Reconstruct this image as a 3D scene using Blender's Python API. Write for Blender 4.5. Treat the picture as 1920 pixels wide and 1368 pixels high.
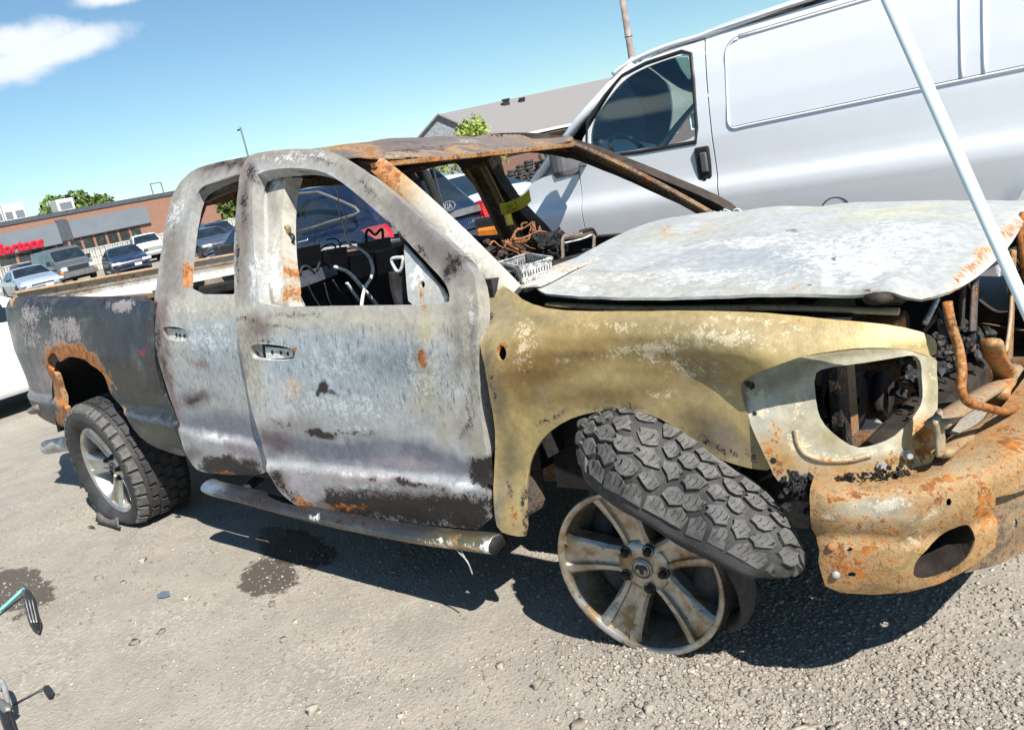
import bpy, bmesh, math, random
import numpy as np
from mathutils import Vector, Matrix, noise as mnoise
from mathutils.geometry import delaunay_2d_cdt
for o in list(bpy.data.objects): bpy.data.objects.remove(o)
scene = bpy.context.scene
COL = scene.collection
rad = math.radians
rng = np.random.default_rng(7)
random.seed(7)
# ---------------------------------------------------------------- camera
CAMP = np.array([1.33515555, -2.76907626, 1.55950719]); YAW, PIT, ROL, FPX = -0.740966537, 0.238923761, -0.208022536, 1571.478
def _cam_axes():
    f = np.array([math.sin(YAW)*math.cos(PIT), math.cos(YAW)*math.cos(PIT), -math.sin(PIT)])
    r0 = np.cross(f, [0, 0, 1]); r0 /= np.linalg.norm(r0); u0 = np.cross(r0, f)
    c, s = math.cos(ROL), math.sin(ROL)
    return c*r0+s*u0, -s*r0+c*u0, f
CR, CU, CF = _cam_axes()
cam = bpy.data.objects.new('camera', bpy.data.cameras.new('camera')); COL.objects.link(cam)
cam.matrix_world = Matrix([[CR[i], CU[i], -CF[i], CAMP[i]] for i in range(3)]+[[0, 0, 0, 1]])
cam.data.sensor_fit = 'HORIZONTAL'; cam.data.sensor_width = 36; cam.data.lens = FPX/1920*36
cam.data.clip_start = .05; cam.data.clip_end = 3000
scene.camera = cam
# ---------------------------------------------------------------- sky, sun, exposure
SUN = Vector((0.85, -0.30, 1.0)).normalized()
w = bpy.data.worlds.new('World'); scene.world = w; w.use_nodes = True
nt = w.node_tree; nt.nodes.clear(); N = nt.nodes.new; L = nt.links.new
out = N('ShaderNodeOutputWorld'); bg = N('ShaderNodeBackground'); sky = N('ShaderNodeTexSky')
sky.sky_type = 'NISHITA'; sky.sun_disc = False
sky.sun_elevation = math.asin(SUN.z); sky.sun_rotation = math.atan2(SUN.x, SUN.y)
sky.air_density = 1.0; sky.dust_density = 0.0; sky.ozone_density = 1.2; sky.altitude = 100
tc = N('ShaderNodeTexCoord')
def vmath(op, a, b=None):
    n = N('ShaderNodeVectorMath'); n.operation = op
    for k, x in enumerate((a, b)):
        if x is None: continue
        if isinstance(x, (tuple, list, Vector, np.ndarray)): n.inputs[k].default_value = tuple(float(q) for q in x)
        else: L(x, n.inputs[k])
    return n
def wmath(op, a, b=None):
    n = N('ShaderNodeMath'); n.operation = op
    for k, x in enumerate((a, b)):
        if x is None: continue
        if isinstance(x, (int, float)): n.inputs[k].default_value = x
        else: L(x, n.inputs[k])
    return n.outputs[0]
def ray(u, v): return CF+CR*(u-960)/FPX-CU*(v-684)/FPX
# small fair-weather clouds: the one in the picture and others of its kind round the sky
cn = N('ShaderNodeTexNoise'); cn.inputs['Scale'].default_value = 13; cn.inputs['Detail'].default_value = 7; cn.inputs['Roughness'].default_value = .6
L(tc.outputs['Generated'], cn.inputs['Vector'])
total = None
def cloud(d, az_r, el_r, tilt=0.0):
    global total
    d = np.array(d, float); d /= np.linalg.norm(d)
    e1 = np.cross(d, [0, 0, 1]); e1 /= np.linalg.norm(e1); e2 = np.cross(e1, d)
    a = e1*math.cos(tilt)+e2*math.sin(tilt); b = -e1*math.sin(tilt)+e2*math.cos(tilt)
    p = tc.outputs['Generated']
    da = wmath('DIVIDE', vmath('DOT_PRODUCT', p, a).outputs['Value'], az_r)
    db = wmath('DIVIDE', vmath('DOT_PRODUCT', p, b).outputs['Value'], el_r)
    fr = wmath('GREATER_THAN', vmath('DOT_PRODUCT', p, d).outputs['Value'], 0.2)
    r = wmath('SQRT', wmath('ADD', wmath('MULTIPLY', da, da), wmath('MULTIPLY', db, db)))
    m = wmath('MULTIPLY', wmath('MAXIMUM', wmath('SUBTRACT', 1.0, r), 0.0), fr)
    total = m if total is None else wmath('MAXIMUM', total, m)
cloud(ray(5, 80), .095, .026, -.03); cloud(ray(80, 102), .115, .019, .17); cloud(ray(0, 130), .085, .024, .13); cloud(ray(215, -6), .05, .012, 0)
for az, el, a, b in ((100, 22, .16, .04), (160, 30, .2, .05), (215, 24, .14, .035), (262, 18, .2, .04), (20, 35, .12, .03), (330, 40, .1, .03)):
    cloud((math.sin(rad(az))*math.cos(rad(el)), math.cos(rad(az))*math.cos(rad(el)), math.sin(rad(el))), a, b)
dens = wmath('ADD', wmath('MULTIPLY', total, 1.5), wmath('MULTIPLY', wmath('SUBTRACT', cn.outputs['Fac'], .5), 2.2))
mr = N('ShaderNodeMapRange'); mr.interpolation_type = 'SMOOTHSTEP'; L(dens, mr.inputs[0])
mr.inputs[1].default_value = .05; mr.inputs[2].default_value = 1.0; mr.inputs[4].default_value = .92
cm = wmath('MULTIPLY', mr.outputs[0], wmath('GREATER_THAN', total, 0.001))
mx = N('ShaderNodeMix'); mx.data_type = 'RGBA'; L(cm, mx.inputs[0]); hue = N('ShaderNodeMix'); hue.data_type = 'RGBA'; hue.blend_type = 'MULTIPLY'; hue.inputs[0].default_value = 1; hue.inputs[7].default_value = (.80, 1.0, 1.06, 1); L(sky.outputs[0], hue.inputs[6]); L(hue.outputs[2], mx.inputs[6]); mx.inputs[7].default_value = (8.6, 9.0, 9.4, 1)
L(mx.outputs[2], bg.inputs[0]); bg.inputs[1].default_value = 0.061
L(bg.outputs[0], out.inputs[0])
sun = bpy.data.objects.new('sun', bpy.data.lights.new('sun', 'SUN')); COL.objects.link(sun)
sun.data.energy = 4.5; sun.data.angle = rad(.5); sun.data.color = (1, .95, .87)
sun.rotation_euler = SUN.to_track_quat('Z', 'Y').to_euler(); sun.location = (4, -2, 9)
vs = scene.view_settings; vs.view_transform = 'Standard'; vs.look = 'None'; vs.gamma = 1; vs.exposure = 0.92
scene.render.engine = 'CYCLES'
# ---------------------------------------------------------------- helpers
def nsm(a, b, x): t = np.clip((x-a)/(b-a), 0, 1); return t*t*(3-2*t)
_perm = rng.random((64, 64, 64))
def vnoise(p, s=1.0):
    "value noise 0..1 for an (n,3) array"
    q = np.asarray(p, float)*s+100.37; i = np.floor(q).astype(int); f = q-i; f = f*f*(3-2*f); r = 0
    for dx in (0, 1):
        for dy in (0, 1):
            for dz in (0, 1):
                wgt = (f[..., 0] if dx else 1-f[..., 0])*(f[..., 1] if dy else 1-f[..., 1])*(f[..., 2] if dz else 1-f[..., 2])
                r = r+wgt*_perm[(i[..., 0]+dx) % 64, (i[..., 1]+dy) % 64, (i[..., 2]+dz) % 64]
    return r
def fbm(p, s=1.0, o=4):
    r = 0; a = .5; t = 0
    for k in range(o): r = r+a*vnoise(p, s*2**k); t += a; a *= .55
    return r/t
def setp(o, label=None, cat=None, group=None, kind=None):
    for k, v in (('label', label), ('category', cat), ('group', group), ('kind', kind)):
        if v: o[k] = v
    return o
def mesh_obj(name, V, F, m=None, parent=None, smooth=True, mats=None, fmat=None):
    me = bpy.data.meshes.new(name); V = np.asarray(V, float)
    me.from_pydata(V.tolist(), [], [list(map(int, f)) for f in F]); 
    for x in (mats or ([m] if m else [])): me.materials.append(x)
    if fmat is not None: me.polygons.foreach_set('material_index', np.asarray(fmat, dtype=np.int32))
    me.polygons.foreach_set('use_smooth', np.full(len(me.polygons), bool(smooth)))
    me.update()
    o = bpy.data.objects.new(name, me); COL.objects.link(o)
    if parent: o.parent = parent
    return o
def empty(name, loc=(0, 0, 0), rz=0, **kw):
    o = bpy.data.objects.new(name, None); COL.objects.link(o); o.location = loc; o.rotation_euler = (0, 0, rz); o.empty_display_size = .2
    return setp(o, **kw)
class MB:
    "collects simple shapes into one mesh"
    def __init__(s): s.V = []; s.F = []; s.n = 0
    def add(s, V, F):
        V = np.asarray(V, float).reshape(-1, 3); s.V.append(V); s.F += [[int(i)+s.n for i in f] for f in F]; s.n += len(V); return s
    def box(s, c, d, M=None, bev=0.0):
        c = np.array(c, float); h = np.array(d, float)/2
        if bev <= 0:
            V = np.array([[x, y, z] for x in (-1, 1) for y in (-1, 1) for z in (-1, 1)])*h
            F = [(0, 1, 3, 2), (4, 6, 7, 5), (0, 4, 5, 1), (2, 3, 7, 6), (0, 2, 6, 4), (1, 5, 7, 3)]
        else:
            bm = bmesh.new(); bmesh.ops.create_cube(bm, size=1)
            for v in bm.verts: v.co = Vector((v.co.x*2*h[0], v.co.y*2*h[1], v.co.z*2*h[2]))
            bmesh.ops.bevel(bm, geom=list(bm.edges), offset=min(bev, h.min()*.9), segments=2, affect='EDGES', profile=.5)
            bm.verts.index_update(); V = np.array([v.co[:] for v in bm.verts]); F = [[v.index for v in f.verts] for f in bm.faces]; bm.free()
        if M is not None: V = V@np.asarray(M, float)[:3, :3].T
        return s.add(V+c, F)
    def tube(s, pts, r, n=8, caps=True, closed=False, flat=None):
        P = np.asarray(pts, float); k = len(P); r = np.broadcast_to(np.asarray(r, float), (k,))
        if closed: T = np.roll(P, -1, 0)-np.roll(P, 1, 0)
        else: T = np.gradient(P, axis=0)
        T /= np.linalg.norm(T, axis=1)[:, None]+1e-12
        a = np.array([0, 0, 1.]) if abs(T[0, 2]) < .9 else np.array([1., 0, 0])
        nrm = np.cross(T[0], a); nrm /= np.linalg.norm(nrm); Vs = []
        ang = np.arange(n)*2*np.pi/n
        for i in range(k):
            nrm = nrm-T[i]*(nrm@T[i]); nrm /= np.linalg.norm(nrm); b = np.cross(T[i], nrm)
            f = 1.0 if flat is None else flat
            Vs.append(P[i]+r[i]*(np.cos(ang)[:, None]*nrm+f*np.sin(ang)[:, None]*b))
        F = []
        for i in range(k if closed else k-1):
            j = (i+1) % k
            for q in range(n): F.append((i*n+q, i*n+(q+1) % n, j*n+(q+1) % n, j*n+q))
        if caps and not closed: F += [list(range(n))[::-1], [(k-1)*n+q for q in range(n)]]
        return s.add(np.concatenate(Vs), F)
    def lathe(s, prof, n=32, M=None, c=(0, 0, 0), a0=0, a1=2*math.pi):
        "profile of (radius, height) turned about z"
        full = abs(a1-a0-2*math.pi) < 1e-6; k = len(prof); A = np.linspace(a0, a1, n, endpoint=not full)
        V = np.array([[r*math.cos(t), r*math.sin(t), h] for t in A for r, h in prof]); F = []
        for i in range(n if full else n-1):
            j = (i+1) % n
            for q in range(k-1): F.append((i*k+q, j*k+q, j*k+q+1, i*k+q+1))
        if M is not None: V = V@np.asarray(M, float)[:3, :3].T
        return s.add(V+np.asarray(c, float), F)
    def quad(s, a, b, c, d): return s.add([a, b, c, d], [(0, 1, 2, 3)])
    def grid(s, P):
        P = np.asarray(P, float); m, n = P.shape[:2]
        return s.add(P.reshape(-1, 3), [(i*n+j, (i+1)*n+j, (i+1)*n+j+1, i*n+j+1) for i in range(m-1) for j in range(n-1)])
    def build(s, name, m, parent=None, smooth=False):
        return mesh_obj(name, np.concatenate(s.V), s.F, m, parent, smooth)
def autosmooth(o, ang=35):
    me = o.data; bm = bmesh.new(); bm.from_mesh(me)
    bmesh.ops.recalc_face_normals(bm, faces=bm.faces)
    for e in bm.edges:
        e.smooth = not (len(e.link_faces) == 2 and e.calc_face_angle(0) > rad(ang))
    for f in bm.faces: f.smooth = True
    bm.to_mesh(me); bm.free(); return o
def inpoly(P, poly):
    P = np.asarray(P, float); poly = np.asarray(poly, float); x, y = P[:, 0], P[:, 1]; r = np.zeros(len(P), bool)
    a = poly; b = np.roll(poly, -1, 0)
    for (x0, y0), (x1, y1) in zip(a, b):
        if y0 == y1: continue
        c = ((y0 > y) != (y1 > y)) & (x < (x1-x0)*(y-y0)/(y1-y0)+x0); r ^= c
    return r
def segdist(P, poly, closed=True):
    P = np.asarray(P, float); d = np.full(len(P), 1e9); a = np.asarray(poly, float); b = np.roll(a, -1, 0)
    if not closed: a, b = a[:-1], b[:-1]
    for p, q in zip(a, b):
        e = q-p; t = np.clip(((P-p)@e)/(e@e+1e-12), 0, 1); d = np.minimum(d, np.linalg.norm(P-(p+t[:, None]*e), axis=1))
    return d
def smooth_poly(pts, it=2):
    p = np.asarray(pts, float)
    for _ in range(it):
        q = np.roll(p, -1, 0); p = np.stack([.75*p+.25*q, .25*p+.75*q], 1).reshape(-1, 2)
    return p
def resample(poly, step):
    out = []; a = np.asarray(poly, float); b = np.roll(a, -1, 0)
    for p, q in zip(a, b):
        n = max(1, int(round(np.linalg.norm(q-p)/step)))
        out += [p+(q-p)*k/n for k in range(n)]
    out = np.array(out); keep = np.linalg.norm(out-np.roll(out, 1, 0), axis=1) > step*.12
    return out[keep]
def trimesh2d(outline, holes, step, jit=.25):
    "triangulate a 2-d polygon with holes and an inner grid"
    bnd = [resample(p, step) for p in [outline]+list(holes)]
    A = np.concatenate(bnd); lo, hi = A.min(0), A.max(0)
    gx = np.arange(lo[0], hi[0], step); gy = np.arange(lo[1], hi[1], step*.87)
    G = np.array([[x+(step/2 if j % 2 else 0), y] for j, y in enumerate(gy) for x in gx])
    G = G+(rng.random(G.shape)-.5)*step*jit
    ok = inpoly(G, outline)
    for h in holes: ok &= ~inpoly(G, h)
    G = G[ok]
    for p in bnd: G = G[segdist(G, p) > step*.55]
    P = np.concatenate([A, G]); E = []; k = 0
    for p in bnd:
        n = len(p); E += [(k+i, k+(i+1) % n) for i in range(n)]; k += n
    r = delaunay_2d_cdt([Vector(q) for q in P], E, [], 0, 1e-7)
    V = np.array([v[:] for v in r[0]]); T = np.array([f for f in r[2] if len(f) == 3])
    c = V[T].mean(1); ok = inpoly(c, outline)
    for h in holes: ok &= ~inpoly(c, h)
    T = T[ok]
    a = V[T]; area = (a[:, 1, 0]-a[:, 0, 0])*(a[:, 2, 1]-a[:, 0, 1])-(a[:, 1, 1]-a[:, 0, 1])*(a[:, 2, 0]-a[:, 0, 0])
    T[area < 0] = T[area < 0][:, ::-1]; T = T[np.abs(area) > 1e-10]
    use = np.unique(T); mp = -np.ones(len(V), int); mp[use] = np.arange(len(use))
    return V[use], mp[T]
def thicken(P, Nn, T, th):
    "closed sheet: front P, back P - normal*th, walls along open edges"
    n = len(P); V = np.concatenate([P, P-Nn*th]); F = [tuple(t) for t in T]+[tuple(t[::-1]+n) for t in T]
    cnt = {}
    for t in T:
        for i in range(3):
            a, b = int(t[i]), int(t[(i+1) % 3]); cnt[(a, b)] = 1
    for (a, b) in cnt:
        if (b, a) not in cnt: F.append((b, a, a+n, b+n))
    return V, F
def vnormals(P, T):
    n = np.zeros_like(P); a = np.cross(P[T[:, 1]]-P[T[:, 0]], P[T[:, 2]]-P[T[:, 0]])
    for k in range(3): np.add.at(n, T[:, k], a)
    return n/(np.linalg.norm(n, axis=1)[:, None]+1e-12)
def project(P):
    d = np.asarray(P, float)-CAMP; z = d@CF
    return np.stack([960+FPX*(d@CR)/z, 684-FPX*(d@CU)/z], -1)
def gpt(u, v, z=0.0):
    "the point at height z that a pixel of the photograph looks at"
    d = ray(u, v); return CAMP+d*(z-CAMP[2])/d[2]
def at(u, v, dist):
    d = ray(u, v); return CAMP+d*dist/math.hypot(d[0], d[1])
# ---------------------------------------------------------------- materials
def srgb(r, g, b): return tuple(((c/255)/12.92 if c/255 <= .04045 else ((c/255+.055)/1.055)**2.4) for c in (r, g, b))
class NT:
    def __init__(s, name):
        s.m = bpy.data.materials.new(name); s.m.use_nodes = True; s.t = s.m.node_tree; s.t.nodes.clear()
        s.out = s.n('ShaderNodeOutputMaterial'); s.b = s.n('ShaderNodeBsdfPrincipled'); s.l(s.b.outputs[0], s.out.inputs[0])
        s.tc = s.n('ShaderNodeTexCoord')
    def n(s, t): return s.t.nodes.new(t)
    def l(s, a, b): s.t.links.new(a, b)
    def put(s, sock, x):
        if isinstance(x, (int, float)): sock.default_value = x
        elif isinstance(x, (tuple, list)): sock.default_value = (*x, 1) if (len(x) == 3 and len(sock.default_value) == 4) else x
        else: s.l(x, sock)
    def math(s, op, a, b=0.0, clamp=False):
        n = s.n('ShaderNodeMath'); n.operation = op; n.use_clamp = clamp; s.put(n.inputs[0], a); s.put(n.inputs[1], b); return n.outputs[0]
    def noise(s, sc, det=4, rough=.55, vec=None, dist=0, out='Fac'):
        n = s.n('ShaderNodeTexNoise'); n.inputs['Scale'].default_value = sc; n.inputs['Detail'].default_value = det; n.inputs['Roughness'].default_value = rough; n.inputs['Distortion'].default_value = dist
        s.l(vec if vec is not None else s.tc.outputs['Object'], n.inputs['Vector']); return n.outputs[out]
    def vor(s, sc, feat='F1', vec=None, out='Distance', rnd=1.0):
        n = s.n('ShaderNodeTexVoronoi'); n.feature = feat; n.inputs['Scale'].default_value = sc; n.inputs['Randomness'].default_value = rnd
        s.l(vec if vec is not None else s.tc.outputs['Object'], n.inputs['Vector']); return n.outputs[out]
    def mapping(s, scale=(1, 1, 1), loc=(0, 0, 0), rot=(0, 0, 0), vec=None):
        n = s.n('ShaderNodeMapping'); n.inputs['Scale'].default_value = scale; n.inputs['Location'].default_value = loc; n.inputs['Rotation'].default_value = rot
        s.l(vec if vec is not None else s.tc.outputs['Object'], n.inputs[0]); return n.outputs[0]
    def rng(s, x, a, b, c=0., d=1., smooth=True):
        n = s.n('ShaderNodeMapRange'); n.interpolation_type = 'SMOOTHSTEP' if smooth else 'LINEAR'
        for k, v in enumerate((x, a, b, c, d)): s.put(n.inputs[k], v)
        return n.outputs[0]
    def mix(s, f, a, b, mode='MIX'):
        n = s.n('ShaderNodeMix'); n.data_type = 'RGBA'; n.blend_type = mode; s.put(n.inputs[0], f); s.put(n.inputs[6], a); s.put(n.inputs[7], b); return n.outputs[2]
    def attr(s, name, out='Color'):
        n = s.n('ShaderNodeAttribute'); n.attribute_name = name; return n.outputs[out]
    def sep(s, c):
        n = s.n('ShaderNodeSeparateColor'); s.l(c, n.inputs[0]); return n.outputs
    def bump(s, h, strength=.3, dist=.01):
        n = s.n('ShaderNodeBump'); n.inputs['Strength'].default_value = strength; n.inputs['Distance'].default_value = dist; s.put(n.inputs['Height'], h); s.l(n.outputs[0], s.b.inputs['Normal'])
    def fin(s, col=None, rough=None, metal=None, **kw):
        if col is not None: s.put(s.b.inputs['Base Color'], col)
        if rough is not None: s.put(s.b.inputs['Roughness'], rough)
        if metal is not None: s.put(s.b.inputs['Metallic'], metal)
        for k, v in kw.items(): s.put(s.b.inputs[k.replace('_', ' ')], v)
        return s.m
def plain(name, col, rough=.6, metal=0., var=.25, sc=6, bump=.0, bsc=60, **kw):
    t = NT(name); n = t.noise(sc, 5); f = t.rng(n, .3, .7, 1-var, 1+var*.6)
    c = t.mix(1.0, (*col, 1), t.n('ShaderNodeCombineColor').outputs[0]) if False else None
    mul = t.n('ShaderNodeVectorMath'); mul.operation = 'SCALE'; mul.inputs[0].default_value = col; t.l(f, mul.inputs['Scale'])
    if bump: t.bump(t.noise(bsc, 6), bump, .004)
    r = t.rng(t.noise(sc*3, 4), .3, .7, max(0, rough-.1), min(1, rough+.1))
    return t.fin(mul.outputs[0], r, metal, **kw)
RUST_A = srgb(184, 112, 44); RUST_B = srgb(116, 66, 36)
def burnt(name, fleck=0.0, metal=.25, rough=.62, pits=.5, ashc=((205, 207, 203), (238, 238, 233)), asha=.85, rc0=None, rc1=None):
    rc0 = rc0 or RUST_A; rc1 = rc1 or RUST_B
    "fire-scorched sheet metal: base tint per vertex, with ash / soot / rust masks broken up by noise"
    t = NT(name); base = t.attr('tint'); R, G, B = t.sep(t.attr('wear'))[:3]
    n1 = t.noise(9, 8, .65); n2 = t.noise(38, 6, .7); n3 = t.noise(190, 3, .6)
    brk = t.math('ADD', t.math('MULTIPLY', t.math('SUBTRACT', n1, .5), .8), t.math('ADD', t.math('MULTIPLY', t.math('SUBTRACT', n2, .5), 1.1), t.math('MULTIPLY', t.math('SUBTRACT', n3, .5), 1.1)))
    cell = t.math('SUBTRACT', t.sep(t.vor(85, vec=t.tc.outputs['Object'], out='Color'))[0], .5)
    brk = t.math('ADD', brk, t.math('MULTIPLY', cell, .38))
    def edge(mk, wd=.10, k=1.0):
        return t.rng(t.math('ADD', mk, t.math('MULTIPLY', brk, k)), .5-wd, .5+wd)
    v = t.rng(n2, .25, .75, .74, 1.08); sc = t.n('ShaderNodeVectorMath'); sc.operation = 'SCALE'; t.l(base, sc.inputs[0]); t.l(v, sc.inputs['Scale'])
    col = sc.outputs[0]
    # slow blotches, warm and cool
    col = t.mix(t.rng(t.noise(5.5, 6, .6, dist=.6), .45, .75, 0, .16), col, srgb(110, 96, 90))
    col = t.mix(t.rng(t.noise(4.2, 6, .6, t.mapping(loc=(3, 1, 7)), dist=.8), .5, .75, 0, .16), col, srgb(200, 204, 206))
    if fleck:   # short vertical rain-washed flecks
        fv = t.noise(30, 4, .75, t.mapping(scale=(2.6, 2.6, .8), rot=(0, rad(-14), 0)))
        zz = t.n('ShaderNodeSeparateXYZ'); t.l(t.tc.outputs['Object'], zz.inputs[0]); fleck = t.math('MULTIPLY', t.math('MULTIPLY', t.rng(zz.outputs[2], .66, .86), t.rng(zz.outputs[2], 1.15, 1.05)), fleck)
        col = t.mix(t.math('MULTIPLY', t.rng(fv, .56, .63), fleck), col, srgb(96, 106, 116))
        col = t.mix(t.math('MULTIPLY', t.rng(fv, .42, .34), t.math('MULTIPLY', fleck, .45)), col, srgb(226, 229, 229))
    col = t.mix(t.rng(t.math('ADD', G, t.math('MULTIPLY', brk, .5)), .12, .5, 0, .6), col, srgb(98, 84, 82))
    col = t.mix(t.rng(t.math('ADD', R, t.math('MULTIPLY', brk, .5)), .1, .45, 0, .55), col, srgb(178, 152, 112))
    a = edge(B, .13); col = t.mix(t.math('MULTIPLY', a, asha), col, t.mix(n3, srgb(*ashc[0]), srgb(*ashc[1])))
    s = edge(G, .10, .9); col = t.mix(t.math('MULTIPLY', s, .95), col, t.mix(n2, srgb(13, 12, 13), srgb(40, 36, 35)))
    r = edge(R, .13); rc = t.mix(t.rng(t.noise(24, 8, .7), .38, .6), rc0, rc1)
    rc = t.mix(t.rng(t.noise(60, 5, .6, t.mapping(loc=(9, 2, 4))), .55, .7, 0, .6), rc, tuple(c*1.25 for c in rc0))
    col = t.mix(t.math('MULTIPLY', r, .92), col, rc)
    t.bump(t.math('ADD', t.math('MULTIPLY', n2, .6), t.math('MULTIPLY', n3, .5)), pits, .003)
    ro = t.math('ADD', rough, t.math('ADD', t.math('MULTIPLY', r, .2), t.math('MULTIPLY', s, -.12)), True)
    me = t.math('MULTIPLY', t.math('SUBTRACT', 1.0, t.math('MAXIMUM', r, t.math('MAXIMUM', a, s))), metal, True)
    return t.fin(col, ro, me, Specular_IOR_Level=.32)
M = {}
M['panel'] = burnt('burnt_panel'); M['hood'] = burnt('ashen_hood', 0, .15, .6, .3, ((190, 194, 196), (214, 216, 216)), .6); M['door'] = burnt('burnt_door', .8, .25, .6, .35, ((196, 202, 206), (222, 226, 228)), .5); M['fender'] = burnt('scorched_fender', 0, .3, .5, .35, ((176, 162, 126), (214, 208, 186)), .7, srgb(160, 98, 36), srgb(104, 60, 32))
M['step'] = burnt('burnt_chrome', 0, .85, .38, .3)
M['bed'] = burnt('burnt_bed', 0, .05, .42, .2, ((128, 116, 118), (190, 178, 174)), .8); M['rust'] = burnt('rusted_steel', 0, .1, .66, .8, ((150, 146, 134), (196, 192, 180)), .8, srgb(164, 100, 34), srgb(104, 58, 28))
M['black'] = plain('charred_black', (.009, .009, .010), .75, 0, .5, 9, .6)
M['char'] = plain('charred_metal', (.026, .025, .025), .65, .2, .6, 12, .6)
M['darkrust'] = plain('dark_rust', (.036, .026, .021), .8, .1, .6, 10, .8)
M['rustbar'] = plain('orange_rust', (.26, .11, .045), .85, 0, .5, 22, .6)
M['palesteel'] = plain('pale_burnt_steel', (.42, .42, .41), .5, .35, .35, 9, .3)
M['rubber'] = plain('tyre_rubber', (.038, .037, .038), .72, 0, .35, 14, .5, 120)
M['rubber_dust'] = plain('dusty_rubber', (.112, .108, .102), .85, 0, .35, 30, .5, 160)
# ---------------------------------------------------------------- the burnt pickup truck (x forward, right side at -y)
TT, TR, TDZ = .4483*.035, -1.36574*.045, -.043086
BM = Matrix.Translation((-1.8, 0, .6+TDZ))@Matrix.Rotation(TR, 4, 'X')@Matrix.Rotation(TT, 4, 'Y')@Matrix.Translation((1.8, 0, -.6))
BMI = BM.inverted(); B3 = np.array(BM)[:3, :3]; BT = np.array(BM)[:3, 3]
CB = B3.T@(CAMP-BT)
def bray(u, v): return B3.T@ray(u, v)
def toworld(P): return np.asarray(P, float)@B3.T+BT
def tobody(P): return (np.asarray(P, float)-BT)@B3
def bp(u, v, ax, val):
    d = bray(u, v); return CB+d*(val-CB[ax])/d[ax]
truck = empty('pickup_truck', label='burnt-out crew cab pickup truck with rusted bumper and shredded front tyre', cat='pickup truck')
truck.matrix_world = BM
def tint(o, P, spec, nfront=None):
    "wear, with some light and shade, written into the colour: P body points, spec = where (traced from the photograph) which mark lies"
    W = toworld(P); q = project(W); n = len(P)
    nz = np.stack([fbm(P, 7, 4)-.5, fbm(P+31, 7, 4)-.5], 1)*2
    n2 = np.stack([fbm(P+11, 24, 3)-.5, fbm(P+57, 24, 3)-.5], 1)*2
    q = q+nz*spec.get('warp', 10)+n2*spec.get('warp2', 9)
    c = np.tile(np.array(srgb(*spec['base'])), (n, 1))
    def val(e):
        if isinstance(e[0], (list, tuple)):     # polygon, softness
            poly = np.array(e[0], float); d = segdist(q, poly); d = np.where(inpoly(q, poly), d, -d)
            return np.clip(.5+d/(2*e[1]), 0, 1)
        u, v, ru, rv, a = e[:5]; a = rad(a); dx, dy = q[:, 0]-u, q[:, 1]-v
        X = (dx*math.cos(a)+dy*math.sin(a))/ru; Y = (-dx*math.sin(a)+dy*math.cos(a))/rv
        return 1-nsm(.15, 1.6, np.sqrt(X*X+Y*Y))
    for e in spec.get('tint', ()):
        k = (val(e)*e[-1])[:, None]; c = c*(1-k)+np.array(srgb(*e[-2]))*k
    wv = np.zeros((n, 3)); 
    for i, key in enumerate(('rust', 'soot', 'ash')):
        wv[:, i] = spec.get(key+'0', 0)
        for e in spec.get(key, ()): wv[:, i] = np.maximum(wv[:, i], val(e)*e[-1])
        for e in spec.get('no'+key, ()): wv[:, i] *= 1-val(e)*e[-1]
    me = o.data
    for nm, arr in (('tint', c), ('wear', wv)):
        a = me.color_attributes.new(nm, 'FLOAT_COLOR', 'POINT'); buf = np.ones((len(me.vertices), 4)); k = len(me.vertices)//n
        buf[:, :3] = np.tile(arr, (k, 1))[:len(me.vertices)]; a.data.foreach_set('color', buf.ravel())
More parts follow.
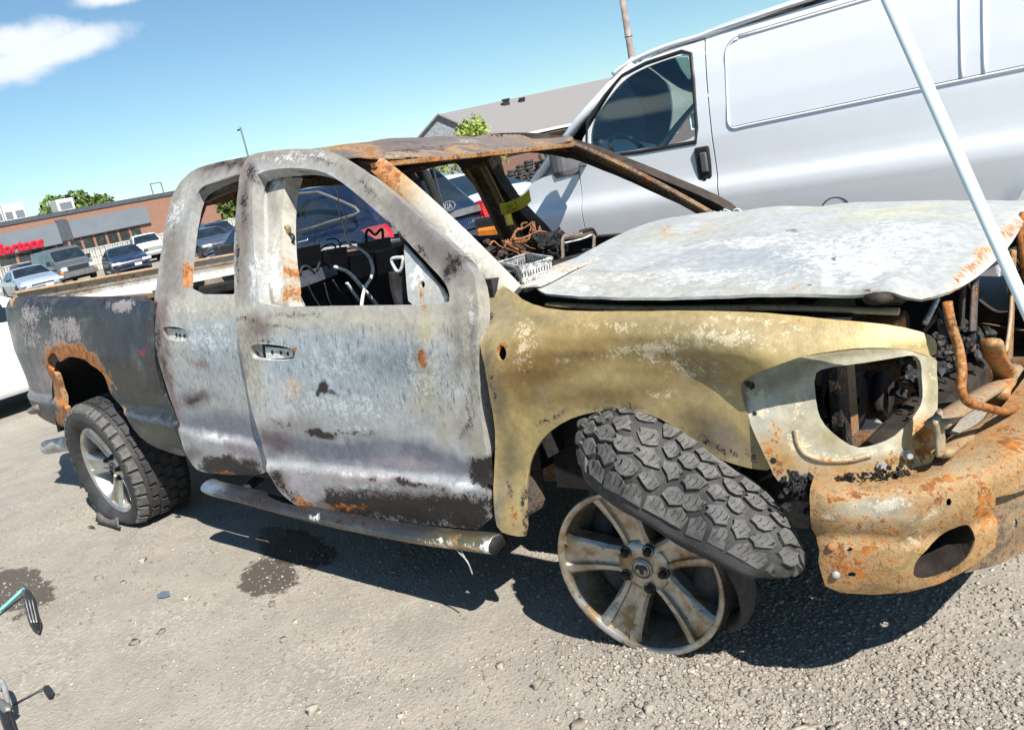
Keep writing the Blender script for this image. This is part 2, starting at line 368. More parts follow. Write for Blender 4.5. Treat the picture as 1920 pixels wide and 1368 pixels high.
class CurveSurf:
    "vertical sheet on a plan curve, pushed inward by off(x, z)"
    def __init__(s, plan, off):
        p = np.array(plan, float); d = np.linalg.norm(np.diff(p, axis=0), axis=1); s.s = np.concatenate([[0], np.cumsum(d)]); s.off = off
        S = np.linspace(0, s.s[-1], 600); X = np.interp(S, s.s, p[:, 0]); Y = np.interp(S, s.s, p[:, 1])
        k = np.hanning(41); k /= k.sum(); pad = 20
        f = lambda a: np.convolve(np.concatenate([2*a[0]-a[pad:0:-1], a, 2*a[-1]-a[-2:-pad-2:-1]]), k, 'valid')
        s.S, s.X, s.Y = S, f(X), f(Y); tx, ty = np.gradient(s.X), np.gradient(s.Y); l = np.hypot(tx, ty); s.nx, s.ny = -ty/l, tx/l
    def pos(s, q):
        q = np.asarray(q, float); X = np.interp(q[:, 0], s.S, s.X); Y = np.interp(q[:, 0], s.S, s.Y); nx = np.interp(q[:, 0], s.S, s.nx); ny = np.interp(q[:, 0], s.S, s.ny)
        o = s.off(X, q[:, 1]); return np.stack([X+nx*o, Y+ny*o, q[:, 1]], 1)
    def sx(s, x): return float(np.interp(x, s.X, s.S))
    def hit(s, u, v):
        d = bray(u, v); o = np.zeros(len(s.S)); best = None; z = np.full(len(s.S), 1.0)
        for _ in range(14):
            X = s.X+s.nx*o; Y = s.Y+s.ny*o
            side = (X-CB[0])*d[1]-(Y-CB[1])*d[0]; i = np.where(side[:-1]*side[1:] <= 0)[0]
            if not len(i): i = np.array([0 if abs(side[0]) < abs(side[-1]) else len(side)-2])
            t = ((X[i]-CB[0])*d[0]+(Y[i]-CB[1])*d[1])/(d[0]**2+d[1]**2); j = i[np.argmin(t)]
            f = side[j]/(side[j]-side[j+1]+1e-15); f = min(max(f, -3), 4)
            S = s.S[j]+f*(s.S[j+1]-s.S[j]); xx = X[j]+f*(X[j+1]-X[j]); yy = Y[j]+f*(Y[j+1]-Y[j])
            tt = ((xx-CB[0])*d[0]+(yy-CB[1])*d[1])/(d[0]**2+d[1]**2); zz = CB[2]+tt*d[2]
            on = float(s.off(np.array([xx]), np.array([zz]))[0]); o = o*.45+on*.55
        return (S, zz)
    def path(s, pts): return np.array([s.hit(*p) for p in pts])
def tab(zs, os): 
    zs, os = np.array(zs), np.array(os); return lambda z: np.interp(z, zs, os)
_door = tab([.30, .5, .605, .622, .632, .64, .72, .85, 1.0, 1.1, 1.17, 1.2, 1.23, 1.45, 1.62, 1.70, 1.80], [.045, .012, 0, .003, .014, .019, .018, .009, 0, .006, .018, .026, .038, .145, .225, .275, .36])
_bed = tab([.4, .5, .635, .648, .662, .68, .76, .95, 1.15, 1.22, 1.26, 1.3], [.04, .02, 0, .004, .018, .026, .022, .0, .004, .014, .035, .07])
_fend = tab([.4, .55, .7, .85, .95, 1.0, 1.04, 1.08, 1.12, 1.16, 1.2], [.03, .012, .004, 0, .002, .012, .035, .075, .12, .165, .2])
CABP = [(-4.75, -.86), (-4.56, -.915), (-4.3, -.94), (-3.5, -.955), (-2.5, -.965), (-1.75, -.973), (-1.1, -.968), (-.4, -.952), (-.2, -.945)]
def crease(x, z, xs, zs): return z-(np.interp(x, xs, zs)-.632)*nsm(.95, .72, z)
cabS = CurveSurf(CABP, lambda x, z: _door(crease(x, z, [-2.54, -1.85], [.608, .585])))
doorS = CurveSurf(CABP, lambda x, z: _door(crease(x, z, [-1.83, -1.1, -.52], [.519, .538, .561]))-.018-(.014+.03*nsm(1.0, .5, z))*nsm(-1.5, -1.78, x))            # the front door stands a little proud
bedS = CurveSurf(CABP, lambda x, z: _bed(z))
def fend_off(x, z):
    r = np.hypot(x-.06, z-.42); return _fend(z)+.085*nsm(.71, .54, r)*nsm(.35, .6, z)*nsm(-.62, -.35, x)-.028
FENP = [(-.8, -.96), (-.45, -.955), (-.2, -.965), (.1, -.972), (.3, -.955), (.45, -.925), (.58, -.885), (.68, -.84), (.76, -.79), (.81, -.74), (.84, -.68), (.86, -.6)]
fenS = CurveSurf(FENP, fend_off)
def panel(name, surf, outline, holes, step, th, mat, spec, parent=truck, dent=.004, back='char', sm=1, hsm=1, mirror=False, raw=False, edge_jit=0, hole_jit=0):
    ol = surf.path(outline) if not raw else np.array(outline, float); ol = smooth_poly(ol, sm) if sm else ol
    hs = []
    for h in holes:
        p = surf.path(h) if not raw else np.array(h, float); p = smooth_poly(p, hsm) if hsm else p
        if hole_jit: p = resample(p, .012); p = p+(rng.random(p.shape)-.5)*hole_jit
        hs.append(p)
    V2, T = trimesh2d(ol, hs, step); P = surf.pos(V2); Nn = vnormals(P, T)
    if dent: P = P+Nn*((fbm(P, 5, 3)-.5)*2*dent+(fbm(P+9, 16, 2)-.5)*dent*.5)[:, None]
    V, F = thicken(P, Nn, T, th); fm = [0]*len(T)+[1]*len(T)+[0]*(len(F)-2*len(T))
    o = mesh_obj(name, V, F, None, parent, True, [M[mat], M[back]], fm); tint(o, P, spec); 
    o['n'] = len(T)
    bm = bmesh.new(); bm.from_mesh(o.data)
    for e in bm.edges: e.smooth = not (len(e.link_faces) == 2 and e.calc_face_angle(0) > rad(40))
    bm.to_mesh(o.data); bm.free(); del o['n']
    return o
def mirrored(o, name=None, mats=None, parent=truck):
    me = o.data.copy(); me.transform(Matrix.Diagonal((1, -1, 1, 1))); me.flip_normals()
    if mats:
        me.materials.clear()
        for k in mats: me.materials.append(M[k])
    c = bpy.data.objects.new(name or o.name.split('.')[0], me); COL.objects.link(c); c.parent = parent; return c
# ---- front door
FD = [(442, 582), (440, 530), (438, 483), (441, 420), (446, 366), (454, 312), (466, 292), (490, 285), (540, 280), (590, 279), (625, 285), (654, 299), (690, 325), (727, 356), (771, 393), (829, 443), (866, 480), (886, 508), (895, 540), (898, 590), (896, 633), (893, 660), (897, 710), (901, 765), (910, 838), (917, 905), (920, 995),
      (828, 986), (719, 973), (609, 958), (569, 955), (545, 940), (520, 916), (505, 890), (498, 860), (485, 808), (466, 743), (455, 688), (445, 633)]
FDW = [(478, 330), (500, 320), (535, 315), (570, 316), (604, 321), (632, 335), (668, 363), (712, 401), (756, 445), (800, 492), (835, 530), (844, 552), (842, 569), (768, 572), (600, 574), (489, 576), (484, 542), (477, 483), (474, 425), (474, 380)]
FDH = [(469, 652), (474, 645), (500, 645), (535, 650), (551, 657), (552, 668), (547, 675), (520, 677), (480, 674), (471, 668)]
GR = (170, 172, 170)
fd_spec = dict(base=(176, 179, 180), tint=[
    ([(430, 270), (640, 270), (800, 420), (900, 520), (900, 570), (840, 545), (620, 310), (480, 310), (470, 580), (430, 580)], 14, (146, 138, 128), .9),
    ([(440, 578), (850, 566), (850, 628), (700, 632), (600, 622), (440, 636)], 18, (190, 184, 168), .95), (642, 690, 150, 70, 6, (170, 182, 190), .85), (733, 677, 70, 40, 10, (132, 144, 152), .7), (560, 690, 60, 60, 0, (176, 188, 196), .7),
    (483, 613, 30, 26, 0, (112, 96, 98), .85), (470, 640, 14, 30, 0, (128, 112, 108), .7), (450, 690, 12, 90, -8, (140, 126, 116), .9), (478, 700, 22, 70, -8, (176, 170, 150), .7),
    ([(842, 560), (900, 540), (900, 760), (915, 850), (880, 850), (850, 740)], 12, (176, 170, 156), .95), (858, 660, 9, 110, 0, (136, 134, 128), .7), (884, 640, 8, 110, 0, (146, 138, 128), .7), (813, 650, 12, 60, 0, (196, 200, 198), .7), (800, 730, 26, 60, 10, (178, 172, 152), .8), (852, 745, 20, 50, 25, (196, 200, 202), .7), (800, 610, 18, 40, 0, (204, 192, 158), .7), (550, 727, 20, 18, 0, (208, 186, 164), .9),
    ([(520, 815), (640, 826), (700, 815), (790, 826), (860, 850), (910, 862), (914, 900), (500, 854)], 12, (112, 116, 130), .95), (514, 826, 40, 26, 20, (84, 68, 74), .85), (560, 800, 50, 14, 10, (120, 108, 108), .6), (761, 868, 70, 12, 6, (168, 156, 166), .8), (800, 790, 90, 16, -6, (172, 176, 178), .6), (730, 790, 80, 12, 0, (186, 190, 190), .6), (840, 790, 30, 50, 0, (186, 176, 160), .6),  # blue-grey band above the crease puts the downward face's shade into colour
    (562, 912, 40, 30, 40, (164, 158, 166), .9), (701, 900, 120, 14, 6, (184, 172, 176), .95), (518, 904, 22, 30, 30, (86, 72, 74), .9), (650, 930, 40, 14, 0, (160, 148, 150), .8), (760, 945, 120, 30, 4, (62, 62, 58), .9), (640, 950, 60, 12, 4, (96, 64, 48), .7),
    (760, 400, 70, 22, 42, (128, 122, 118), .7), (820, 470, 60, 26, 45, (112, 104, 102), .8), (700, 350, 40, 14, 40, (176, 172, 160), .6), (640, 295, 60, 10, 15, (186, 182, 170), .6), (455, 420, 9, 120, 0, (128, 118, 110), .8), (780, 669, 16, 22, -6, (150, 150, 146), .9)],
  soot=[(608, 727, 12, 12, 0, 1.0), (625, 735, 18, 8, 10, .5), (598, 814, 30, 8, 4, .92), (650, 813, 44, 3, 0, .6), (690, 812, 14, 4, 0, .55), ([(610, 918), (680, 922), (740, 930), (800, 926), (925, 930), (925, 1005), (800, 990), (640, 968), (600, 940)], 16, .82), ([(505, 875), (540, 905), (575, 945), (560, 955), (500, 900)], 10, .6),
        ([(880, 856), (925, 856), (925, 915), (888, 905)], 10, .85), (697, 896, 12, 6, 0, .62), (749, 904, 18, 9, 0, .72), (784, 908, 50, 5, 5, .66), (500, 640, 22, 6, 0, .42), (600, 300, 60, 5, 8, .42), (690, 350, 40, 6, 42, .45), (550, 590, 70, 5, 0, .40), (458, 380, 8, 60, 0, .5), (470, 325, 14, 26, 0, .5), (850, 500, 22, 36, 40, .62), (740, 432, 50, 9, 45, .5), (790, 480, 30, 14, 45, .5), (872, 800, 8, 26, 30, .5), (880, 780, 5, 30, -10, .5), (443, 480, 5, 90, 0, .5), (455, 600, 30, 5, 0, .42), (530, 800, 30, 8, 20, .42), (515, 610, 60, 4, 10, .4)],
  rust=[([(788, 652), (798, 658), (802, 676), (798, 690), (786, 686), (782, 672), (784, 660)], 5, .85), (578, 948, 32, 9, 30, .8), (646, 948, 50, 7, 4, .62), (610, 960, 50, 5, 8, .7), (548, 662, 6, 8, 0, .9), (792, 560, 12, 26, 0, .42)],
  ash=[(640, 760, 120, 30, 8, .46), (620, 680, 90, 40, 0, .40), (790, 700, 50, 60, 0, .42), (590, 885, 90, 5, 6, .48), (864, 912, 26, 10, 5, .85), (700, 893, 120, 4, 6, .48), (560, 296, 100, 10, 0, .5), (476, 520, 7, 60, 0, .6), (880, 585, 8, 50, 0, .45), (670, 803, 40, 4, 2, .7), (690, 915, 70, 8, 5, .5)])  # thin pale streaks along the crease are its lit ledge painted in
front_door = panel('front_door', doorS, FD, [FDW, FDH], .0115, .055, 'door', fd_spec, dent=.005)
front_door['label'] = 'scorched grey front door with a burnt-out window opening'
# ---- rear door
RD = [(500, 890), (440, 890), (375, 885), (357, 867), (342, 838), (335, 809), (327, 772), (309, 717), (296, 670), (289, 615), (289, 575), (293, 540), (299, 495), (306, 446), (314, 402), (325, 364), (342, 336), (363, 318), (400, 306), (440, 298), (478, 290), (490, 320), (484, 500), (490, 600), (505, 750), (515, 860)]
RDW = [(343, 551), (345, 490), (351, 432), (360, 388), (369, 362), (382, 349), (410, 338), (450, 326), (480, 318), (480, 400), (474, 552)]
RDH = [(304, 616), (309, 612), (335, 613), (350, 619), (353, 631), (349, 640), (330, 640), (310, 635)]
rd_spec = dict(base=(176, 179, 180), tint=[
    ([(290, 548), (450, 556), (450, 596), (290, 596)], 14, (190, 184, 170), .95), ([(285, 560), (316, 560), (318, 690), (350, 800), (330, 820), (285, 650)], 8, (140, 124, 120), .95), (400, 660, 50, 50, 0, (170, 181, 189), .8), (340, 650, 20, 60, 0, (182, 182, 174), .7),
    (367, 747, 30, 16, -10, (92, 74, 78), .9), (379, 685, 18, 12, 0, (140, 118, 112), .85), ([(345, 770), (470, 780), (500, 845), (345, 812)], 14, (120, 124, 136), .95), (403, 822, 60, 10, 8, (204, 202, 200), .8), (460, 852, 40, 26, 0, (158, 146, 154), .85), (360, 850, 20, 16, 0, (112, 104, 92), .8),  # blue-grey lower band is painted shade, the pale patch a painted sunlit ledge
    ([(286, 560), (330, 330), (370, 300), (460, 285), (460, 325), (380, 345), (350, 400), (340, 560)], 14, (142, 134, 126), .9), (430, 303, 70, 12, -12, (88, 76, 72), .95), (345, 380, 12, 60, 18, (196, 196, 190), .6), (320, 450, 8, 80, 8, (132, 122, 114), .7)],
  soot=[([(383, 856), (435, 852), (483, 880), (510, 905), (510, 925), (403, 894), (379, 880)], 8, .92), (362, 750, 18, 7, -10, .55), (312, 700, 7, 60, -20, .5), (420, 306, 40, 7, -12, .6), (296, 640, 5, 60, 0, .5), (470, 870, 30, 12, 20, .7)],
  rust=[(440, 894, 60, 6, 6, .75), (345, 520, 4, 40, 0, .7)],
  ash=[(390, 630, 60, 40, 0, .44), (403, 822, 34, 8, 8, .85), (330, 400, 12, 50, 15, .5), (360, 578, 60, 10, 0, .45), (455, 855, 20, 10, 0, .5)])  # strong ash patch on the lower ledge paints sunlight; the others are ash
rear_door = panel('rear_door', cabS, RD, [RDW, RDH], .0125, .05, 'door', rd_spec, dent=.004)
rear_door['label'] = 'ash grey rear door with charred lower edge'
# ---- bed side with the burnt-out wheel arch
BD = [(292, 556), (205, 556), (117, 555), (58, 555), (29, 558), (15, 565), (6, 590), (8, 624), (20, 674), (34, 715), (50, 748), (70, 778), (94, 793), (126, 803), (131, 775), (114, 738), (106, 705), (99, 694), (92, 690), (88, 676), (93, 664), (100, 660), (107, 668), (112, 680), (122, 671), (134, 668), (146, 671), (160, 674), (170, 684), (182, 691), (192, 700), (199, 712), (205, 735), (220, 755), (235, 773), (246, 798), (269, 826), (300, 842), (352, 858),
      (346, 843), (336, 829), (326, 782), (309, 748), (297, 708), (290, 651), (289, 600)]
bd_spec = dict(base=(40, 45, 52), warp=14, warp2=12, tint=[
    (250, 640, 60, 70, 0, (34, 46, 64), .8), (240, 720, 60, 50, 0, (66, 68, 60), .7), (280, 810, 60, 26, 8, (84, 86, 74), .7), (280, 783, 60, 5, 6, (90, 112, 140), .8), (230, 590, 60, 20, 0, (48, 58, 74), .5), (268, 660, 8, 8, 0, (150, 30, 44), .7),  # bluish streak along the crease ledge is a painted reflection
    (60, 720, 40, 40, 0, (120, 122, 132), .6), (85, 700, 40, 60, 0, (142, 136, 138), .5)],
  soot=[(30, 600, 16, 60, 10, .6), ([(70, 770), (130, 780), (126, 808), (80, 800)], 10, .5), (285, 640, 5, 80, 0, .7), (150, 560, 140, 4, 0, .75)],
  ash=[([(30, 575), (90, 565), (105, 580), (70, 605), (45, 660), (35, 640)], 9, .42), ([(95, 600), (135, 590), (158, 625), (150, 650), (120, 632), (96, 640)], 10, .66), (225, 571, 26, 10, 0, .9), (90, 720, 30, 40, -20, .5), (62, 590, 30, 20, -20, .6), (110, 640, 22, 10, 0, .6), (60, 640, 12, 30, 15, .5)],
  rust=[([(82, 655), (110, 642), (150, 648), (175, 660), (196, 690), (212, 730), (205, 740), (190, 706), (165, 684), (130, 672), (104, 700), (116, 745), (132, 790), (116, 790), (98, 735), (82, 690)], 7, .95), (110, 720, 14, 40, -10, .6), (230, 770, 14, 8, 40, .5)])
bed_side = panel('bed_side', bedS, BD, [], .0125, .03, 'bed', bd_spec, dent=.003, back='char')
bed_side['label'] = 'blackened bed side with a rust-eaten wheel arch'
# ---- front fender skin
FE = [(902, 560), (905, 525), (930, 528), (960, 545), (985, 566), (1040, 582), (1150, 583), (1300, 581), (1420, 584), (1500, 592), (1600, 602), (1680, 610), (1740, 625), (1757, 640), (1755, 672), (1700, 654), (1640, 651), (1588, 654), (1512, 665), (1450, 686), (1405, 704), (1386, 722), (1395, 760), (1415, 810), (1436, 860), (1448, 882),
      (1412, 879), (1370, 868), (1330, 851), (1290, 820), (1250, 790), (1205, 772), (1155, 768), (1105, 773), (1060, 788), (1022, 815), (1000, 850), (990, 885), (986, 930), (988, 1005), (965, 1005), (933, 995), (926, 960), (925, 896), (929, 823), (922, 760), (914, 700), (903, 650)]
FEH = [(933, 655), (938, 646), (946, 650), (951, 662), (947, 674), (938, 677), (932, 668)]
fe_spec = dict(base=(178, 158, 110), tint=[
    (1000, 690, 80, 60, 0, (156, 124, 75), .9), (1130, 740, 140, 22, -4, (134, 112, 74), .9), (1250, 690, 110, 40, 20, (130, 108, 71), .7), (1340, 810, 80, 36, 30, (106, 94, 74), .9), (1300, 606, 320, 12, 3, (180, 161, 122), .8), (1110, 640, 80, 40, 0, (174, 148, 98), .8), (1100, 665, 40, 20, 0, (151, 121, 72), .5),  # darker olive low on the fender paints the shade below the flare
    (940, 590, 34, 50, 0, (145, 135, 109), .9), (912, 700, 10, 80, 0, (105, 98, 81), .8), (1480, 640, 160, 20, 6, (170, 154, 116), .8), (1560, 620, 140, 10, 4, (153, 140, 109), .7), (935, 760, 16, 60, 0, (108, 101, 83), .8), (955, 860, 28, 70, 0, (97, 91, 73), .8), (935, 950, 12, 40, 0, (117, 117, 109), .8), (1100, 586, 160, 5, 0, (190, 165, 117), .9), (1330, 700, 50, 40, 30, (142, 128, 98), .7), (1420, 800, 20, 60, -20, (111, 99, 79), .8), (1010, 600, 40, 14, 20, (137, 125, 96), .7)],
  soot=[(1340, 835, 70, 14, 28, .42), (1180, 756, 60, 4, 0, .42), (1410, 850, 16, 20, 0, .45), (925, 720, 6, 50, 0, .45), (984, 950, 5, 70, 0, .6), (1040, 782, 60, 4, -25, .5), (1120, 766, 60, 3, 0, .5), (1300, 577, 300, 2, 0, .4), (958, 930, 8, 40, 0, .42)],
  ash=[(1230, 652, 140, 16, -6, .56), (1150, 610, 90, 12, 0, .48), (985, 650, 24, 60, 0, .52), (1350, 632, 110, 20, 8, .60), (1400, 600, 120, 10, 3, .52), (1300, 700, 60, 14, 10, .44), (1060, 680, 30, 14, 0, .4), (1340, 730, 34, 14, 20, .42), (1500, 628, 80, 8, 6, .45), (1250, 740, 40, 8, 10, .38), (1720, 645, 24, 14, 10, .5), (1280, 680, 70, 14, 0, .42)],
  rust=[(941, 661, 12, 17, 0, .8), (962, 960, 8, 40, 0, .6), (1000, 870, 7, 30, 20, .45), (1500, 600, 90, 4, 4, .42)])
front_fender = panel('front_fender', fenS, FE, [FEH], .0125, .012, 'fender', fe_spec, dent=.004)
front_fender['label'] = 'ochre scorched front fender'
# ---- headlamp bezel of the fender
_bz = tab([.5, .66, .72, .8, .88, .96], [.012, .012, .02, .045, .075, .09])
bezS = CurveSurf(FENP, lambda x, z: _bz(z)+.012)
BZ = [(1384, 716), (1405, 700), (1450, 682), (1512, 661), (1588, 650), (1640, 647), (1700, 652), (1757, 668), (1757, 700), (1757, 760), (1755, 820), (1752, 855), (1744, 871), (1690, 880), (1626, 890), (1550, 897), (1500, 901), (1470, 905), (1455, 900), (1436, 858), (1412, 808), (1395, 762)]
BZH = [(1525, 703), (1543, 690), (1626, 679), (1695, 667), (1717, 666), (1728, 680), (1729, 720), (1729, 753), (1715, 778), (1695, 800), (1672, 822), (1634, 836), (1603, 840), (1565, 815), (1540, 790), (1530, 760)]
bz_spec = dict(base=(180, 174, 152), tint=[(1425, 770, 40, 40, 50, (184, 180, 167), .95), (1465, 860, 44, 34, 40, (170, 125, 62), .95), (1500, 800, 30, 50, 20, (163, 156, 134), .8), (1640, 872, 110, 14, -4, (175, 136, 68), .95), (1742, 720, 12, 60, 0, (151, 141, 106), .9), (1722, 830, 34, 40, 0, (173, 124, 54), .95), (1460, 712, 80, 20, -22, (120, 115, 98), .8), (1590, 665, 120, 8, -8, (129, 119, 91), .7), (1560, 830, 40, 20, 30, (153, 137, 98), .8), (1560, 862, 80, 8, 4, (177, 173, 155), .7)],  # dark bands along the upper edge paint the shade under the brow
  soot=[(1406, 722, 8, 8, 0, .6), (1520, 890, 60, 4, 0, .4)], rust=[([(1420, 800), (1450, 830), (1485, 890), (1458, 902), (1430, 850)], 12, .6), (1455, 810, 16, 34, -20, .46), (1600, 888, 90, 6, -6, .6), (1725, 812, 26, 30, 10, .66), (1730, 852, 26, 16, 0, .75), (1680, 868, 60, 12, -8, .58), (1530, 880, 50, 10, 5, .45)],
  ash=[(1420, 755, 34, 26, 40, .7), (1490, 830, 40, 24, 30, .42), (1560, 860, 90, 8, 4, .5), (1640, 845, 60, 8, -10, .5), (1745, 700, 6, 40, 0, .42), (1500, 760, 16, 40, 0, .42)])
bezel = panel('headlamp_bezel', bezS, BZ, [BZH], .0125, .014, 'fender', bz_spec, dent=.003)
def on(surf, pts, out=0.0):
    q = surf.path(pts); P = surf.pos(q)
    e = surf.pos(q+np.array([.004, 0]))-P; f = surf.pos(q+np.array([0, .004]))-P; n = np.cross(e, f); n /= np.linalg.norm(n, axis=1)[:, None]
    return P+n*out
def spline(P, n):
    P = np.asarray(P, float); m = len(P); Q = np.concatenate([[2*P[0]-P[1]], P, [2*P[-1]-P[-2]]]); r = []
    for t in np.linspace(0, m-1, n):
        i = min(int(t), m-2); f = t-i; a, b, c, d = Q[i:i+4]
        r.append(.5*((2*b)+(-a+c)*f+(2*a-5*b+4*c-d)*f*f+(-a+3*b-3*c+d)*f**3))
    return np.array(r)
def simple_tint(o, base, rust=0., soot=0., ash=0.):
    n = len(o.data.vertices); P = np.empty(n*3); o.data.vertices.foreach_get('co', P); P = P.reshape(-1, 3)
    k = .5+fbm(P, 6, 4)
    for nm, v in (('tint', np.tile(srgb(*base), (n, 1))), ('wear', np.stack([rust*k, soot*(.5+fbm(P+5, 6, 4)), ash*(.5+fbm(P+9, 5, 4))], 1))):
        a = o.data.color_attributes.new(nm, 'FLOAT_COLOR', 'POINT'); b = np.ones((n, 4)); b[:, :3] = v; a.data.foreach_set('color', b.ravel())
    return o
mb = MB(); mb.tube(spline(on(bezS, [(1492, 806), (1497, 832), (1512, 852), (1545, 862), (1590, 862), (1632, 852)], .001), 28), .008, 8); simple_tint(mb.build('bezel_bead', M['fender'], bezel, True), (168, 158, 132), .3, 0, .4)
for (u, v) in ((1652, 872), (1699, 851)):
    mb = MB(); p = on(bezS, [(u, v)], 0)[0]; n = on(bezS, [(u, v)], .03)[0]; mb.tube([p, n], .007, 8); mb.tube([p, p+(n-p)*.3], .013, 6); mb.build('bolt', M['palesteel'], bezel)
for (u, v, r) in ((1408, 723, .011), (1415, 775, .006), (1450, 863, .008)):
    mb = MB(); p = on(bezS, [(u, v)], .0)[0]; n = on(bezS, [(u, v)], .0015)[0]; mb.tube([p, n], r, 10); mb.build('bolt_hole', M['black'], bezel)
# ---- hood: a buckled sheet lying over the engine bay
HX = np.array([-.6, -.43, -.18, .18, .48, .71, .815, .95]); HN = np.array([1.175, 1.166, 1.135, 1.13, 1.12, 1.105, 1.08, 1.05]); HC = np.array([1.268, 1.268, 1.262, 1.25, 1.228, 1.203, 1.188, 1.17])
def hood_z(x, y):
    a = np.interp(x, HX, HN); c = np.interp(x, HX, HC); t = np.clip((y+.76)/1.05, 0, 1); z = a+(c-a)*np.sin(t*np.pi/2)**(1.1-.45*nsm(.2, .8, x))
    z = z-np.where(y > .29, ((y-.29)/.47)**2*.07, 0)
    z = z-.008*np.exp(-((y+.77)/.02)**2)
    z = z-.05*nsm(.80, .87, x-.02*np.cos(y*1.6))                                           # front lip rolls down
    p = np.stack([x*3.2, y*1.2, 0*x], -1)
    z = z+(fbm(p+3, 1.3, 3)-.5)*.016+np.sin(x*19+y*3.2+2*fbm(p, 1, 2))*.0035*nsm(-.1, .5, -x+y*.3+.3)
    return z+.010*np.exp(-(((x-.69)/.035)**2+((y+.75)/.06)**2))                             # kink in the near edge
class TopSurf:
    def __init__(s, f): s.f = f
    def pos(s, q): q = np.asarray(q, float); return np.stack([q[:, 0], q[:, 1], s.f(q[:, 0], q[:, 1])], 1)
    def hit(s, u, v):
        d = bray(u, v); z = 1.2
        for _ in range(40):
            t = (z-CB[2])/d[2]; x, y = CB[0]+d[0]*t, CB[1]+d[1]*t; y = min(max(y, -.9), .95); z = .7*z+.3*float(s.f(np.array([x]), np.array([y]))[0])
        return (x, y)
    def path(s, p): return np.array([s.hit(*q) for q in p])
hoodS = TopSurf(hood_z)
HO = [(-.30, -.775), (-.40, -.74), (-.445, -.66), (-.46, -.4), (-.49, 0), (-.52, .4), (-.53, .70), (-.45, .76), (.2, .76), (.6, .74), (.72, .70), (.80, .45), (.845, .1), (.86, -.25), (.85, -.5), (.835, -.66), (.81, -.755), (.7, -.772), (.3, -.782)]
hood_spec = dict(base=(176, 179, 178), warp=30, tint=[(1150, 520, 160, 20, -5, (184, 178, 164), .6), (1300, 430, 130, 12, -12, (176, 174, 150), .4), (1450, 480, 240, 30, -3, (160, 167, 173), .8), (1200, 490, 120, 6, -14, (140, 144, 148), .7), (1400, 440, 120, 4, -8, (140, 144, 148), .6), (1300, 470, 150, 4, -10, (206, 206, 204), .6), (1650, 398, 200, 6, 1, (196, 194, 160), .6), (1500, 420, 120, 14, -5, (176, 180, 182), .5), (1400, 545, 300, 14, 0, (170, 168, 152), .6), (1750, 560, 40, 14, 10, (170, 160, 140), .6), (1640, 545, 50, 10, 0, (120, 120, 110), .6)],
  rust=[([(1770, 580), (1790, 545), (1830, 490), (1870, 455), (1925, 440), (1925, 410), (1880, 430), (1825, 470), (1790, 520), (1762, 570)], 8, .56), (1496, 538, 10, 7, 0, .75), (1010, 520, 30, 8, -30, .42), (1280, 425, 60, 5, -20, .4)],
  soot=[(1490, 432, 16, 4, 0, .5), (1640, 540, 16, 8, 30, .5), (1080, 500, 30, 4, -10, .42), (1568, 475, 6, 5, 0, .6), (1530, 534, 6, 4, 0, .6)], ash0=.12,
  ash=[(1600, 480, 140, 50, 0, .7), (1300, 520, 200, 22, 0, .5), (1700, 440, 120, 30, 5, .55), (1560, 525, 16, 6, 0, .9), (1420, 450, 160, 16, -6, .5), (1090, 535, 60, 12, 5, .5)])
hood = panel('hood', hoodS, HO, [], .014, .008, 'hood', hood_spec, raw=True, sm=2, dent=.003)
hood['label'] = 'buckled ash-white hood'
# inner hood frame hanging at the front edge
mb = MB()
mb.tube(spline([(.55, -.55, 1.12), (.6, -.2, 1.15), (.6, .3, 1.15)], 12), .025, 6, flat=.4); simple_tint(mb.build('inner_frame', M['rust'], hood), (120, 90, 66), .45, .3, .2)
# ---- roof
RX = np.array([-2.56, -2.5, -2.3, -2.0, -1.6, -1.35, -1.22, -1.15, -1.1]); RZ = np.array([1.66, 1.73, 1.80, 1.818, 1.785, 1.735, 1.69, 1.662, 1.645])
def roof_z(x, y):
    t = np.abs(y)/.70; c = np.interp(x, RX, RZ); fr = nsm(-1.15, -1.5, x)
    z = c-.095*fr*np.clip(t, 0, 1.1)**3+.012*(1-fr)*np.clip(t, 0, 1.1)**2
    p = np.stack([x, y, 0*x], -1); z = z+(fbm(p*2, 1.4, 3)-.5)*.035*(1-np.clip(t, 0, 1)**4)*nsm(-1.16, -1.3, x)
    return z+.02*np.exp(-((x+1.42-.1*y)/.012)**2)*nsm(.15, .3, y)*nsm(.62, .5, y)
roofS = TopSurf(roof_z)
RO = [(-2.52, -.66), (-2.4, -.70), (-1.9, -.705), (-1.4, -.70), (-1.22, -.69), (-1.15, -.66), (-1.125, -.5), (-1.115, -.2), (-1.11, .2), (-1.12, .5), (-1.15, .66), (-1.22, .69), (-1.5, .70), (-2.3, .70), (-2.52, .66), (-2.55, .2), (-2.55, -.2)]
roof_spec = dict(base=(112, 104, 100), warp=20, tint=[(640, 272, 90, 12, 10, (150, 110, 66), .8), (760, 275, 100, 14, 0, (118, 104, 100), .7), (900, 262, 90, 10, -6, (128, 116, 110), .7), (1000, 255, 60, 10, -4, (142, 120, 96), .6), (520, 284, 60, 8, -10, (150, 140, 128), .7), (820, 288, 120, 4, -5, (150, 120, 90), .6), (430, 300, 60, 10, -12, (80, 72, 70), .8)],
  rust=[([(600, 264), (690, 264), (720, 290), (700, 305), (680, 292), (620, 278), (560, 278)], 9, .56), (860, 288, 180, 3, -6, .5), (1040, 268, 46, 5, 8, .6), (720, 300, 60, 4, 0, .5)],
  soot=[(800, 282, 90, 4, -5, .5), (930, 252, 40, 2, -10, .7), (760, 265, 40, 5, 0, .42)], ash=[(560, 281, 60, 4, -4, .6), (880, 270, 50, 4, 0, .42), (750, 296, 40, 3, 0, .5)])
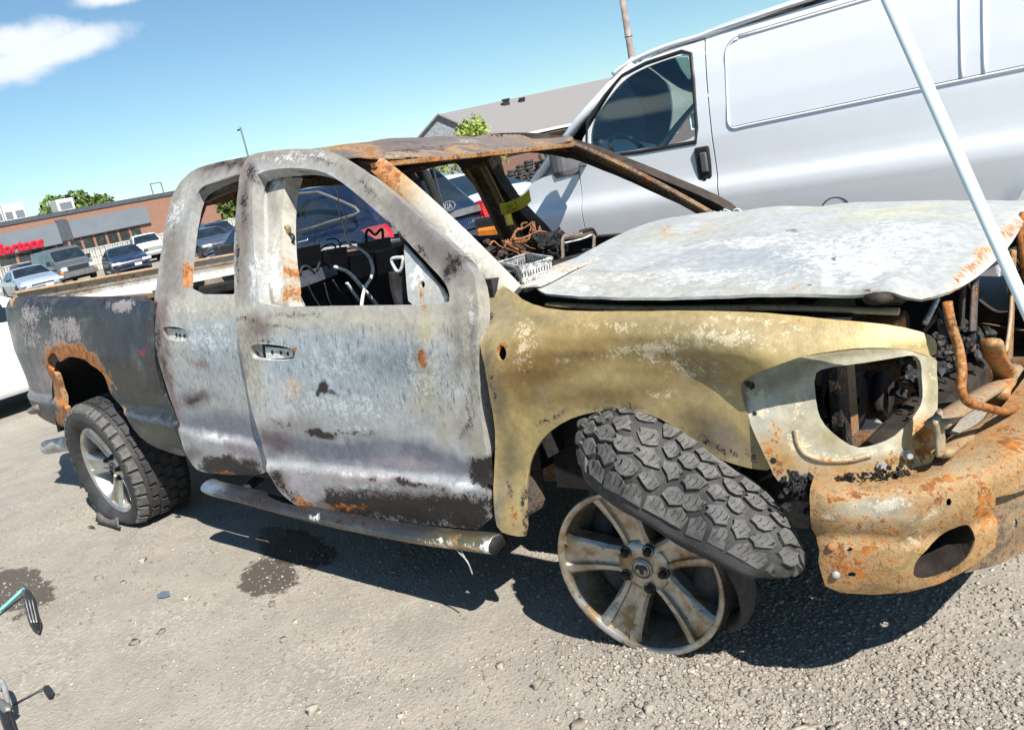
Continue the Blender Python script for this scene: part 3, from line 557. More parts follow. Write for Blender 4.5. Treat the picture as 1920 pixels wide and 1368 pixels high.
roof = panel('roof', roofS, RO, [], .014, .006, 'rust', roof_spec, raw=True, sm=2, dent=.003)
roof['label'] = 'rust brown warped roof skin'
def sweep(name, path, w, h, mat, base, parent=truck, up=(0, 0, 1), n=14, rust=.3, soot=.3, ash=.2, taper=None, bev=.3):
    "a pillar: rounded box section swept along a path"
    P = spline(path, n); T = np.gradient(P, axis=0); T /= np.linalg.norm(T, axis=1)[:, None]; up = np.array(up, float)
    q = np.array([(-1, -1+bev), (-1+bev, -1), (1-bev, -1), (1, -1+bev), (1, 1-bev), (1-bev, 1), (-1+bev, 1), (-1, 1-bev)])*.5
    V = []
    for i in range(n):
        s = np.cross(T[i], up); s /= np.linalg.norm(s); u = np.cross(s, T[i]); k = 1 if taper is None else np.interp(i/(n-1), np.linspace(0, 1, len(taper)), taper)
        V.append(P[i]+k*(q[:, :1]*w*s+q[:, 1:]*h*u))
    F = [(i*8+a, i*8+(a+1) % 8, (i+1)*8+(a+1) % 8, (i+1)*8+a) for i in range(n-1) for a in range(8)]+[list(range(8))[::-1], [(n-1)*8+a for a in range(8)]]
    o = mesh_obj(name, np.concatenate(V), F, M[mat], parent, True); autosmooth(o, 50); return simple_tint(o, base, rust, soot, ash)
for sgn in (-1, 1):
    near = sgn < 0
    wpo = sweep('windscreen_pillar', [(-1.16, sgn*.63, 1.645), (-.95, sgn*.678, 1.518), (-.72, sgn*.73, 1.362), (-.52, sgn*.775, 1.215), (-.44, sgn*.79, 1.15)], .07 if near else .05, .03, 'rust' if not near else 'panel', (190, 180, 158) if near else (36, 32, 31), up=(0, sgn*.8, .6), rust=.5 if near else .35, soot=.15 if near else .55, ash=.6 if near else .1)
    if near:
        for nm_ in ('tint', 'wear'): wpo.data.color_attributes.remove(wpo.data.color_attributes[nm_])
        tint(wpo, np.array([v.co[:] for v in wpo.data.vertices]), dict(base=(202, 198, 186), tint=[(740, 340, 50, 50, 0, (196, 150, 84), .8)], rust=[(715, 320, 40, 40, 0, .7), (770, 370, 30, 10, 40, .5)], ash=[(860, 460, 60, 60, 0, .6)]))
    sweep('roof_rail', [(-2.5, sgn*.61, 1.66), (-2.2, sgn*.62, 1.69), (-1.8, sgn*.62, 1.69), (-1.4, sgn*.62, 1.68), (-1.17, sgn*.615, 1.64)], .05, .05, 'rust', (40, 34, 32), rust=.3, soot=.7)
    sweep('rear_corner_pillar', [(-2.54, sgn*.60, 1.66), (-2.57, sgn*.68, 1.5), (-2.59, sgn*.78, 1.22), (-2.59, sgn*.82, .8)], .07, .08, 'rust', (96, 92, 88) if near else (70, 62, 58), up=(1, 0, 0), rust=.35, soot=.4, ash=.3)
sweep('windscreen_header', [(-1.155, -.66, 1.645), (-1.12, -.4, 1.642), (-1.11, 0, 1.64), (-1.12, .4, 1.642), (-1.155, .66, 1.645)], .03, .02, 'rust', (96, 68, 46), rust=.5, soot=.4)
sweep('roof_bow', [(-1.75, -.66, 1.69), (-1.74, -.3, 1.71), (-1.74, .3, 1.71), (-1.75, .66, 1.69)], .07, .02, 'rust', (60, 50, 46), rust=.4, soot=.6)
sweep('rear_header', [(-2.52, -.66, 1.66), (-2.54, 0, 1.70), (-2.52, .66, 1.66)], .05, .08, 'rust', (70, 60, 56), rust=.4, soot=.5)
# ---- centre pillars between the doors (right traced, left mirrored)
bpS = CurveSurf(CABP, lambda x, z: _door(z)+.055)
BP = [(500, 308), (548, 312), (534, 350), (528, 420), (530, 480), (538, 530), (548, 600), (560, 800), (500, 800), (488, 600), (483, 500), (484, 420), (490, 350)]
bp_spec = dict(base=(200, 196, 184), tint=[(510, 380, 20, 40, 0, (120, 116, 112), .6), (500, 480, 10, 90, 0, (176, 172, 164), .6)], rust=[(541, 520, 8, 60, 5, .85), (533, 340, 6, 14, 0, .6)], soot=[(495, 490, 7, 60, 0, .5), (508, 700, 30, 70, 0, .8)], ash=[(515, 520, 16, 60, 0, .7), (520, 345, 18, 16, 0, .6)])
center_pillar = panel('centre_pillar', bpS, BP, [], .016, .07, 'panel', bp_spec, dent=.004, back='darkrust')
lb = mirrored(center_pillar, mats=('darkrust', 'darkrust'))
sweep('pillar_post', [(-1.80, .66, 1.66), (-1.78, .72, 1.5), (-1.76, .82, 1.25), (-1.72, .84, 1.0), (-1.70, .85, .5)], .10, .15, 'rust', (56, 50, 46), up=(1, 0, 0), rust=.3, soot=.55, ash=.15, taper=[1.5, 1, 1, 1.2, 1.3])
for dx, wd in ((-.05, .018), (.05, .022), (.075, .012)):
    sweep('pillar_seam', [(-1.79+dx, .60, 1.62), (-1.77+dx, .64, 1.5), (-1.74+dx, .735, 1.22), (-1.70+dx, .76, .95)], wd, wd, 'rust', (104, 92, 78), up=(1, 0, 0), rust=.35, soot=.3, ash=.3)
# ---- left doors, seen from their charred inner side
mirrored(front_door, mats=('darkrust', 'darkrust')); mirrored(rear_door, mats=('darkrust', 'darkrust'))
mirrored(front_fender, mats=('darkrust', 'darkrust')); mirrored(bezel, 'headlamp_bezel', ('darkrust', 'darkrust'))
lbs = mirrored(bed_side, mats=('palesteel', 'char'))
# ---- mirror sail, handle cups, fuel/lock openings
sailS = CurveSurf(CABP, lambda x, z: _door(z)+.012)
SL = [(756, 455), (766, 468), (780, 482), (800, 505), (838, 552), (838, 570), (800, 572), (767, 572), (763, 540), (760, 505)]
sl_spec = dict(base=(186, 188, 186), tint=[(800, 540, 30, 14, 0, (196, 190, 170), .5)], rust=[(790, 550, 7, 20, 0, .6)], ash=[(780, 520, 16, 30, 0, .5)])
sail = panel('mirror_sail', sailS, SL, [[(786, 533), (790, 525), (796, 528), (797, 536), (793, 540), (788, 539)]], .011, .012, 'panel', sl_spec, parent=front_door, dent=.002)
for nm, surf, hole, door, plate, dots in (('front', doorS, FDH, front_door, [(497, 650), (548, 655), (550, 670), (500, 674)], ((511, 660), (527, 661), (540, 663))), ('rear', cabS, RDH, rear_door, [(304, 614), (352, 618), (353, 639), (306, 637)], ((331, 628), (338, 629), (346, 630)))):
    s2 = CurveSurf(CABP, (lambda f: (lambda x, z: f(x, z)+.03))(surf.off))
    cup = panel('handle_cup', s2, [(hole[0][0]-6, hole[0][1]-10), (hole[5][0]+6, hole[5][1]-16), (hole[5][0]+8, hole[5][1]+14), (hole[0][0]-4, hole[0][1]+24)] , [], .02, .006, 'black', dict(base=(50, 50, 50)), parent=door, sm=0, dent=0)
    s3 = CurveSurf(CABP, (lambda f: (lambda x, z: f(x, z)+.018))(surf.off))
    pl = panel('handle_plate', s3, plate, [], .015, .004, 'panel', dict(base=(196, 194, 188), ash0=.4), parent=door, sm=0, dent=0)
    for (u, v) in dots:
        mb = MB(); p = on(s3, [(u, v)], 0)[0]; n = on(s3, [(u, v)], .002)[0]; mb.tube([p, n], .008, 10); mb.build('bolt_hole', M['black'], door)
# ---- bed: floor, front wall, tailgate with pressed inner face
mb = MB(); mb.box((-3.53, 0, .78), (1.86, 1.12, .03)); [mb.box((-3.53, y, .80), (1.86, .06, .02)) for y in np.linspace(-.5, .5, 7)]; simple_tint(mb.build('bed_floor', M['panel'], truck), (150, 146, 138), .2, .2, .4)
mb = MB(); mb.box((-2.61, 0, 1.0), (.03, 1.76, .5)); mb.box((-2.61, 0, 1.25), (.05, 1.78, .04)); simple_tint(mb.build('bed_front_wall', M['panel'], truck), (130, 128, 122), .3, .3, .3)
tg = []
for i, z in enumerate(np.linspace(.80, 1.315, 40)):
    row = []
    for y in np.linspace(-.86, .86, 90):
        x = -4.46+.0
        if 1.27 < z: x += .03
        elif 1.245 < z: x += .012
        if .86 < z < 1.2 and abs(y) < .74: x += .016*min(1, (z-.86)/.03, (1.2-z)/.03, (.74-abs(y))/.04)
        if .93 < z < 1.13 and abs(abs(y)-.4) < .26: x -= .014*min(1, (z-.93)/.025, (1.13-z)/.025, (.26-abs(abs(y)-.4))/.03)
        row.append((x, y, z))
    tg.append(row)
mb = MB(); mb.grid(tg); tgo = mb.build('tailgate', M['panel'], truck, True)
P = np.concatenate(tg); tint(tgo, P, dict(base=(204, 202, 196), warp=8, tint=[(250, 520, 260, 9, -10, (182, 164, 138), .7)], rust=[(200, 527, 200, 3, -10, .5), (160, 545, 40, 5, 0, .5), (400, 497, 40, 3, -8, .5)], ash=[(250, 540, 160, 14, -8, .7)], soot=[(120, 551, 60, 2, -6, .5)]))
mb = MB(); mb.box((-4.475, 0, 1.03), (.02, 1.8, .52)); mb.box((-4.44, 0, 1.322), (.085, 1.76, .016), bev=.006); simple_tint(mb.build('tailgate_shell', M['panel'], tgo), (176, 166, 148), .42, .1, .4)
for yy in (-.86, .86): mb = MB(); mb.grid([[(x, yy, z) for x in np.linspace(-4.44, -2.62, 4)] for z in (.78 if yy > 0 else 1.06, 1.1, 1.25)]); simple_tint(mb.build('bed_inner_wall', M['panel'], truck), (170, 166, 158), .3, .1, .4)
for sgn in (-1, 1):
    sweep('bed_rail', [(-4.5, sgn*.875, 1.262-.022*(sgn < 0)), (-3.5, sgn*.89, 1.268-.022*(sgn < 0)), (-2.62, sgn*.895, 1.268-.022*(sgn < 0))], .06, .02, 'bed' if sgn < 0 else 'panel', (40, 42, 46) if sgn < 0 else (196, 192, 182), rust=.3, soot=.4 if sgn < 0 else .1, ash=.1 if sgn < 0 else .5)
# rear bumper end
mb = MB(); mb.tube(spline([(-4.40, -.86, .60), (-4.52, -.87, .57), (-4.60, -.80, .56), (-4.62, -.5, .56), (-4.62, .5, .56), (-4.58, .82, .56)], 24), .085, 10, flat=.4)
simple_tint(mb.build('rear_bumper', M['bed'], truck, True), (120, 124, 132), .25, .5, .2)
# ---- cab interior: floor, bulkhead, firewall, dash beam
mb = MB(); mb.box((-1.55, 0, .50), (1.95, 1.72, .04)); [mb.box((-1.5, y, .55), (1.9, .3, .1)) for y in (0,)]; mb.build('cab_floor', M['black'], truck)
for sgn in (-1, 1): mb = MB(); mb.box((-1.55, sgn*.86, .46), (2.0, .14, .14), bev=.03); mb.build('rocker_sill', M['char'], truck)
mb = MB(); mb.box((-2.53, 0, .87), (.04, 1.68, .72)); [mb.box((-2.505, y, .95), (.03, .34, .42), bev=.01) for y in (-.55, -.1, .35, .62)]; mb.box((-2.50, 0, 1.225), (.07, 1.66, .05), bev=.01); mb.build('rear_bulkhead', M['black'], truck)
mb = MB(); mb.box((-.52, 0, .88), (.05, 1.66, .66)); mb.box((-.60, 0, 1.16), (.22, 1.60, .03)); mb.build('firewall', M['char'], truck)
mb = MB(); mb.tube(spline([(-.78, -.80, 1.06), (-.76, -.3, 1.10), (-.76, .3, 1.10), (-.78, .80, 1.06)], 14), .03, 8); mb.build('dash_beam', M['darkrust'], truck)
# ---- front bumper: chrome burnt to rust, wraps round the corner
BUP = [(.46, -.985), (.60, -.965), (.74, -.915), (.86, -.82), (.94, -.70), (.985, -.55), (1.005, -.3), (1.01, 0)]
_bu = tab([.3, .36, .385, .42, .47, .52, .545, .57, .60, .64, .665, .685, .70, .80], [.06, .045, .018, .004, 0, .002, .016, .006, 0, .004, .016, .04, .07, .17])
_bz2 = tab([.3, .64, .67, .69, .70, .80], [.3, .64, .664, .674, .677, .684])
class BumpS(CurveSurf):
    def pos(s, q): P = CurveSurf.pos(s, q); P[:, 2] = _bz2(P[:, 2]); P[:, 2] += .02*nsm(.75, 1.0, P[:, 0])+.004*np.sin(P[:, 0]*21+P[:, 2]*13); return P
bumS = BumpS(BUP, lambda x, z: _bu(z)+.03*np.exp(-(((x-.5)/.05)**2+((z-.52)/.06)**2)))
q = lambda u, v: bumS.hit(u, v)
smax = bumS.S[-1]
BU = [q(1519, 950), q(1522, 990), q(1536, 1030), q(1534, 1050), q(1547, 1095), q(1575, 1108), q(1640, 1116), q(1700, 1112), q(1760, 1095), q(1820, 1064), q(1866, 1035), q(1868, 985), q(1867, 945)]
BU = BU+[(bumS.sx(.965), .575), (smax-.3, .56), (smax, .555), (smax, .80), (smax-.3, .80), (bumS.sx(.9), .80), (bumS.sx(.8), .80), (bumS.sx(.7), .79), (bumS.sx(.6), .77), (bumS.sx(.52), .74), (q(1518, 950)[0], .70)]
FOG = [q(*p) for p in [(1711, 1073), (1716, 1052), (1728, 1036), (1752, 1010), (1790, 988), (1818, 987), (1828, 1008), (1822, 1036), (1798, 1060), (1764, 1078), (1735, 1086), (1716, 1084)]]
def oval(u, v, a, b, n=10):
    return [q(u+a*math.cos(t), v+b*math.sin(t)) for t in np.arange(n)*2*math.pi/n]
holes = [FOG, oval(1591, 1032, 8, 5), oval(1597, 1078, 8, 5), oval(1779, 945, 5, 7)]
for x, t, a in ((.62, .70, .02), (.80, .715, .012), (.885, .735, .014), (.90, .765, .02), (.945, .75, .012)):
    s0 = bumS.sx(x); holes.append([(s0+a*math.cos(k), t+a*.5*math.sin(k)) for k in np.arange(8)*math.pi/4])
bu_spec = dict(base=(130, 98, 58), warp=20, warp2=22, rust0=.33, tint=[(1640, 955, 70, 24, 0, (158, 153, 134), .95), (1560, 950, 40, 14, 10, (145, 131, 101), .8), (1800, 880, 60, 20, -25, (147, 140, 118), .9), (1580, 1000, 50, 10, 0, (152, 137, 93), .7), (1740, 965, 60, 12, -16, (140, 132, 109), .8), (1690, 1060, 26, 40, 0, (136, 116, 74), .7), (1600, 1060, 60, 30, 10, (112, 56, 31), .7), (1700, 1020, 40, 50, 0, (140, 120, 78), .6), (1850, 980, 16, 40, 0, (156, 104, 35), .8), (1640, 1010, 50, 14, 0, (88, 49, 39), .6), (1900, 830, 40, 20, -20, (152, 112, 54), .6)],
  rust=[(1590, 1060, 70, 40, 8, .7), (1600, 925, 90, 12, 0, .75), (1760, 905, 90, 12, -14, .62), (1850, 950, 30, 60, 0, .75), (1790, 1085, 60, 10, -14, .8), (1640, 1020, 60, 16, 4, .72), (1890, 830, 40, 30, 0, .7)],
  ash=[(1650, 945, 60, 14, -4, .66), (1700, 915, 70, 8, -10, .5), (1740, 960, 40, 10, -16, .6), (1560, 960, 26, 8, 6, .5), (1700, 1000, 14, 40, 0, .42), (1850, 880, 30, 10, -30, .5), (1540, 985, 20, 6, 0, .5)],
  norust=[(1660, 950, 60, 16, -4, .7), (1700, 1010, 26, 50, 0, .45), (1560, 958, 30, 10, 0, .6)], soot=[(1540, 945, 30, 4, 5, .5), (1640, 905, 40, 3, -5, .6), (1545, 1000, 10, 16, 0, .4), (1760, 935, 30, 8, -20, .45), (1600, 985, 60, 5, 2, .45), (1840, 900, 20, 20, 0, .42), (1690, 985, 40, 6, -5, .42), (1640, 1100, 60, 5, 0, .45), (1740, 890, 30, 6, -20, .42)])
bumper = panel('front_bumper', bumS, BU, holes, .011, .005, 'rust', bu_spec, raw=True, sm=0, hsm=1, dent=.004, back='darkrust')
bumper['label'] = 'rusted front bumper with an empty fog lamp hole'
mirrored(bumper)
for (u, v) in ((1559, 1026), (1567, 1076)):
    mb = MB(); a = bumS.pos(np.array([q(u, v)]))[0]; b = a+np.array([.003, -.007, .002]); mb.tube([a, a+(b-a)*.6, b], [.011, .010, .006], 10); mb.build('bolt', M['rustbar'] if u < 1560 else M['palesteel'], bumper, True)
# fog lamp well and inner reinforcement
mb = MB(); ring = bumS.pos(np.array(smooth_poly(FOG, 1))); c = ring.mean(0); d = np.array([-.10, .10, 0]); n = len(ring)
mb.add(np.concatenate([ring, ring+d*.35, c+(ring-c)*.86+d]), [(i, (i+1) % n, n+(i+1) % n, n+i) for i in range(n)]+[(n+i, n+(i+1) % n, 2*n+(i+1) % n, 2*n+i) for i in range(n)]); mb.build('fog_lamp_well', M['darkrust'], bumper, True)
mb = MB(); mb.tube(spline([(.60, -.80, .56), (.80, -.66, .56), (.90, -.4, .56), (.91, 0, .56), (.90, .4, .56), (.80, .66, .56)], 20), .055, 8, flat=.7); mb.build('bumper_beam', M['darkrust'], truck, True)
cenS = CurveSurf(BUP, lambda x, z: .035+.02*nsm(.5, .40, z)); s9 = cenS.sx(.88); s8 = cenS.S[-1]
cen = panel('centre_valance', cenS, [(s9, .41), (s8, .36), (s8, .62), (s9, .62)], [[(s9+.16+.012*math.cos(k), .50+.016*math.sin(k)) for k in np.arange(8)*math.pi/4]], .02, .005, 'rust', dict(base=(92, 82, 74), rust0=.30, soot0=.2, ash0=.2), raw=True, sm=0, hsm=0, dent=.003, back='darkrust'); mirrored(cen)
# charred foam and plastic between bezel and bumper
def lump(name, pts, r, mat, parent=truck, amp=.5, n=260, flat=1.0):
    "a crust: icosphere blobs strung along points, ragged"
    mb = MB(); P = spline(pts, 9); V = []; bm = bmesh.new(); bmesh.ops.create_icosphere(bm, subdivisions=2, radius=1)
    base = np.array([v.co[:] for v in bm.verts]); F = [[v.index for v in f.verts] for f in bm.faces]; bm.free()
    for k in range(max(10, int(n/3))):
        c = P[random.randrange(9)]+rng.normal(size=3)*r*.62*np.array([1, 1, flat]); s = r*(.12+.38*random.random()**1.5); mb.add(c+base*s*(1+(rng.random((len(base), 1))-.5)*amp*1.2)*(1+(fbm(base*1.3+c*50, 1.5, 2)-.5)*1.4)[:, None]*np.array([1, 1, flat]), F)
    o = mb.build(name, M[mat], parent); o['kind'] = 'stuff'; return o
lump('charred_foam', [(.60, -.90, .682), (.68, -.87, .685), (.74, -.81, .69)], .013, 'black', n=240)
lump('charred_foam', [(.46, -.88, .655), (.50, -.90, .64), (.52, -.86, .60)], .026, 'black', n=240)
# ---- front structure behind the missing grille
def tube_px(name, pts, ax, val, r, mat, parent=truck, n=24, sides=8, flat=None, tintv=None):
    P = spline([bp(u, v, ax, val if np.isscalar(val) else val[i]) for i, (u, v) in enumerate(pts)], n); mb = MB(); mb.tube(P, r, sides, flat=flat); o = mb.build(name, M[mat], parent, True)
    if tintv: simple_tint(o, *tintv)
    return o
tube_px('cooling_pipe', [(1776, 566), (1784, 610), (1797, 650), (1804, 695), (1802, 732), (1818, 755), (1850, 764), (1882, 771), (1905, 764), (1930, 757)], 0, [.83, .84, .85, .86, .86, .87, .87, .87, .87, .87], .011, 'rust', tintv=((150, 86, 44), .7, .1, .1))
tube_px('radiator_crossbar', [(1757, 795), (1800, 766), (1845, 738), (1880, 716), (1900, 690)], 0, .80, .03, 'panel', flat=.5, tintv=((140, 130, 112), .35, .2, .25))
tube_px('radiator_crossbar', [(1768, 850), (1800, 825), (1845, 800), (1868, 775), (1880, 740)], 0, .80, .024, 'panel', flat=.5, tintv=((140, 122, 94), .4, .2, .2))
tube_px('crossbar_bracket', [(1757, 780), (1762, 810), (1764, 850)], 0, .80, .03, 'panel', flat=.3, tintv=((150, 140, 120), .35, .15, .3))
tube_px('latch_support', [(1858, 640), (1866, 668), (1882, 694), (1884, 715), (1872, 735), (1878, 760)], 0, .81, .031, 'panel', flat=.45, tintv=((150, 118, 72), .4, .1, .2))
tube_px('support_post', [(1832, 470), (1826, 560), (1822, 660)], 0, .66, .03, 'panel', flat=.4, tintv=((96, 92, 90), .2, .45, .3))
tube_px('support_post', [(1806, 500), (1800, 600), (1806, 720)], 0, .60, .03, 'darkrust', flat=.5)
tube_px('support_post', [(1900, 470), (1896, 580), (1892, 690)], 0, .72, .026, 'rust', flat=.4, tintv=((92, 62, 46), .5, .3, 0))
tube_px('stay_rod', [(1898, 520), (1894, 600), (1886, 660)], 0, .80, .006, 'panel', tintv=((170, 150, 130), .3, 0, .2))
tube_px('stay_rod', [(1918, 400), (1912, 450), (1922, 520)], 0, .84, .010, 'rust', tintv=((140, 80, 40), .7, 0, 0))
tube_px('radiator_tie_bar', [(1640, 560), (1730, 548), (1800, 520), (1880, 480), (1960, 450)], 0, .68, .03, 'darkrust', flat=.5)
mb = MB(); mb.box((.62, 0, 1.07), (.12, 1.2, .05), bev=.01); mb.build('radiator_top', M['darkrust'], truck)
mb = MB(); mb.box((.60, 0, .60), (.14, 1.3, .10), bev=.02); mb.build('radiator_lower', M['darkrust'], truck)
for sgn in (-1, 1):
    sweep('frame_rail', [(-4.4, sgn*.48, .58), (-3.6, sgn*.48, .66), (-2.9, sgn*.48, .52), (-1.0, sgn*.46, .44), (-.2, sgn*.44, .5), (.5, sgn*.44, .56), (.84, sgn*.44, .56)], .09, .16, 'rust', (52, 40, 34), rust=.35, soot=.5)
    mb = MB(); mb.grid([[(x, sgn*(.60+.03*math.sin(x*5)), z) for x in np.linspace(-.55, .45, 10)] for z in np.linspace(.40, 1.06, 7)]); mb.grid([[(x, sgn*y, 1.06-.02*abs(x)) for x in np.linspace(-.55, .6, 8)] for y in (.60, .72, .80)]); mb.build('inner_wing', M['black'], truck, True)
    mb = MB(); R0 = .58; mb.grid([[(-3.57+R0*1.06*math.cos(t), sgn*y, .42+R0*math.sin(t)) for t in np.linspace(.05, math.pi-.05, 18)] for y in (.93, .78, .58)]); mb.build('wheel_house', M['black'], truck, True)
    mb = MB(); mb.grid([[(-3.57+r*1.06*math.cos(t), sgn*.58, .42+r*math.sin(t)) for t in np.linspace(.05, math.pi-.05, 18)] for r in (.02, .3, .58)]); mb.build('wheel_house_wall', M['black'], truck, True)
mb = MB(); mb.tube([(-3.57, -.8, .36), (-3.57, .8, .36)], .06, 10); mb.lathe([(.02, -.16), (.13, -.12), (.15, 0), (.13, .12), (.02, .16)], 14, c=(-3.57, .05, .36)); mb.build('rear_axle', M['char'], truck, True)
mb = MB(); mb.box((-3.0, 0, .62), (.5, .9, .2), bev=.04); mb.build('fuel_tank', M['black'], truck)
mb = MB(); mb.tube([(-.02, -.86, .36), (-.02, .86, .36)], .05, 8); mb.box((-.02, -.74, .36), (.12, .08, .26), bev=.02); mb.build('front_axle', M['char'], truck)
mb = MB(); mb.lathe([(.03, 0), (.16, 0), (.165, .012), (.165, .03), (.05, .03)], 28, M=Matrix.Rotation(math.pi/2, 4, 'X'), c=(0, -.80, .32)); mb.build('brake_disc', M['darkrust'], truck, True)
# engine
mb = MB(); mb.box((.02, 0, .80), (.62, .50, .42), bev=.05); mb.box((.02, -.30, .93), (.5, .16, .16), bev=.03); mb.box((.02, .30, .93), (.5, .16, .16), bev=.03); mb.build('engine_block', M['black'], truck)
for y, z, r, x in ((-.30, .86, .07, .42), (-.33, .70, .09, .42), (-.12, .66, .08, .44), (.1, .82, .07, .44), (-.5, .83, .06, .36)):
    mb = MB(); mb.lathe([(.01, .0), (r*.4, .0), (r*.45, .02), (r*.85, .02), (r, .03), (r, .05), (r*.9, .06), (r, .07), (r, 0.09), (.01, .09)], 20, M=Matrix.Rotation(math.pi/2, 4, 'Y'), c=(x-.05, y, z)); mb.build('pulley', M['darkrust'], truck, True)
mb = MB(); mb.box((.50, -.56, .84), (.02, .16, .36), bev=.004); simple_tint(mb.build('radiator_side_plate', M['panel'], truck), (118, 110, 104), .35, .35, .2)
mb = MB(); mb.box((.52, -.645, .80), (.03, .07, .34), bev=.004); simple_tint(mb.build('battery_strap', M['panel'], truck), (60, 56, 54), .2, .6, .3)
lump('melted_plastic', [(.46, -.62, .66), (.44, -.66, .78), (.40, -.6, .9)], .035, 'black', n=260); lump('melted_plastic', [(.3, -.6, 1.03), (.1, -.65, 1.05), (-.2, -.66, 1.06)], .03, 'black', n=300)
lump('melted_plastic', [(.62, -.3, .72), (.62, .1, .76), (.62, .4, .72)], .05, 'char', n=240)
mb = MB(); mb.box((.62, -.62, .99), (.12, .10, .05), bev=.01); simple_tint(mb.build('hood_hinge_plate', M['rust'], truck), (100, 70, 50), .5, .3, .1)
tube_px('seal_strip', [(1757, 560), (1745, 585), (1735, 605)], 0, .72, .008, 'panel', tintv=((180, 180, 178), 0, 0, .3))
mb = MB(); mb.tube(spline([(-.35, -.74, 1.105), (0, -.745, 1.085), (.4, -.735, 1.075), (.7, -.70, 1.05)], 20), .018, 6, flat=.5); simple_tint(mb.build('fender_rail', M['panel'], truck, True), (186, 170, 130), .35, .15, .3)
# ---- cowl below the windscreen
def cowl_z(x, y): p = np.stack([x*4, y*3, 0*x], -1); return 1.155+.04*(1-(y/.8)**2)+(fbm(p, 1.6, 3)-.5)*.03+.02*nsm(-.62, -.5, x)
cowl = panel('cowl', TopSurf(cowl_z), [(-.56, -.66), (-.53, -.79), (-.45, -.80), (-.34, -.72), (-.36, .72), (-.45, .80), (-.56, .76), (-.58, .2), (-.58, -.2)], [], .02, .006, 'panel', dict(base=(190, 182, 168), rust=[(1130, 480, 200, 10, -20, .42)], ash=[(1100, 495, 200, 20, -20, .6)], soot=[(1200, 450, 60, 8, -20, .42)]), raw=True, sm=1, dent=.006)
# ---- running board tube
NB_ = [(384, 908), (400, 917), (450, 929), (520, 948), (590, 966), (680, 985), (780, 1003), (860, 1014), (930, 1022)]
Pn = spline([bp(u, v, 1, -.985) for u, v in NB_], 60); mb = MB(); rr = np.full(60, .040); rr[:3] = (.012, .028, .037); mb.tube(Pn, rr, 16, flat=.8)
Vn = mb.V[0]; mid = np.repeat(Pn, 16, 0); Vn[:, 1] = mid[:, 1]+(Vn[:, 1]-mid[:, 1])*1.2+.012
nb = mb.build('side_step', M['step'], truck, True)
tint(nb, np.array([v.co[:] for v in nb.data.vertices]), dict(base=(92, 100, 110), tint=[(860, 1016, 90, 20, 0, (190, 172, 120), .8), (915, 1025, 14, 20, 0, (214, 216, 214), .8), (500, 940, 80, 20, 10, (70, 78, 92), .8), (400, 912, 26, 14, 0, (196, 214, 230), .9), (640, 980, 90, 20, 10, (120, 120, 116), .7), (760, 1000, 60, 16, 8, (96, 100, 104), .7)], rust=[(850, 1012, 12, 18, 0, .55), (870, 1025, 30, 6, 0, .5)], soot=[(480, 938, 90, 14, 10, .6), (660, 976, 110, 10, 9, .55), (560, 955, 40, 12, 10, .5)], ash=[(590, 968, 14, 10, 0, .8), (850, 1020, 70, 8, 4, .5), (915, 1028, 16, 16, 0, .8)]))  # dark middle holds door shade, pads and reflections; pale rear end a painted sheen
mb = MB(); dv = Pn[-1]-Pn[-2]; dv /= np.linalg.norm(dv); mb.tube([Pn[-1]+dv*.001, Pn[-1]+dv*.003], .038, 16, flat=.8); mb.build('open_end', M['black'], nb, True)
for x in (-.8, -2.1): sweep('step_bracket', [(x, -.98, .32), (x, -.86, .36), (x, -.6, .44)], .05, .03, 'char', (60, 58, 56), parent=nb)
tube_px('frayed_wire', [(852, 1010), (857, 1030), (876, 1052), (886, 1076)], 1, -1.01, .003, 'palesteel', nb, sides=5)
tube_px('frayed_wire', [(862, 1012), (866, 1034), (872, 1045)], 1, -1.01, .002, 'palesteel', nb, sides=5)
# exhaust tip
ex = [bp(90, 838, 1, -.80), bp(140, 828, 1, -.80)]; mb = MB(); mb.tube([ex[0], ex[0]+(ex[1]-ex[0])*.5, ex[1]], .05, 16, caps=False); mb.tube([ex[0]+(ex[1]-ex[0])*.06, ex[0]+(ex[1]-ex[0])*.08], .048, 16); mb.build('exhaust_tip', M['palesteel'], truck, True)
# door jamb seen in the gap between door and fender, hinge
tube_px('door_hinge', [(880, 672), (905, 676)], 1, -.93, .012, 'rustbar'); tube_px('door_hinge', [(890, 846), (915, 850)], 1, -.93, .012, 'palesteel')
mb = MB(); mb.box((-.50, -.83, .76), (.10, .14, .70), bev=.02); simple_tint(mb.build('door_jamb', M['panel'], truck), (104, 100, 94), .2, .45, .3)
# ---- seats and loose interior
def rod(name, pts, ax, val, r, mat='char', n=16, flat=None, tv=None): return tube_px(name, pts, ax, val, r, mat, n=n, sides=6, flat=flat, tintv=tv)
PS = ((206, 206, 204), .1, .1, .6)
seat = empty('seat_frame', ); seat.parent = truck
def srod(*a, **k): o = rod(*a, **k); o.parent = seat; return o
srod('seat_rail', [(546, 528), (556, 550), (570, 578)], 0, -1.62, .013, 'panel', flat=.6, tv=PS); srod('seat_rail', [(628, 500), (655, 512), (680, 540), (705, 570), (715, 590)], 0, -1.5, .013, 'panel', flat=.5, tv=PS); srod('seat_rail', [(650, 530), (664, 550), (684, 578)], 0, -1.42, .011, 'panel', flat=.4, tv=PS)
srod('seat_spring', [(577, 534), (588, 556), (603, 580)], 0, -1.6, .004); srod('seat_spring', [(624, 524), (640, 550), (660, 578)], 0, -1.55, .005); srod('seat_spring', [(608, 530), (616, 560), (626, 580)], 0, -1.58, .003)
srod('headrest_guide', [(562, 515), (566, 502), (574, 499), (582, 504), (590, 512)], 0, -1.66, .006); srod('headrest_guide', [(594, 508), (600, 492), (607, 490), (614, 496), (620, 502)], 0, -1.66, .006)
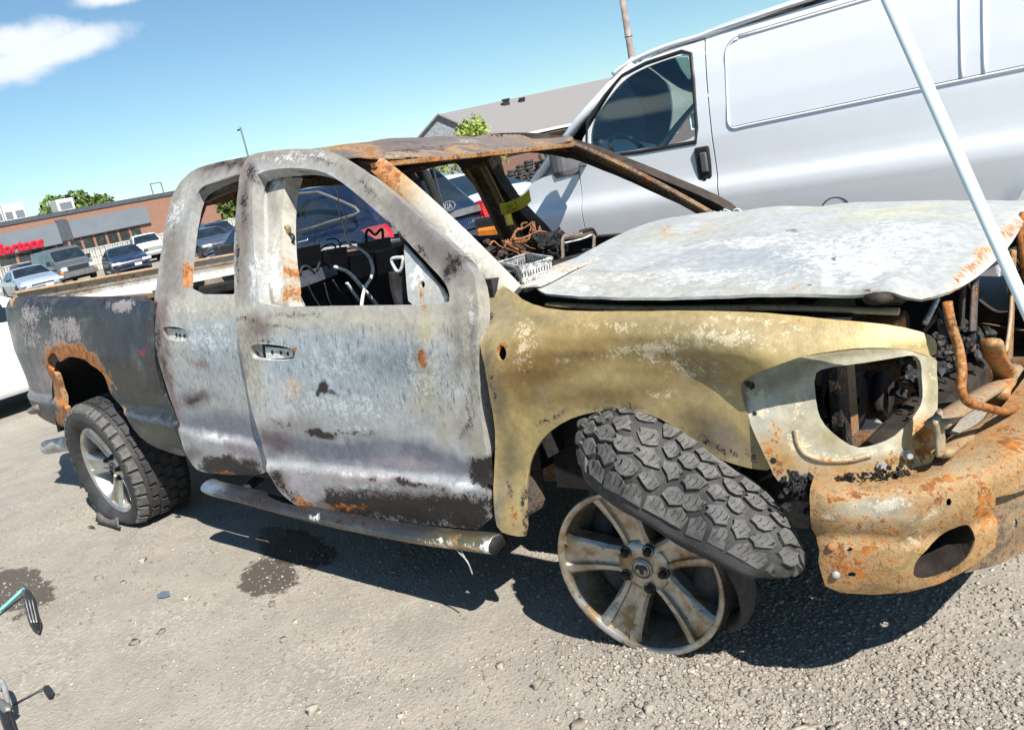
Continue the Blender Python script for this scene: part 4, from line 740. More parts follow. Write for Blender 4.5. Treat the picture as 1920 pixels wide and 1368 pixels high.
a = [bp(u, v, 0, -1.66) for u, v in ((543, 532), (560, 510), (628, 496), (634, 514), (560, 541))]; mb = MB(); A = np.array(a); mb.add(np.concatenate([A, A+[-.03, 0, 0]]), [(0, 1, 2, 3, 4), (9, 8, 7, 6, 5)]+[(i, (i+1) % 5, 5+(i+1) % 5, 5+i) for i in range(5)]); simple_tint(mb.build('seat_back_plate', M['panel'], seat), (64, 76, 92), 0, .3, .15)
for (u0, v0, u1, v1) in ((655, 476, 700, 520), (704, 470, 745, 512), (560, 462, 600, 500), (606, 466, 650, 508)):
    A = np.array([bp(u, v, 0, -2.36) for u, v in ((u0, v0+4), (u1, v0-4), (u1+4, v1-4), (u0+4, v1+4))]); mb = MB(); mb.add(np.concatenate([A, A+[-.05, 0, 0]]), [(0, 1, 2, 3), (7, 6, 5, 4)]+[(i, (i+1) % 4, 4+(i+1) % 4, 4+i) for i in range(4)]); simple_tint(mb.build('rear_seat_panel', M['panel'], truck), (58, 62, 72), .1, .45, .1)
A = np.array([bp(u, v, 0, -2.3) for u, v in ((682, 455), (732, 444), (734, 464), (686, 472))]); mb = MB(); mb.add(np.concatenate([A, A+[-.06, 0, 0]]), [(0, 1, 2, 3), (7, 6, 5, 4)]+[(i, (i+1) % 4, 4+(i+1) % 4, 4+i) for i in range(4)]); simple_tint(mb.build('headrest_box', M['panel'], truck), (50, 54, 60), .05, .5, .1)
rod('headrest_loop', [(687, 454), (687, 436), (692, 431), (703, 440), (712, 432), (717, 431), (718, 446)], 0, -2.3, .008, 'black', n=30); rod('headrest_loop', [(600, 468), (612, 460), (625, 458), (632, 470)], 0, -2.4, .005, 'black'); rod('headrest_loop', [(612, 450), (625, 447), (635, 452), (638, 466)], 0, -2.42, .004, 'black'); rod('headrest_loop', [(638, 462), (642, 455), (660, 453), (670, 456)], 0, -2.42, .004, 'black')
rod('burnt_hose', [(644, 418), (650, 440), (658, 461), (676, 467), (692, 482), (699, 505), (695, 522), (685, 538), (680, 556), (677, 580)], 0, [-2.0, -1.9, -1.8, -1.7, -1.6, -1.5, -1.4, -1.3, -1.25, -1.2], .007, 'panel', n=40, tv=((206, 190, 180), .1, .1, .6))
rod('antenna_wire', [(628, 345), (640, 392), (652, 410)], 0, -2.0, .003, 'palesteel'); rod('antenna_wire', [(630, 380), (645, 425)], 0, -2.0, .003, 'palesteel')
rod('handle_bracket', [(756, 482), (737, 484), (735, 492), (744, 508), (752, 505), (757, 482)], 1, -.86, .006, 'panel', n=26, tv=PS)
rod('door_module', [(742, 508), (746, 540), (756, 575)], 1, -.86, .035, 'black', flat=.5)
rod('seat_belt_buckle', [(533, 437), (548, 440), (551, 448), (546, 455), (533, 454), (531, 446), (533, 437)], 1, -.74, .006, 'char', n=24); rod('seat_belt', [(530, 425), (540, 426), (541, 440)], 1, -.74, .013, 'panel', flat=.5, tv=((150, 134, 100), .1, .1, .1))
rod('trim_strip', [(790, 300), (812, 360), (826, 400), (838, 450)], 1, .70, .035, 'panel', flat=.25, tv=((150, 140, 122), .15, .15, .2)); rod('trim_edge', [(808, 300), (828, 380), (843, 450)], 1, .70, .006, 'panel', tv=((215, 212, 205), .05, 0, .4))
rod('trim_strip', [(768, 310), (782, 380), (790, 420)], 1, .72, .03, 'darkrust', flat=.4)
# wiring, brackets on the dash
for k in range(15):
    u0, v0 = 955+rng.normal()*14, 452+rng.normal()*6; a = rng.random(); pts = [(u0, v0)]
    for j in range(4): pts.append((pts[-1][0]+14+rng.normal()*7, pts[-1][1]+7*(1 if a < .6 else -1)+rng.normal()*5))
    rod('burnt_wire', pts, 0, -.78+rng.normal()*.03, .0025+.002*rng.random(), 'rustbar', n=12)
for k in range(14):
    u0 = 1000+rng.normal()*8; pts = [(u0, 425+rng.normal()*6), (u0+4+rng.normal()*4, 445), (u0+10+rng.normal()*6, 462), (u0+12+rng.normal()*8, 480)]; rod('burnt_wire', pts, 0, -.86+rng.normal()*.03, .003, 'rustbar', n=12)
lump('melted_dash', [bp(1022, 480, 0, -.72), bp(1034, 458, 0, -.72), bp(1045, 490, 0, -.72)], .05, 'black', n=200); lump('melted_dash', [bp(900, 490, 0, -.8), bp(940, 482, 0, -.9), bp(985, 478, 0, -.9)], .045, 'darkrust', n=160)
rod('dash_bracket', [(1056, 492), (1055, 450), (1066, 442), (1085, 440), (1110, 434), (1114, 440), (1112, 480)], 0, -.66, .010, 'panel', n=40, flat=.6, tv=((120, 112, 104), .2, .3, .3)); rod('dash_bracket', [(1090, 434), (1108, 430), (1115, 440)], 0, -.66, .014, 'black', flat=.5); rod('dash_bracket', [(1060, 455), (1090, 448), (1108, 440)], 0, -.66, .010, 'panel', flat=.3, tv=((190, 186, 176), .1, .1, .5))
# ---- melted tray on the dash
tray = empty('metal_tray', label='small perforated grey metal tray lying on the dashboard', cat='tray')
TC = toworld(np.array([bp(u, v, 2, 1.235) for u, v in ((932, 493), (986, 476), (1034, 484), (976, 501))])); dn = B3@np.array([0, 0, -.085]); ce = TC.mean(0); BCn = ce+(TC-ce)*.92+dn
tray.location = ce+dn
def trayobj(name, mb, m, sm=False): o = mb.build(name, M[m], None, sm); o.data.transform(Matrix.Translation(-Vector(ce+dn))); o.parent = tray; simple_tint(o, (150, 154, 158), .02, .25, .4); return o
mb = MB(); mb.tube(np.concatenate([TC]), .007, 6, closed=True); trayobj('rim', mb, 'panel')
mb = MB(); mb.add(np.concatenate([BCn, BCn-np.array([0, 0, .004])]), [(0, 1, 2, 3), (7, 6, 5, 4)]); trayobj('base', mb, 'panel')
for i in range(4):
    a, b, c, d = TC[i], TC[(i+1) % 4], BCn[(i+1) % 4], BCn[i]; mb = MB(); nseg = 11
    for k in range(nseg):
        f0, f1 = k/nseg, (k+.62)/nseg; t = lambda f, g: (a+(b-a)*f)*(1-g)+(d+(c-d)*f)*g
        mb.quad(t(f0, .02), t(f1, .02), t(f1, 1), t(f0, 1))
    for g0, g1 in ((.0, .22), (.42, .6), (.84, 1.0)):
        mb.quad(t(0, g0)*.9995+ce*.0005, t(1, g0)*.9995+ce*.0005, t(1, g1)*.9995+ce*.0005, t(0, g1)*.9995+ce*.0005)
    trayobj('perforated_side', mb, 'panel')
# frayed green cord at the hood corner
M['cord'] = plain('pale_green_cord', (.55, .66, .6), .8)
for k in range(6):
    p = [(1338+6*k+rng.normal()*4, 396+rng.normal()*4)]
    for j in range(3): p.append((p[-1][0]+10+rng.normal()*6, p[-1][1]+rng.normal()*6))
    rod('frayed_cord', p, 1, .66, .004, 'cord', n=12)

for k in range(26):   # burnt seat springs and wire ends
    x, y = -1.9+rng.normal()*.35, -.1+rng.normal()*.4; z = .62+.25*rng.random(); R_ = .03+.02*rng.random(); tt_ = np.linspace(0, 6*math.pi, 40); mb = MB(); mb.tube(np.stack([x+R_*np.cos(tt_), y+R_*np.sin(tt_), z+tt_*.012], 1), .0028, 5); mb.build('seat_spring', M['darkrust'], truck)
for k in range(14):
    p0 = np.array([-.75-.4*rng.random(), -.5+rng.random(), 1.0+.08*rng.random()]); P = [p0]
    for j in range(4): P.append(P[-1]+rng.normal(size=3)*.045+[0, 0, .005])
    mb = MB(); mb.tube(spline(P, 16), .004, 5); mb.build('burnt_wire', M['darkrust' if k % 2 else 'char'], truck)
# ---- wheels
def wheel_alloy(name, cen, yaw, cam_, phase, parent, mat='alloy'):
    n = np.array([math.sin(yaw)*math.cos(cam_), -math.cos(yaw)*math.cos(cam_), math.sin(cam_)]); a = np.cross(n, [0, 0, 1]); a /= np.linalg.norm(a); a = -a; b = np.cross(n, a)
    R3 = np.stack([a, b, n], 1); W = np.eye(4); W[:3, :3] = R3; W[:3, 3] = cen
    e = bpy.data.objects.new(name, None); COL.objects.link(e); e.parent = parent; e.matrix_parent_inverse = Matrix(); e.matrix_local = (BMI if parent == truck else Matrix())@Matrix(W)
    prof = [(.250, -.012), (.258, -.003), (.264, 0), (.268, -.002), (.270, -.012), (.262, -.03), (.252, -.045), (.247, -.08), (.236, -.12), (.236, -.17), (.25, -.21), (.268, -.225), (.262, -.235), (.23, -.19), (.226, -.12), (.240, -.075), (.244, -.04), (.250, -.012)]
    mb = MB(); mb.lathe(prof, 64); rim = mb.build('rim', M[mat], e, True)
    for k in range(5):
        t0 = phase+k*2*math.pi/5; rs = np.linspace(.045, .249, 16); ws = np.array([-1, -1, -.92, -.80, -.62, -.5, -.44, -.2, .2, .44, .5, .62, .80, .92, 1, 1]); V = []
        for r in rs:
            hw = np.interp(r, [.045, .07, .11, .17, .22, .25], [.042, .046, .046, .055, .066, .080]); z0 = np.interp(r, [.04, .08, .15, .22, .25], [-.055, -.054, -.040, -.018, -.010])
            for j, w_ in enumerate(ws):
                z = z0
                if abs(w_) < .47: z -= .012*np.interp(r, [.06, .09, .24], [0, 1, 1])
                if abs(w_) > .9: z -= .006
                if abs(w_) == 1: z -= .004
                if j in (0, len(ws)-1): z = z0-.055
                x, y = r, hw*w_
                V.append((x*math.cos(t0)-y*math.sin(t0), x*math.sin(t0)+y*math.cos(t0), z))
        V = np.array(V).reshape(16, 16, 3); mb = MB(); mb.grid(V[:, ::-1]); o = mb.build('spoke', M[mat], e, True); autosmooth(o, 42)
    mb = MB(); mb.lathe([(.001, -.047), (.05, -.048), (.080, -.053), (.088, -.066), (.088, -.11), (.001, -.115)], 40); mb.build('hub', M[mat], e, True)
    mb = MB(); mb.lathe([(.001, -.038), (.030, -.039), (.034, -.043), (.035, -.049)], 32); cap = mb.build('centre_cap', M['alloy_dull'], e, True)
    mb = MB(); mb.lathe([(.0265, -.0386), (.028, -.0380), (.0295, -.0386)], 32); mb.build('cap_ring', M['char'], e, True)
    # horned animal-head emblem on the cap
    Lp = [(0, -.019), (.006, -.012), (.007, -.004), (.011, .002), (.016, -.002), (.019, -.008), (.021, .002), (.018, .011), (.010, .016), (.003, .014), (0, .015)]
    pts = Lp+[(-x, y) for x, y in Lp[-2:0:-1]]; m2 = MB(); q = np.array([(x, y, -.0372) for x, y in pts]); m2.add(np.concatenate([q, q-[0, 0, .002]]), [list(range(len(q)))]+[(i, (i+1) % len(q), len(q)+(i+1) % len(q), len(q)+i) for i in range(len(q))]); m2.build('emblem', M['char'], e)
    for k in range(5):
        t = phase+math.pi/5+k*2*math.pi/5; c = (.0665*math.cos(t), .0665*math.sin(t), -.035)
        mb = MB(); mb.lathe([(.0165, -.0205), (.0172, -.012), (.0185, -.012), (.019, -.022)], 18, c=c); mb.build('lug_well', M['char'], e, True)
        mb = MB(); mb.lathe([(.001, .008), (.008, .007), (.011, .003), (.0125, .001), (.0125, -.02)], 6, c=c); mb.build('lug_nut', M['darkrust'], e)
    return e, W
t = NT('alloy'); n1 = t.noise(14, 6, .6); n2 = t.noise(60, 5, .7)
c = t.mix(t.rng(n1, .42, .66), srgb(176, 172, 164), srgb(140, 118, 86)); c = t.mix(t.rng(n2, .55, .7, 0, .8), c, srgb(92, 74, 54)); t.bump(n2, .25, .002)
M['alloy'] = t.fin(c, t.rng(n1, .3, .7, .28, .5), .8)
t = NT('bright_alloy'); n1 = t.noise(12, 5); M['alloy2'] = t.fin(t.mix(t.rng(n1, .45, .7, 0, .7), srgb(196, 196, 194), srgb(150, 134, 108)), t.rng(n1, .3, .7, .25, .45), .85)
M['alloy_dull'] = plain('dull_alloy', (.34, .32, .29), .45, .7, .3, 20)
FWC = np.array([-.0056, -.9667, .3124]); fw, FW = wheel_alloy('front_wheel', FWC, .0851, -.0179, rad(172), truck)
RWC = np.array([-3.573, -.9684, .3124]); rw, RW = wheel_alloy('rear_wheel', RWC, -.005, -.047, rad(250), truck, 'alloy2')
for cxx, sy in ((-.0056, 1), (-3.573, 1)):
    e, _ = wheel_alloy('front_wheel' if cxx > -1 else 'rear_wheel', np.array([cxx, .93, .285]), math.pi, 0, 0, truck)
# ---- rear tyre, deflated, with rows of tread blocks
def tyre(name, W, Rt, width, parent, blocks=True, squash=True, mat='rubber'):
    "carcass turned about the wheel axis; the part under the rim is pressed flat on the ground"
    zc = -width/2+.012
    prof = [(.262, -.01), (.275, .006), (.30, .026), (.335, .034), (.36, .028), (.378, .012), (.388, -.012), (.392, -.05)]
    prof = prof+[(.394, zc)]+[(r, 2*zc-z) for r, z in prof[::-1]]
    prof = [(.262+(r-.262)*(Rt-.262)/.132, z) for r, z in prof]
    def press(P):
        P = np.array(P); w_ = P@W[:3, :3].T+W[:3, 3]
        if squash:
            zz = w_[:, 2]; k = np.clip((.10-zz)/.2, 0, 1); w_[:, 2] = np.where(zz < .05, .05*np.exp((zz-.05)/.05), zz); out_ = W[:3, 2]
            w_ += out_*(np.clip((.12-zz)/.2, 0, 1)*.03)[:, None]*np.sign(P[:, 2]-zc)[:, None]
        return tobody(w_)
    mb = MB(); mb.lathe(prof, 72); V = press(np.concatenate(mb.V)); o = mesh_obj(name, V, mb.F, M[mat], parent, True)
    if blocks:
        rowsz = [(-.028+.012, .052, 34, 0), (-.085, .042, 34, .5), (-.14, .042, 34, 0), (-.195, .042, 34, .5), (-.25, .05, 34, 0)]
        for (z0, wz, cnt, ph) in rowsz:
            for k in range(cnt):
                t0 = (k+ph)*2*math.pi/cnt; dt = 2*math.pi/cnt*.40; V = []
                zz = z0+.02
                for rr_, sh in ((Rt-.008, 1.0), (Rt+.012, .88)):
                    for (s1, s2) in ((-1, -1), (1, -.8), (1, 1), (.1, .8), (-1, 1)):
                        r2 = rr_-(.022 if (z0 > -.05 and s2 > 0) else 0); V.append((r2*math.cos(t0+dt*s1*sh), r2*math.sin(t0+dt*s1*sh), zz+s2*sh*wz/2))
                V = press(V); wv = toworld(V)
                if wv[:, 2].min() < .02 or (name == 'rear_tyre' and z0 < -.1 and False): continue
                mesh_obj('tread_block', V, [(0, 1, 6, 5), (1, 2, 7, 6), (2, 3, 8, 7), (3, 4, 9, 8), (4, 0, 5, 9), (5, 6, 7, 8, 9)], M['rubber_dust' if z0 > -.05 else 'rubber'], o, False)  # darker rubber on the inner rows stands in for deep shade
    return o
rt = tyre('rear_tyre', RW, .40, .30, truck); rt['label'] = 'deflated rear tyre with chunky tread'
mb = MB(); A = []
for k in range(14):
    th = rad(-118+56*k/13); 
    for r in (.272, .33): A.append(tobody((np.array([r*math.cos(th), r*math.sin(th), .055+.02*(r > .3)])@RW[:3, :3].T+RW[:3, 3])*np.array([1, 1, 1])+np.array([0, -.02, 0])))
A = np.array(A); Aw = toworld(A); Aw[:, 2] = np.maximum(Aw[:, 2], .012); A = tobody(Aw).reshape(14, 2, 3); mb.grid(A); o = mb.build('torn_sidewall', M['rubber_dust'], rt, True); sm_ = o.modifiers.new('s', 'SOLIDIFY'); sm_.thickness = .008
for cxx in (-.0056, -3.573):
    W2 = np.eye(4); W2[:3, 0] = (1, 0, 0); W2[:3, 1] = (0, 0, 1); W2[:3, 2] = (0, 1, 0); W2[:3, 3] = (cxx, .93, .285); W2[:3, 0] = (-1, 0, 0)
    tyre('front_tyre' if cxx > -1 else 'rear_tyre', W2, .40, .28, truck, blocks=False)
# ---- shredded front tyre: the tread band has come off the rim and lies across it
LE = [(1092, 862, -.93), (1108, 893, -1.02), (1160, 933, -1.05), (1225, 972, -1.06), (1295, 1010, -1.06), (1362, 1050, -1.05), (1418, 1072, -1.02), (1450, 1075, -.95)]
UE = [(1150, 762, -.80), (1180, 762, -.86), (1238, 772, -.88), (1298, 826, -.88), (1368, 886, -.88), (1430, 936, -.87), (1480, 1000, -.85), (1488, 1045, -.80)]
lo_ = spline([bp(u, v, 1, y) for u, v, y in LE], 60); up_ = spline([bp(u, v, 1, y) for u, v, y in UE], 60)
def band(a, b, h=0.0):
    a_ = np.asarray(a, float); i = np.clip(a_, 0, 1)*59; k = np.clip(i.astype(int), 0, 58); f = (i-k)[:, None]; b = np.asarray(b, float)
    Lp = lo_[k]*(1-f)+lo_[k+1]*f; Up = up_[k]*(1-f)+up_[k+1]*f; ta = (lo_[np.minimum(k+2, 59)]-lo_[np.maximum(k-1, 0)])+(up_[np.minimum(k+2, 59)]-up_[np.maximum(k-1, 0)])
    n = np.cross(ta, Up-Lp); n /= np.linalg.norm(n, axis=1)[:, None]; n = np.where((n@(CB-Lp.mean(0)))[:, None] < 0, -n, n)
    w_ = .058*np.sin(np.pi*np.clip(b, 0, 1))**.8+.035*np.sin(np.pi*np.clip(a_, 0, 1))-.02+.016*np.sin(a_*9.0+b*2.1)+.010*np.sin(a_*21+b*5)
    return Lp+(Up-Lp)*b[:, None]+n*(w_+np.asarray(h))[:, None]
ga, gb = np.meshgrid(np.linspace(0, 1, 50), np.linspace(-.07, 1.08, 20), indexing='ij'); G = band(ga.ravel(), gb.ravel(), -.006-.5*np.maximum(0, -gb.ravel())**1.3-.3*np.maximum(0, gb.ravel()-1)).reshape(50, 20, 3)
mb = MB(); mb.grid(G); carc = mb.build('front_tyre', M['rubber'], truck, True); carc['label'] = 'shredded front tyre carcass with blocky tread'
sm_ = carc.modifiers.new('s', 'SOLIDIFY'); sm_.thickness = .02; sm_.offset = 0
NA, NBk = 13, 5
sip = MB()
for j in range(NBk):
    for i in range(NA):
        jit = lambda s: (rng.random()-.5)*s
        wa, wb_ = 1/NA, 1/NBk; ca_, cb_ = (i+.5+(.5 if j % 2 else 0))/NA+jit(.25*wa), (j+.5)/NBk+(jit(.12*wb_) if 0 < j < NBk-1 else 0); wa = wa*(.86+.26*rng.random())
        if ca_+.5*wa > 1.0 or (ca_ > .88 and rng.random() < .35): continue
        hexp = [(-.47, -.20), (-.20, -.42), (.03, -.62), (.22, -.46), (.47, -.24), (.42, .02), (.47, .24), (.20, .46), (-.03, .62), (-.24, .44), (-.47, .22), (-.42, .0)]
        if j == 0: hexp = [(-.46, -.5), (.46, -.5), (.47, .24), (.20, .46), (-.03, .62), (-.24, .44), (-.47, .22)]
        if j == NBk-1: hexp = [(-.47, -.20), (-.20, -.42), (.03, -.62), (.22, -.46), (.47, -.24), (.46, .5), (-.46, .5)]
        if (i*7+j*3) % 3 == 0: hexp = [(x_+.16*y_, y_) for x_, y_ in hexp]
        poly = np.array([(ca_+x_*wa*.96+jit(.014), cb_+y_*wb_*.88+jit(.035)) for x_, y_ in hexp]); c = poly.mean(0); h = .014+.004*rng.random(); m = len(poly); da, db = wa, wb_; a0, b0 = ca_-wa/2, cb_-wb_/2
        top = c+(poly-c)*.93; V = np.concatenate([band(poly[:, 0], poly[:, 1], np.full(m, -.006)), band(top[:, 0], top[:, 1], np.full(m, h))])
        F = [list(range(m, 2*m))]+[(k, (k+1) % m, m+(k+1) % m, m+k) for k in range(m)]
        o = mesh_obj('tread_block', V, F, M['rubber_dust'], carc, False)
        bmx = bmesh.new(); bmx.from_mesh(o.data); bmesh.ops.recalc_face_normals(bmx, faces=bmx.faces); bmx.to_mesh(o.data); bmx.free()
        for s_, l_ in ((-.22, .5), (.05, .62), (.28, .45)):
            p0 = c+np.array([(s_-.03)*da, -.30*db*l_*1.4]); p1 = c+np.array([(s_+.05)*da, .30*db*l_*1.4]); e_ = np.array([.028*da, 0]); pm = (p0+p1)/2+np.array([.05*da, 0])
            Q = np.array([p0, p0+e_, pm+e_, pm, p1+e_, p1]); sip.add(band(Q[:, 0], Q[:, 1], np.full(6, h+.0007)), [(0, 1, 2, 3), (3, 2, 4, 5)])
so = sip.build('tread_sipes', M['black'], carc); so['kind'] = 'stuff'
# the rest of the carcass, folded black behind the rim
mb = MB(); P = []
for th in np.linspace(0, 2*math.pi, 40, endpoint=False):
    P.append(np.array([.0+.20*math.cos(th), -.78+.03*math.sin(3*th), max(.09, .38+.27*math.sin(th))]))
P = tobody(np.array(P)); mb.tube(P, .08+.0*np.arange(40), 10, closed=True); o = mb.build('folded_carcass', M['rubber'], carc, True)
co = np.array([v.co[:] for v in o.data.vertices]); co += ((fbm(co, 9, 3)-.5)*.06)[:, None]; [setattr(v, 'co', c) for v, c in zip(o.data.vertices, co.tolist())]
mb = MB(); mb.tube(spline(tobody(np.array([(.30, -.93, .40), (.31, -.90, .30), (.28, -.86, .20), (.22, -.84, .14)])), 14), [.045]*14, 8, flat=.4); mb.build('torn_flap', M['rubber'], carc, True)
# ---------------------------------------------------------------- ground: packed dirt with gravel
def ground_h(x, y):
    x = np.asarray(x, float); y = np.asarray(y, float); p = np.stack([x, y, 0*x], -1); near = np.exp(-((x+1)**2+(y+1.5)**2)/60)
    h = ((fbm(p, .8, 4)-.5)*.035+(fbm(p+7, 5, 3)-.5)*.012)*near
    h = h+.055*np.exp(-(((x-.0)/.28)**2+((y+1.0)/.16)**2))-.012*np.exp(-(((x+3.57)/.4)**2+((y+.9)/.3)**2))
    h = h+.02*np.exp(-(((x-.95)/.5)**2+((y+1.35)/.5)**2))
    h = h-.0085*np.maximum(np.hypot(x, y)-12, 0)*nsm(-6, -20, x)*np.exp(-np.hypot(x, y)/400)
    return h
t = NT('gravel_ground'); pos = t.tc.outputs['Object']
big = t.noise(.7, 5, .6, pos); mid = t.noise(5, 6, .65, pos); fine = t.noise(90, 4, .7, pos); v = t.vor(75, vec=pos, out='Color'); vd = t.vor(75, vec=pos)
col = t.mix(t.rng(big, .3, .7), srgb(143, 137, 126), srgb(131, 126, 118)); col = t.mix(t.rng(mid, .35, .7, 0, .7), col, srgb(157, 150, 138)); col = t.mix(t.rng(fine, .5, .75, 0, .45), col, srgb(128, 120, 110))
gv = t.sep(v)[0]; col = t.mix(t.math('MULTIPLY', t.rng(gv, .55, .95), t.rng(t.noise(1.2, 4), .4, .65, .1, .75)), col, srgb(168, 162, 151))
# oil stains with their own ragged outline
def stain(x, y, rx, ry, rot):
    global col
    m = t.mapping(loc=(0, 0, 0)); s = t.n('ShaderNodeVectorMath'); s.operation = 'SUBTRACT'; t.l(pos, s.inputs[0]); s.inputs[1].default_value = (x, y, 0)
    r = t.n('ShaderNodeVectorRotate'); r.rotation_type = 'Z_AXIS'; r.inputs['Angle'].default_value = rot; t.l(s.outputs[0], r.inputs[0])
    d = t.n('ShaderNodeVectorMath'); d.operation = 'DIVIDE'; t.l(r.outputs[0], d.inputs[0]); d.inputs[1].default_value = (rx, ry, 1e3)
    ln = t.n('ShaderNodeVectorMath'); ln.operation = 'LENGTH'; t.l(d.outputs[0], ln.inputs[0])
    f = t.rng(t.math('ADD', ln.outputs['Value'], t.math('MULTIPLY', t.math('SUBTRACT', t.noise(7, 7, .7, pos), .5), 1.5)), .85, 1.0, 1, 0)
    col = t.mix(t.math('MULTIPLY', f, .82), col, srgb(60, 50, 42)); return f
p = gpt(505, 1078); q2 = gpt(25, 1105); r2 = gpt(560, 1040)
st = stain(p[0], p[1], .25, .13, .45); st2 = stain(q2[0], q2[1], .45, .16, .1); st3 = stain(r2[0]-.1, r2[1]+.05, .4, .13, .2)
t.bump(t.math('ADD', t.math('MULTIPLY', fine, .6), t.math('ADD', t.math('MULTIPLY', vd, .7), t.math('MULTIPLY', mid, .6))), .5, .009)
M['ground'] = t.fin(col, t.math('SUBTRACT', .95, t.math('MULTIPLY', t.math('MAXIMUM', st, t.math('MAXIMUM', st2, st3)), .35)))
xs = np.concatenate([-np.geomspace(400, 8, 26), np.arange(-7.6, 4.2, .045), np.geomspace(4.4, 400, 22)]); ys = np.concatenate([-np.geomspace(300, 4, 16), np.arange(-3.8, 2.2, .045), np.geomspace(2.4, 500, 24)])
gx, gy = np.meshgrid(xs, ys, indexing='ij'); G = np.stack([gx, gy, ground_h(gx, gy)], -1); mb = MB(); mb.grid(G[:, ::-1]); g = mb.build('ground', M['ground'], None, True); g.data.flip_normals() if g.data.polygons[0].normal.z < 0 else None; g['kind'] = 'structure'
# loose gravel: real stones, denser and coarser towards the front of the truck
t = NT('stone'); oi = t.attr('shade', 'Fac'); c = t.mix(oi, srgb(124, 118, 109), srgb(178, 170, 157)); c = t.mix(t.rng(t.noise(60, 4), .4, .7, 0, .35), c, srgb(112, 104, 96)); t.bump(t.noise(150, 4), .4, .003); M['stone'] = t.fin(c, .9)
def stones(n, smin, smax, density, name, lim):
    bm = bmesh.new(); bmesh.ops.create_cube(bm, size=1.5); bmesh.ops.bevel(bm, geom=list(bm.verts), offset=.4, affect='VERTICES'); bmesh.ops.triangulate(bm, faces=bm.faces); bm.verts.index_update(); base = np.array([v.co[:] for v in bm.verts]); F0 = np.array([[v.index for v in f.verts] for f in bm.faces]); bm.free(); nb_ = len(base)
    pts = np.stack([rng.uniform(lim[0], lim[1], n*4), rng.uniform(lim[2], lim[3], n*4)], 1); P3 = np.stack([pts[:, 0], pts[:, 1], 0*pts[:, 0]], 1)
    pr = density(pts[:, 0], pts[:, 1])*(.25+1.5*nsm(.35, .65, fbm(P3, 1.6, 3))); keep = rng.random(len(pts)) < pr; pts = pts[keep][:n]; n = len(pts)
    s = smin*(smax/smin)**(rng.random(n)**2.2); h = ground_h(pts[:, 0], pts[:, 1])
    sh = base[None]*(1+(rng.random((n, nb_, 1))-.5)*.7)*(s[:, None, None]*np.stack([np.ones(n), .6+.5*rng.random(n), .4+.4*rng.random(n)], 1)[:, None])
    a = rng.random(n)*6.283; ca, sa = np.cos(a)[:, None], np.sin(a)[:, None]; X = sh[..., 0]*ca-sh[..., 1]*sa; Y = sh[..., 0]*sa+sh[..., 1]*ca
    V = np.stack([X+pts[:, :1], Y+pts[:, 1:], sh[..., 2]+(h+s*.18)[:, None]], -1).reshape(-1, 3); F = (F0[None]+np.arange(n)[:, None, None]*nb_).reshape(-1, 3)
    me = bpy.data.meshes.new(name); me.vertices.add(len(V)); me.vertices.foreach_set('co', V.ravel()); me.loops.add(F.size); me.loops.foreach_set('vertex_index', F.ravel().astype(np.int32)); me.polygons.add(len(F)); me.polygons.foreach_set('loop_start', np.arange(0, F.size, 3, dtype=np.int32)); me.polygons.foreach_set('loop_total', np.full(len(F), 3, np.int32)); me.update(); me.validate()
    at_ = me.attributes.new('shade', 'FLOAT', 'POINT'); at_.data.foreach_set('value', np.repeat(rng.random(n)**1.2, nb_).astype(np.float32)); me.materials.append(M['stone'])
    o = bpy.data.objects.new(name, me); COL.objects.link(o); setp(o, label='loose grey gravel scattered over the dirt around the pickup', cat='gravel', kind='stuff'); return o
dist = lambda x, y: np.hypot(x-CAMP[0], y-CAMP[1])
stones(30000, .003, .0075, lambda x, y: np.clip(1.3/np.maximum(dist(x, y), .8)**1.3, 0, 1)*(.35+.65*nsm(-2.2, .6, x)), 'gravel', (-4.5, 1.9, -2.6, -.2))
stones(6000, .004, .010, lambda x, y: (.12+.88*nsm(-1.6, .9, x))*np.clip(1.5/np.maximum(dist(x, y), 1), 0, 1), 'gravel', (-4.5, 1.9, -2.6, .4))
stones(3600, .003, .010, lambda x, y: np.exp(-(((x)/.3)**2+((y+1.02)/.2)**2))+.8*np.exp(-(((x-.8)/.35)**2+((y+1.2)/.5)**2)), 'gravel', (-.6, 1.5, -1.9, -.6))
stones(90, .012, .026, lambda x, y: .15+.5*nsm(-2.5, .8, x), 'gravel', (-3.5, 1.7, -2.4, -1.0))
# ---------------------------------------------------------------- other vehicles
def paint(name, col, rough=.28, metal=.0, coat=.6, dust=.15):
    t = NT(name); n = t.noise(3, 5); c = t.mix(t.rng(n, .4, .75, 0, dust), col, srgb(150, 142, 130)); t.bump(t.noise(2.2, 3), .015, .05)
    return t.fin(c, t.rng(t.noise(9, 5), .3, .7, rough-.06, rough+.08), metal, Coat_Weight=coat, Coat_Roughness=.06)
def glass_dark(name, col=(.012, .018, .024), rough=.04):
    t = NT(name); return t.fin(t.mix(t.rng(t.noise(2, 3), .4, .7), col, tuple(c*1.8 for c in col)), rough, 0, Specular_IOR_Level=.8)
def glass_clear(name, tintc=(.80, .95, .95), gloss=.03):
    t = NT(name); t.t.nodes.remove(t.b); tr = t.n('ShaderNodeBsdfTransparent'); tr.inputs[0].default_value = (*tintc, 1); gl = t.n('ShaderNodeBsdfGlossy'); gl.inputs['Roughness'].default_value = .03
    fr = t.n('ShaderNodeFresnel'); fr.inputs[0].default_value = 1.5; mx = t.n('ShaderNodeMixShader'); t.l(t.math('ADD', t.math('MULTIPLY', fr.outputs[0], 1.0), gloss, True), mx.inputs[0]); t.l(tr.outputs[0], mx.inputs[1]); t.l(gl.outputs[0], mx.inputs[2]); t.l(mx.outputs[0], t.out.inputs[0]); return t.m
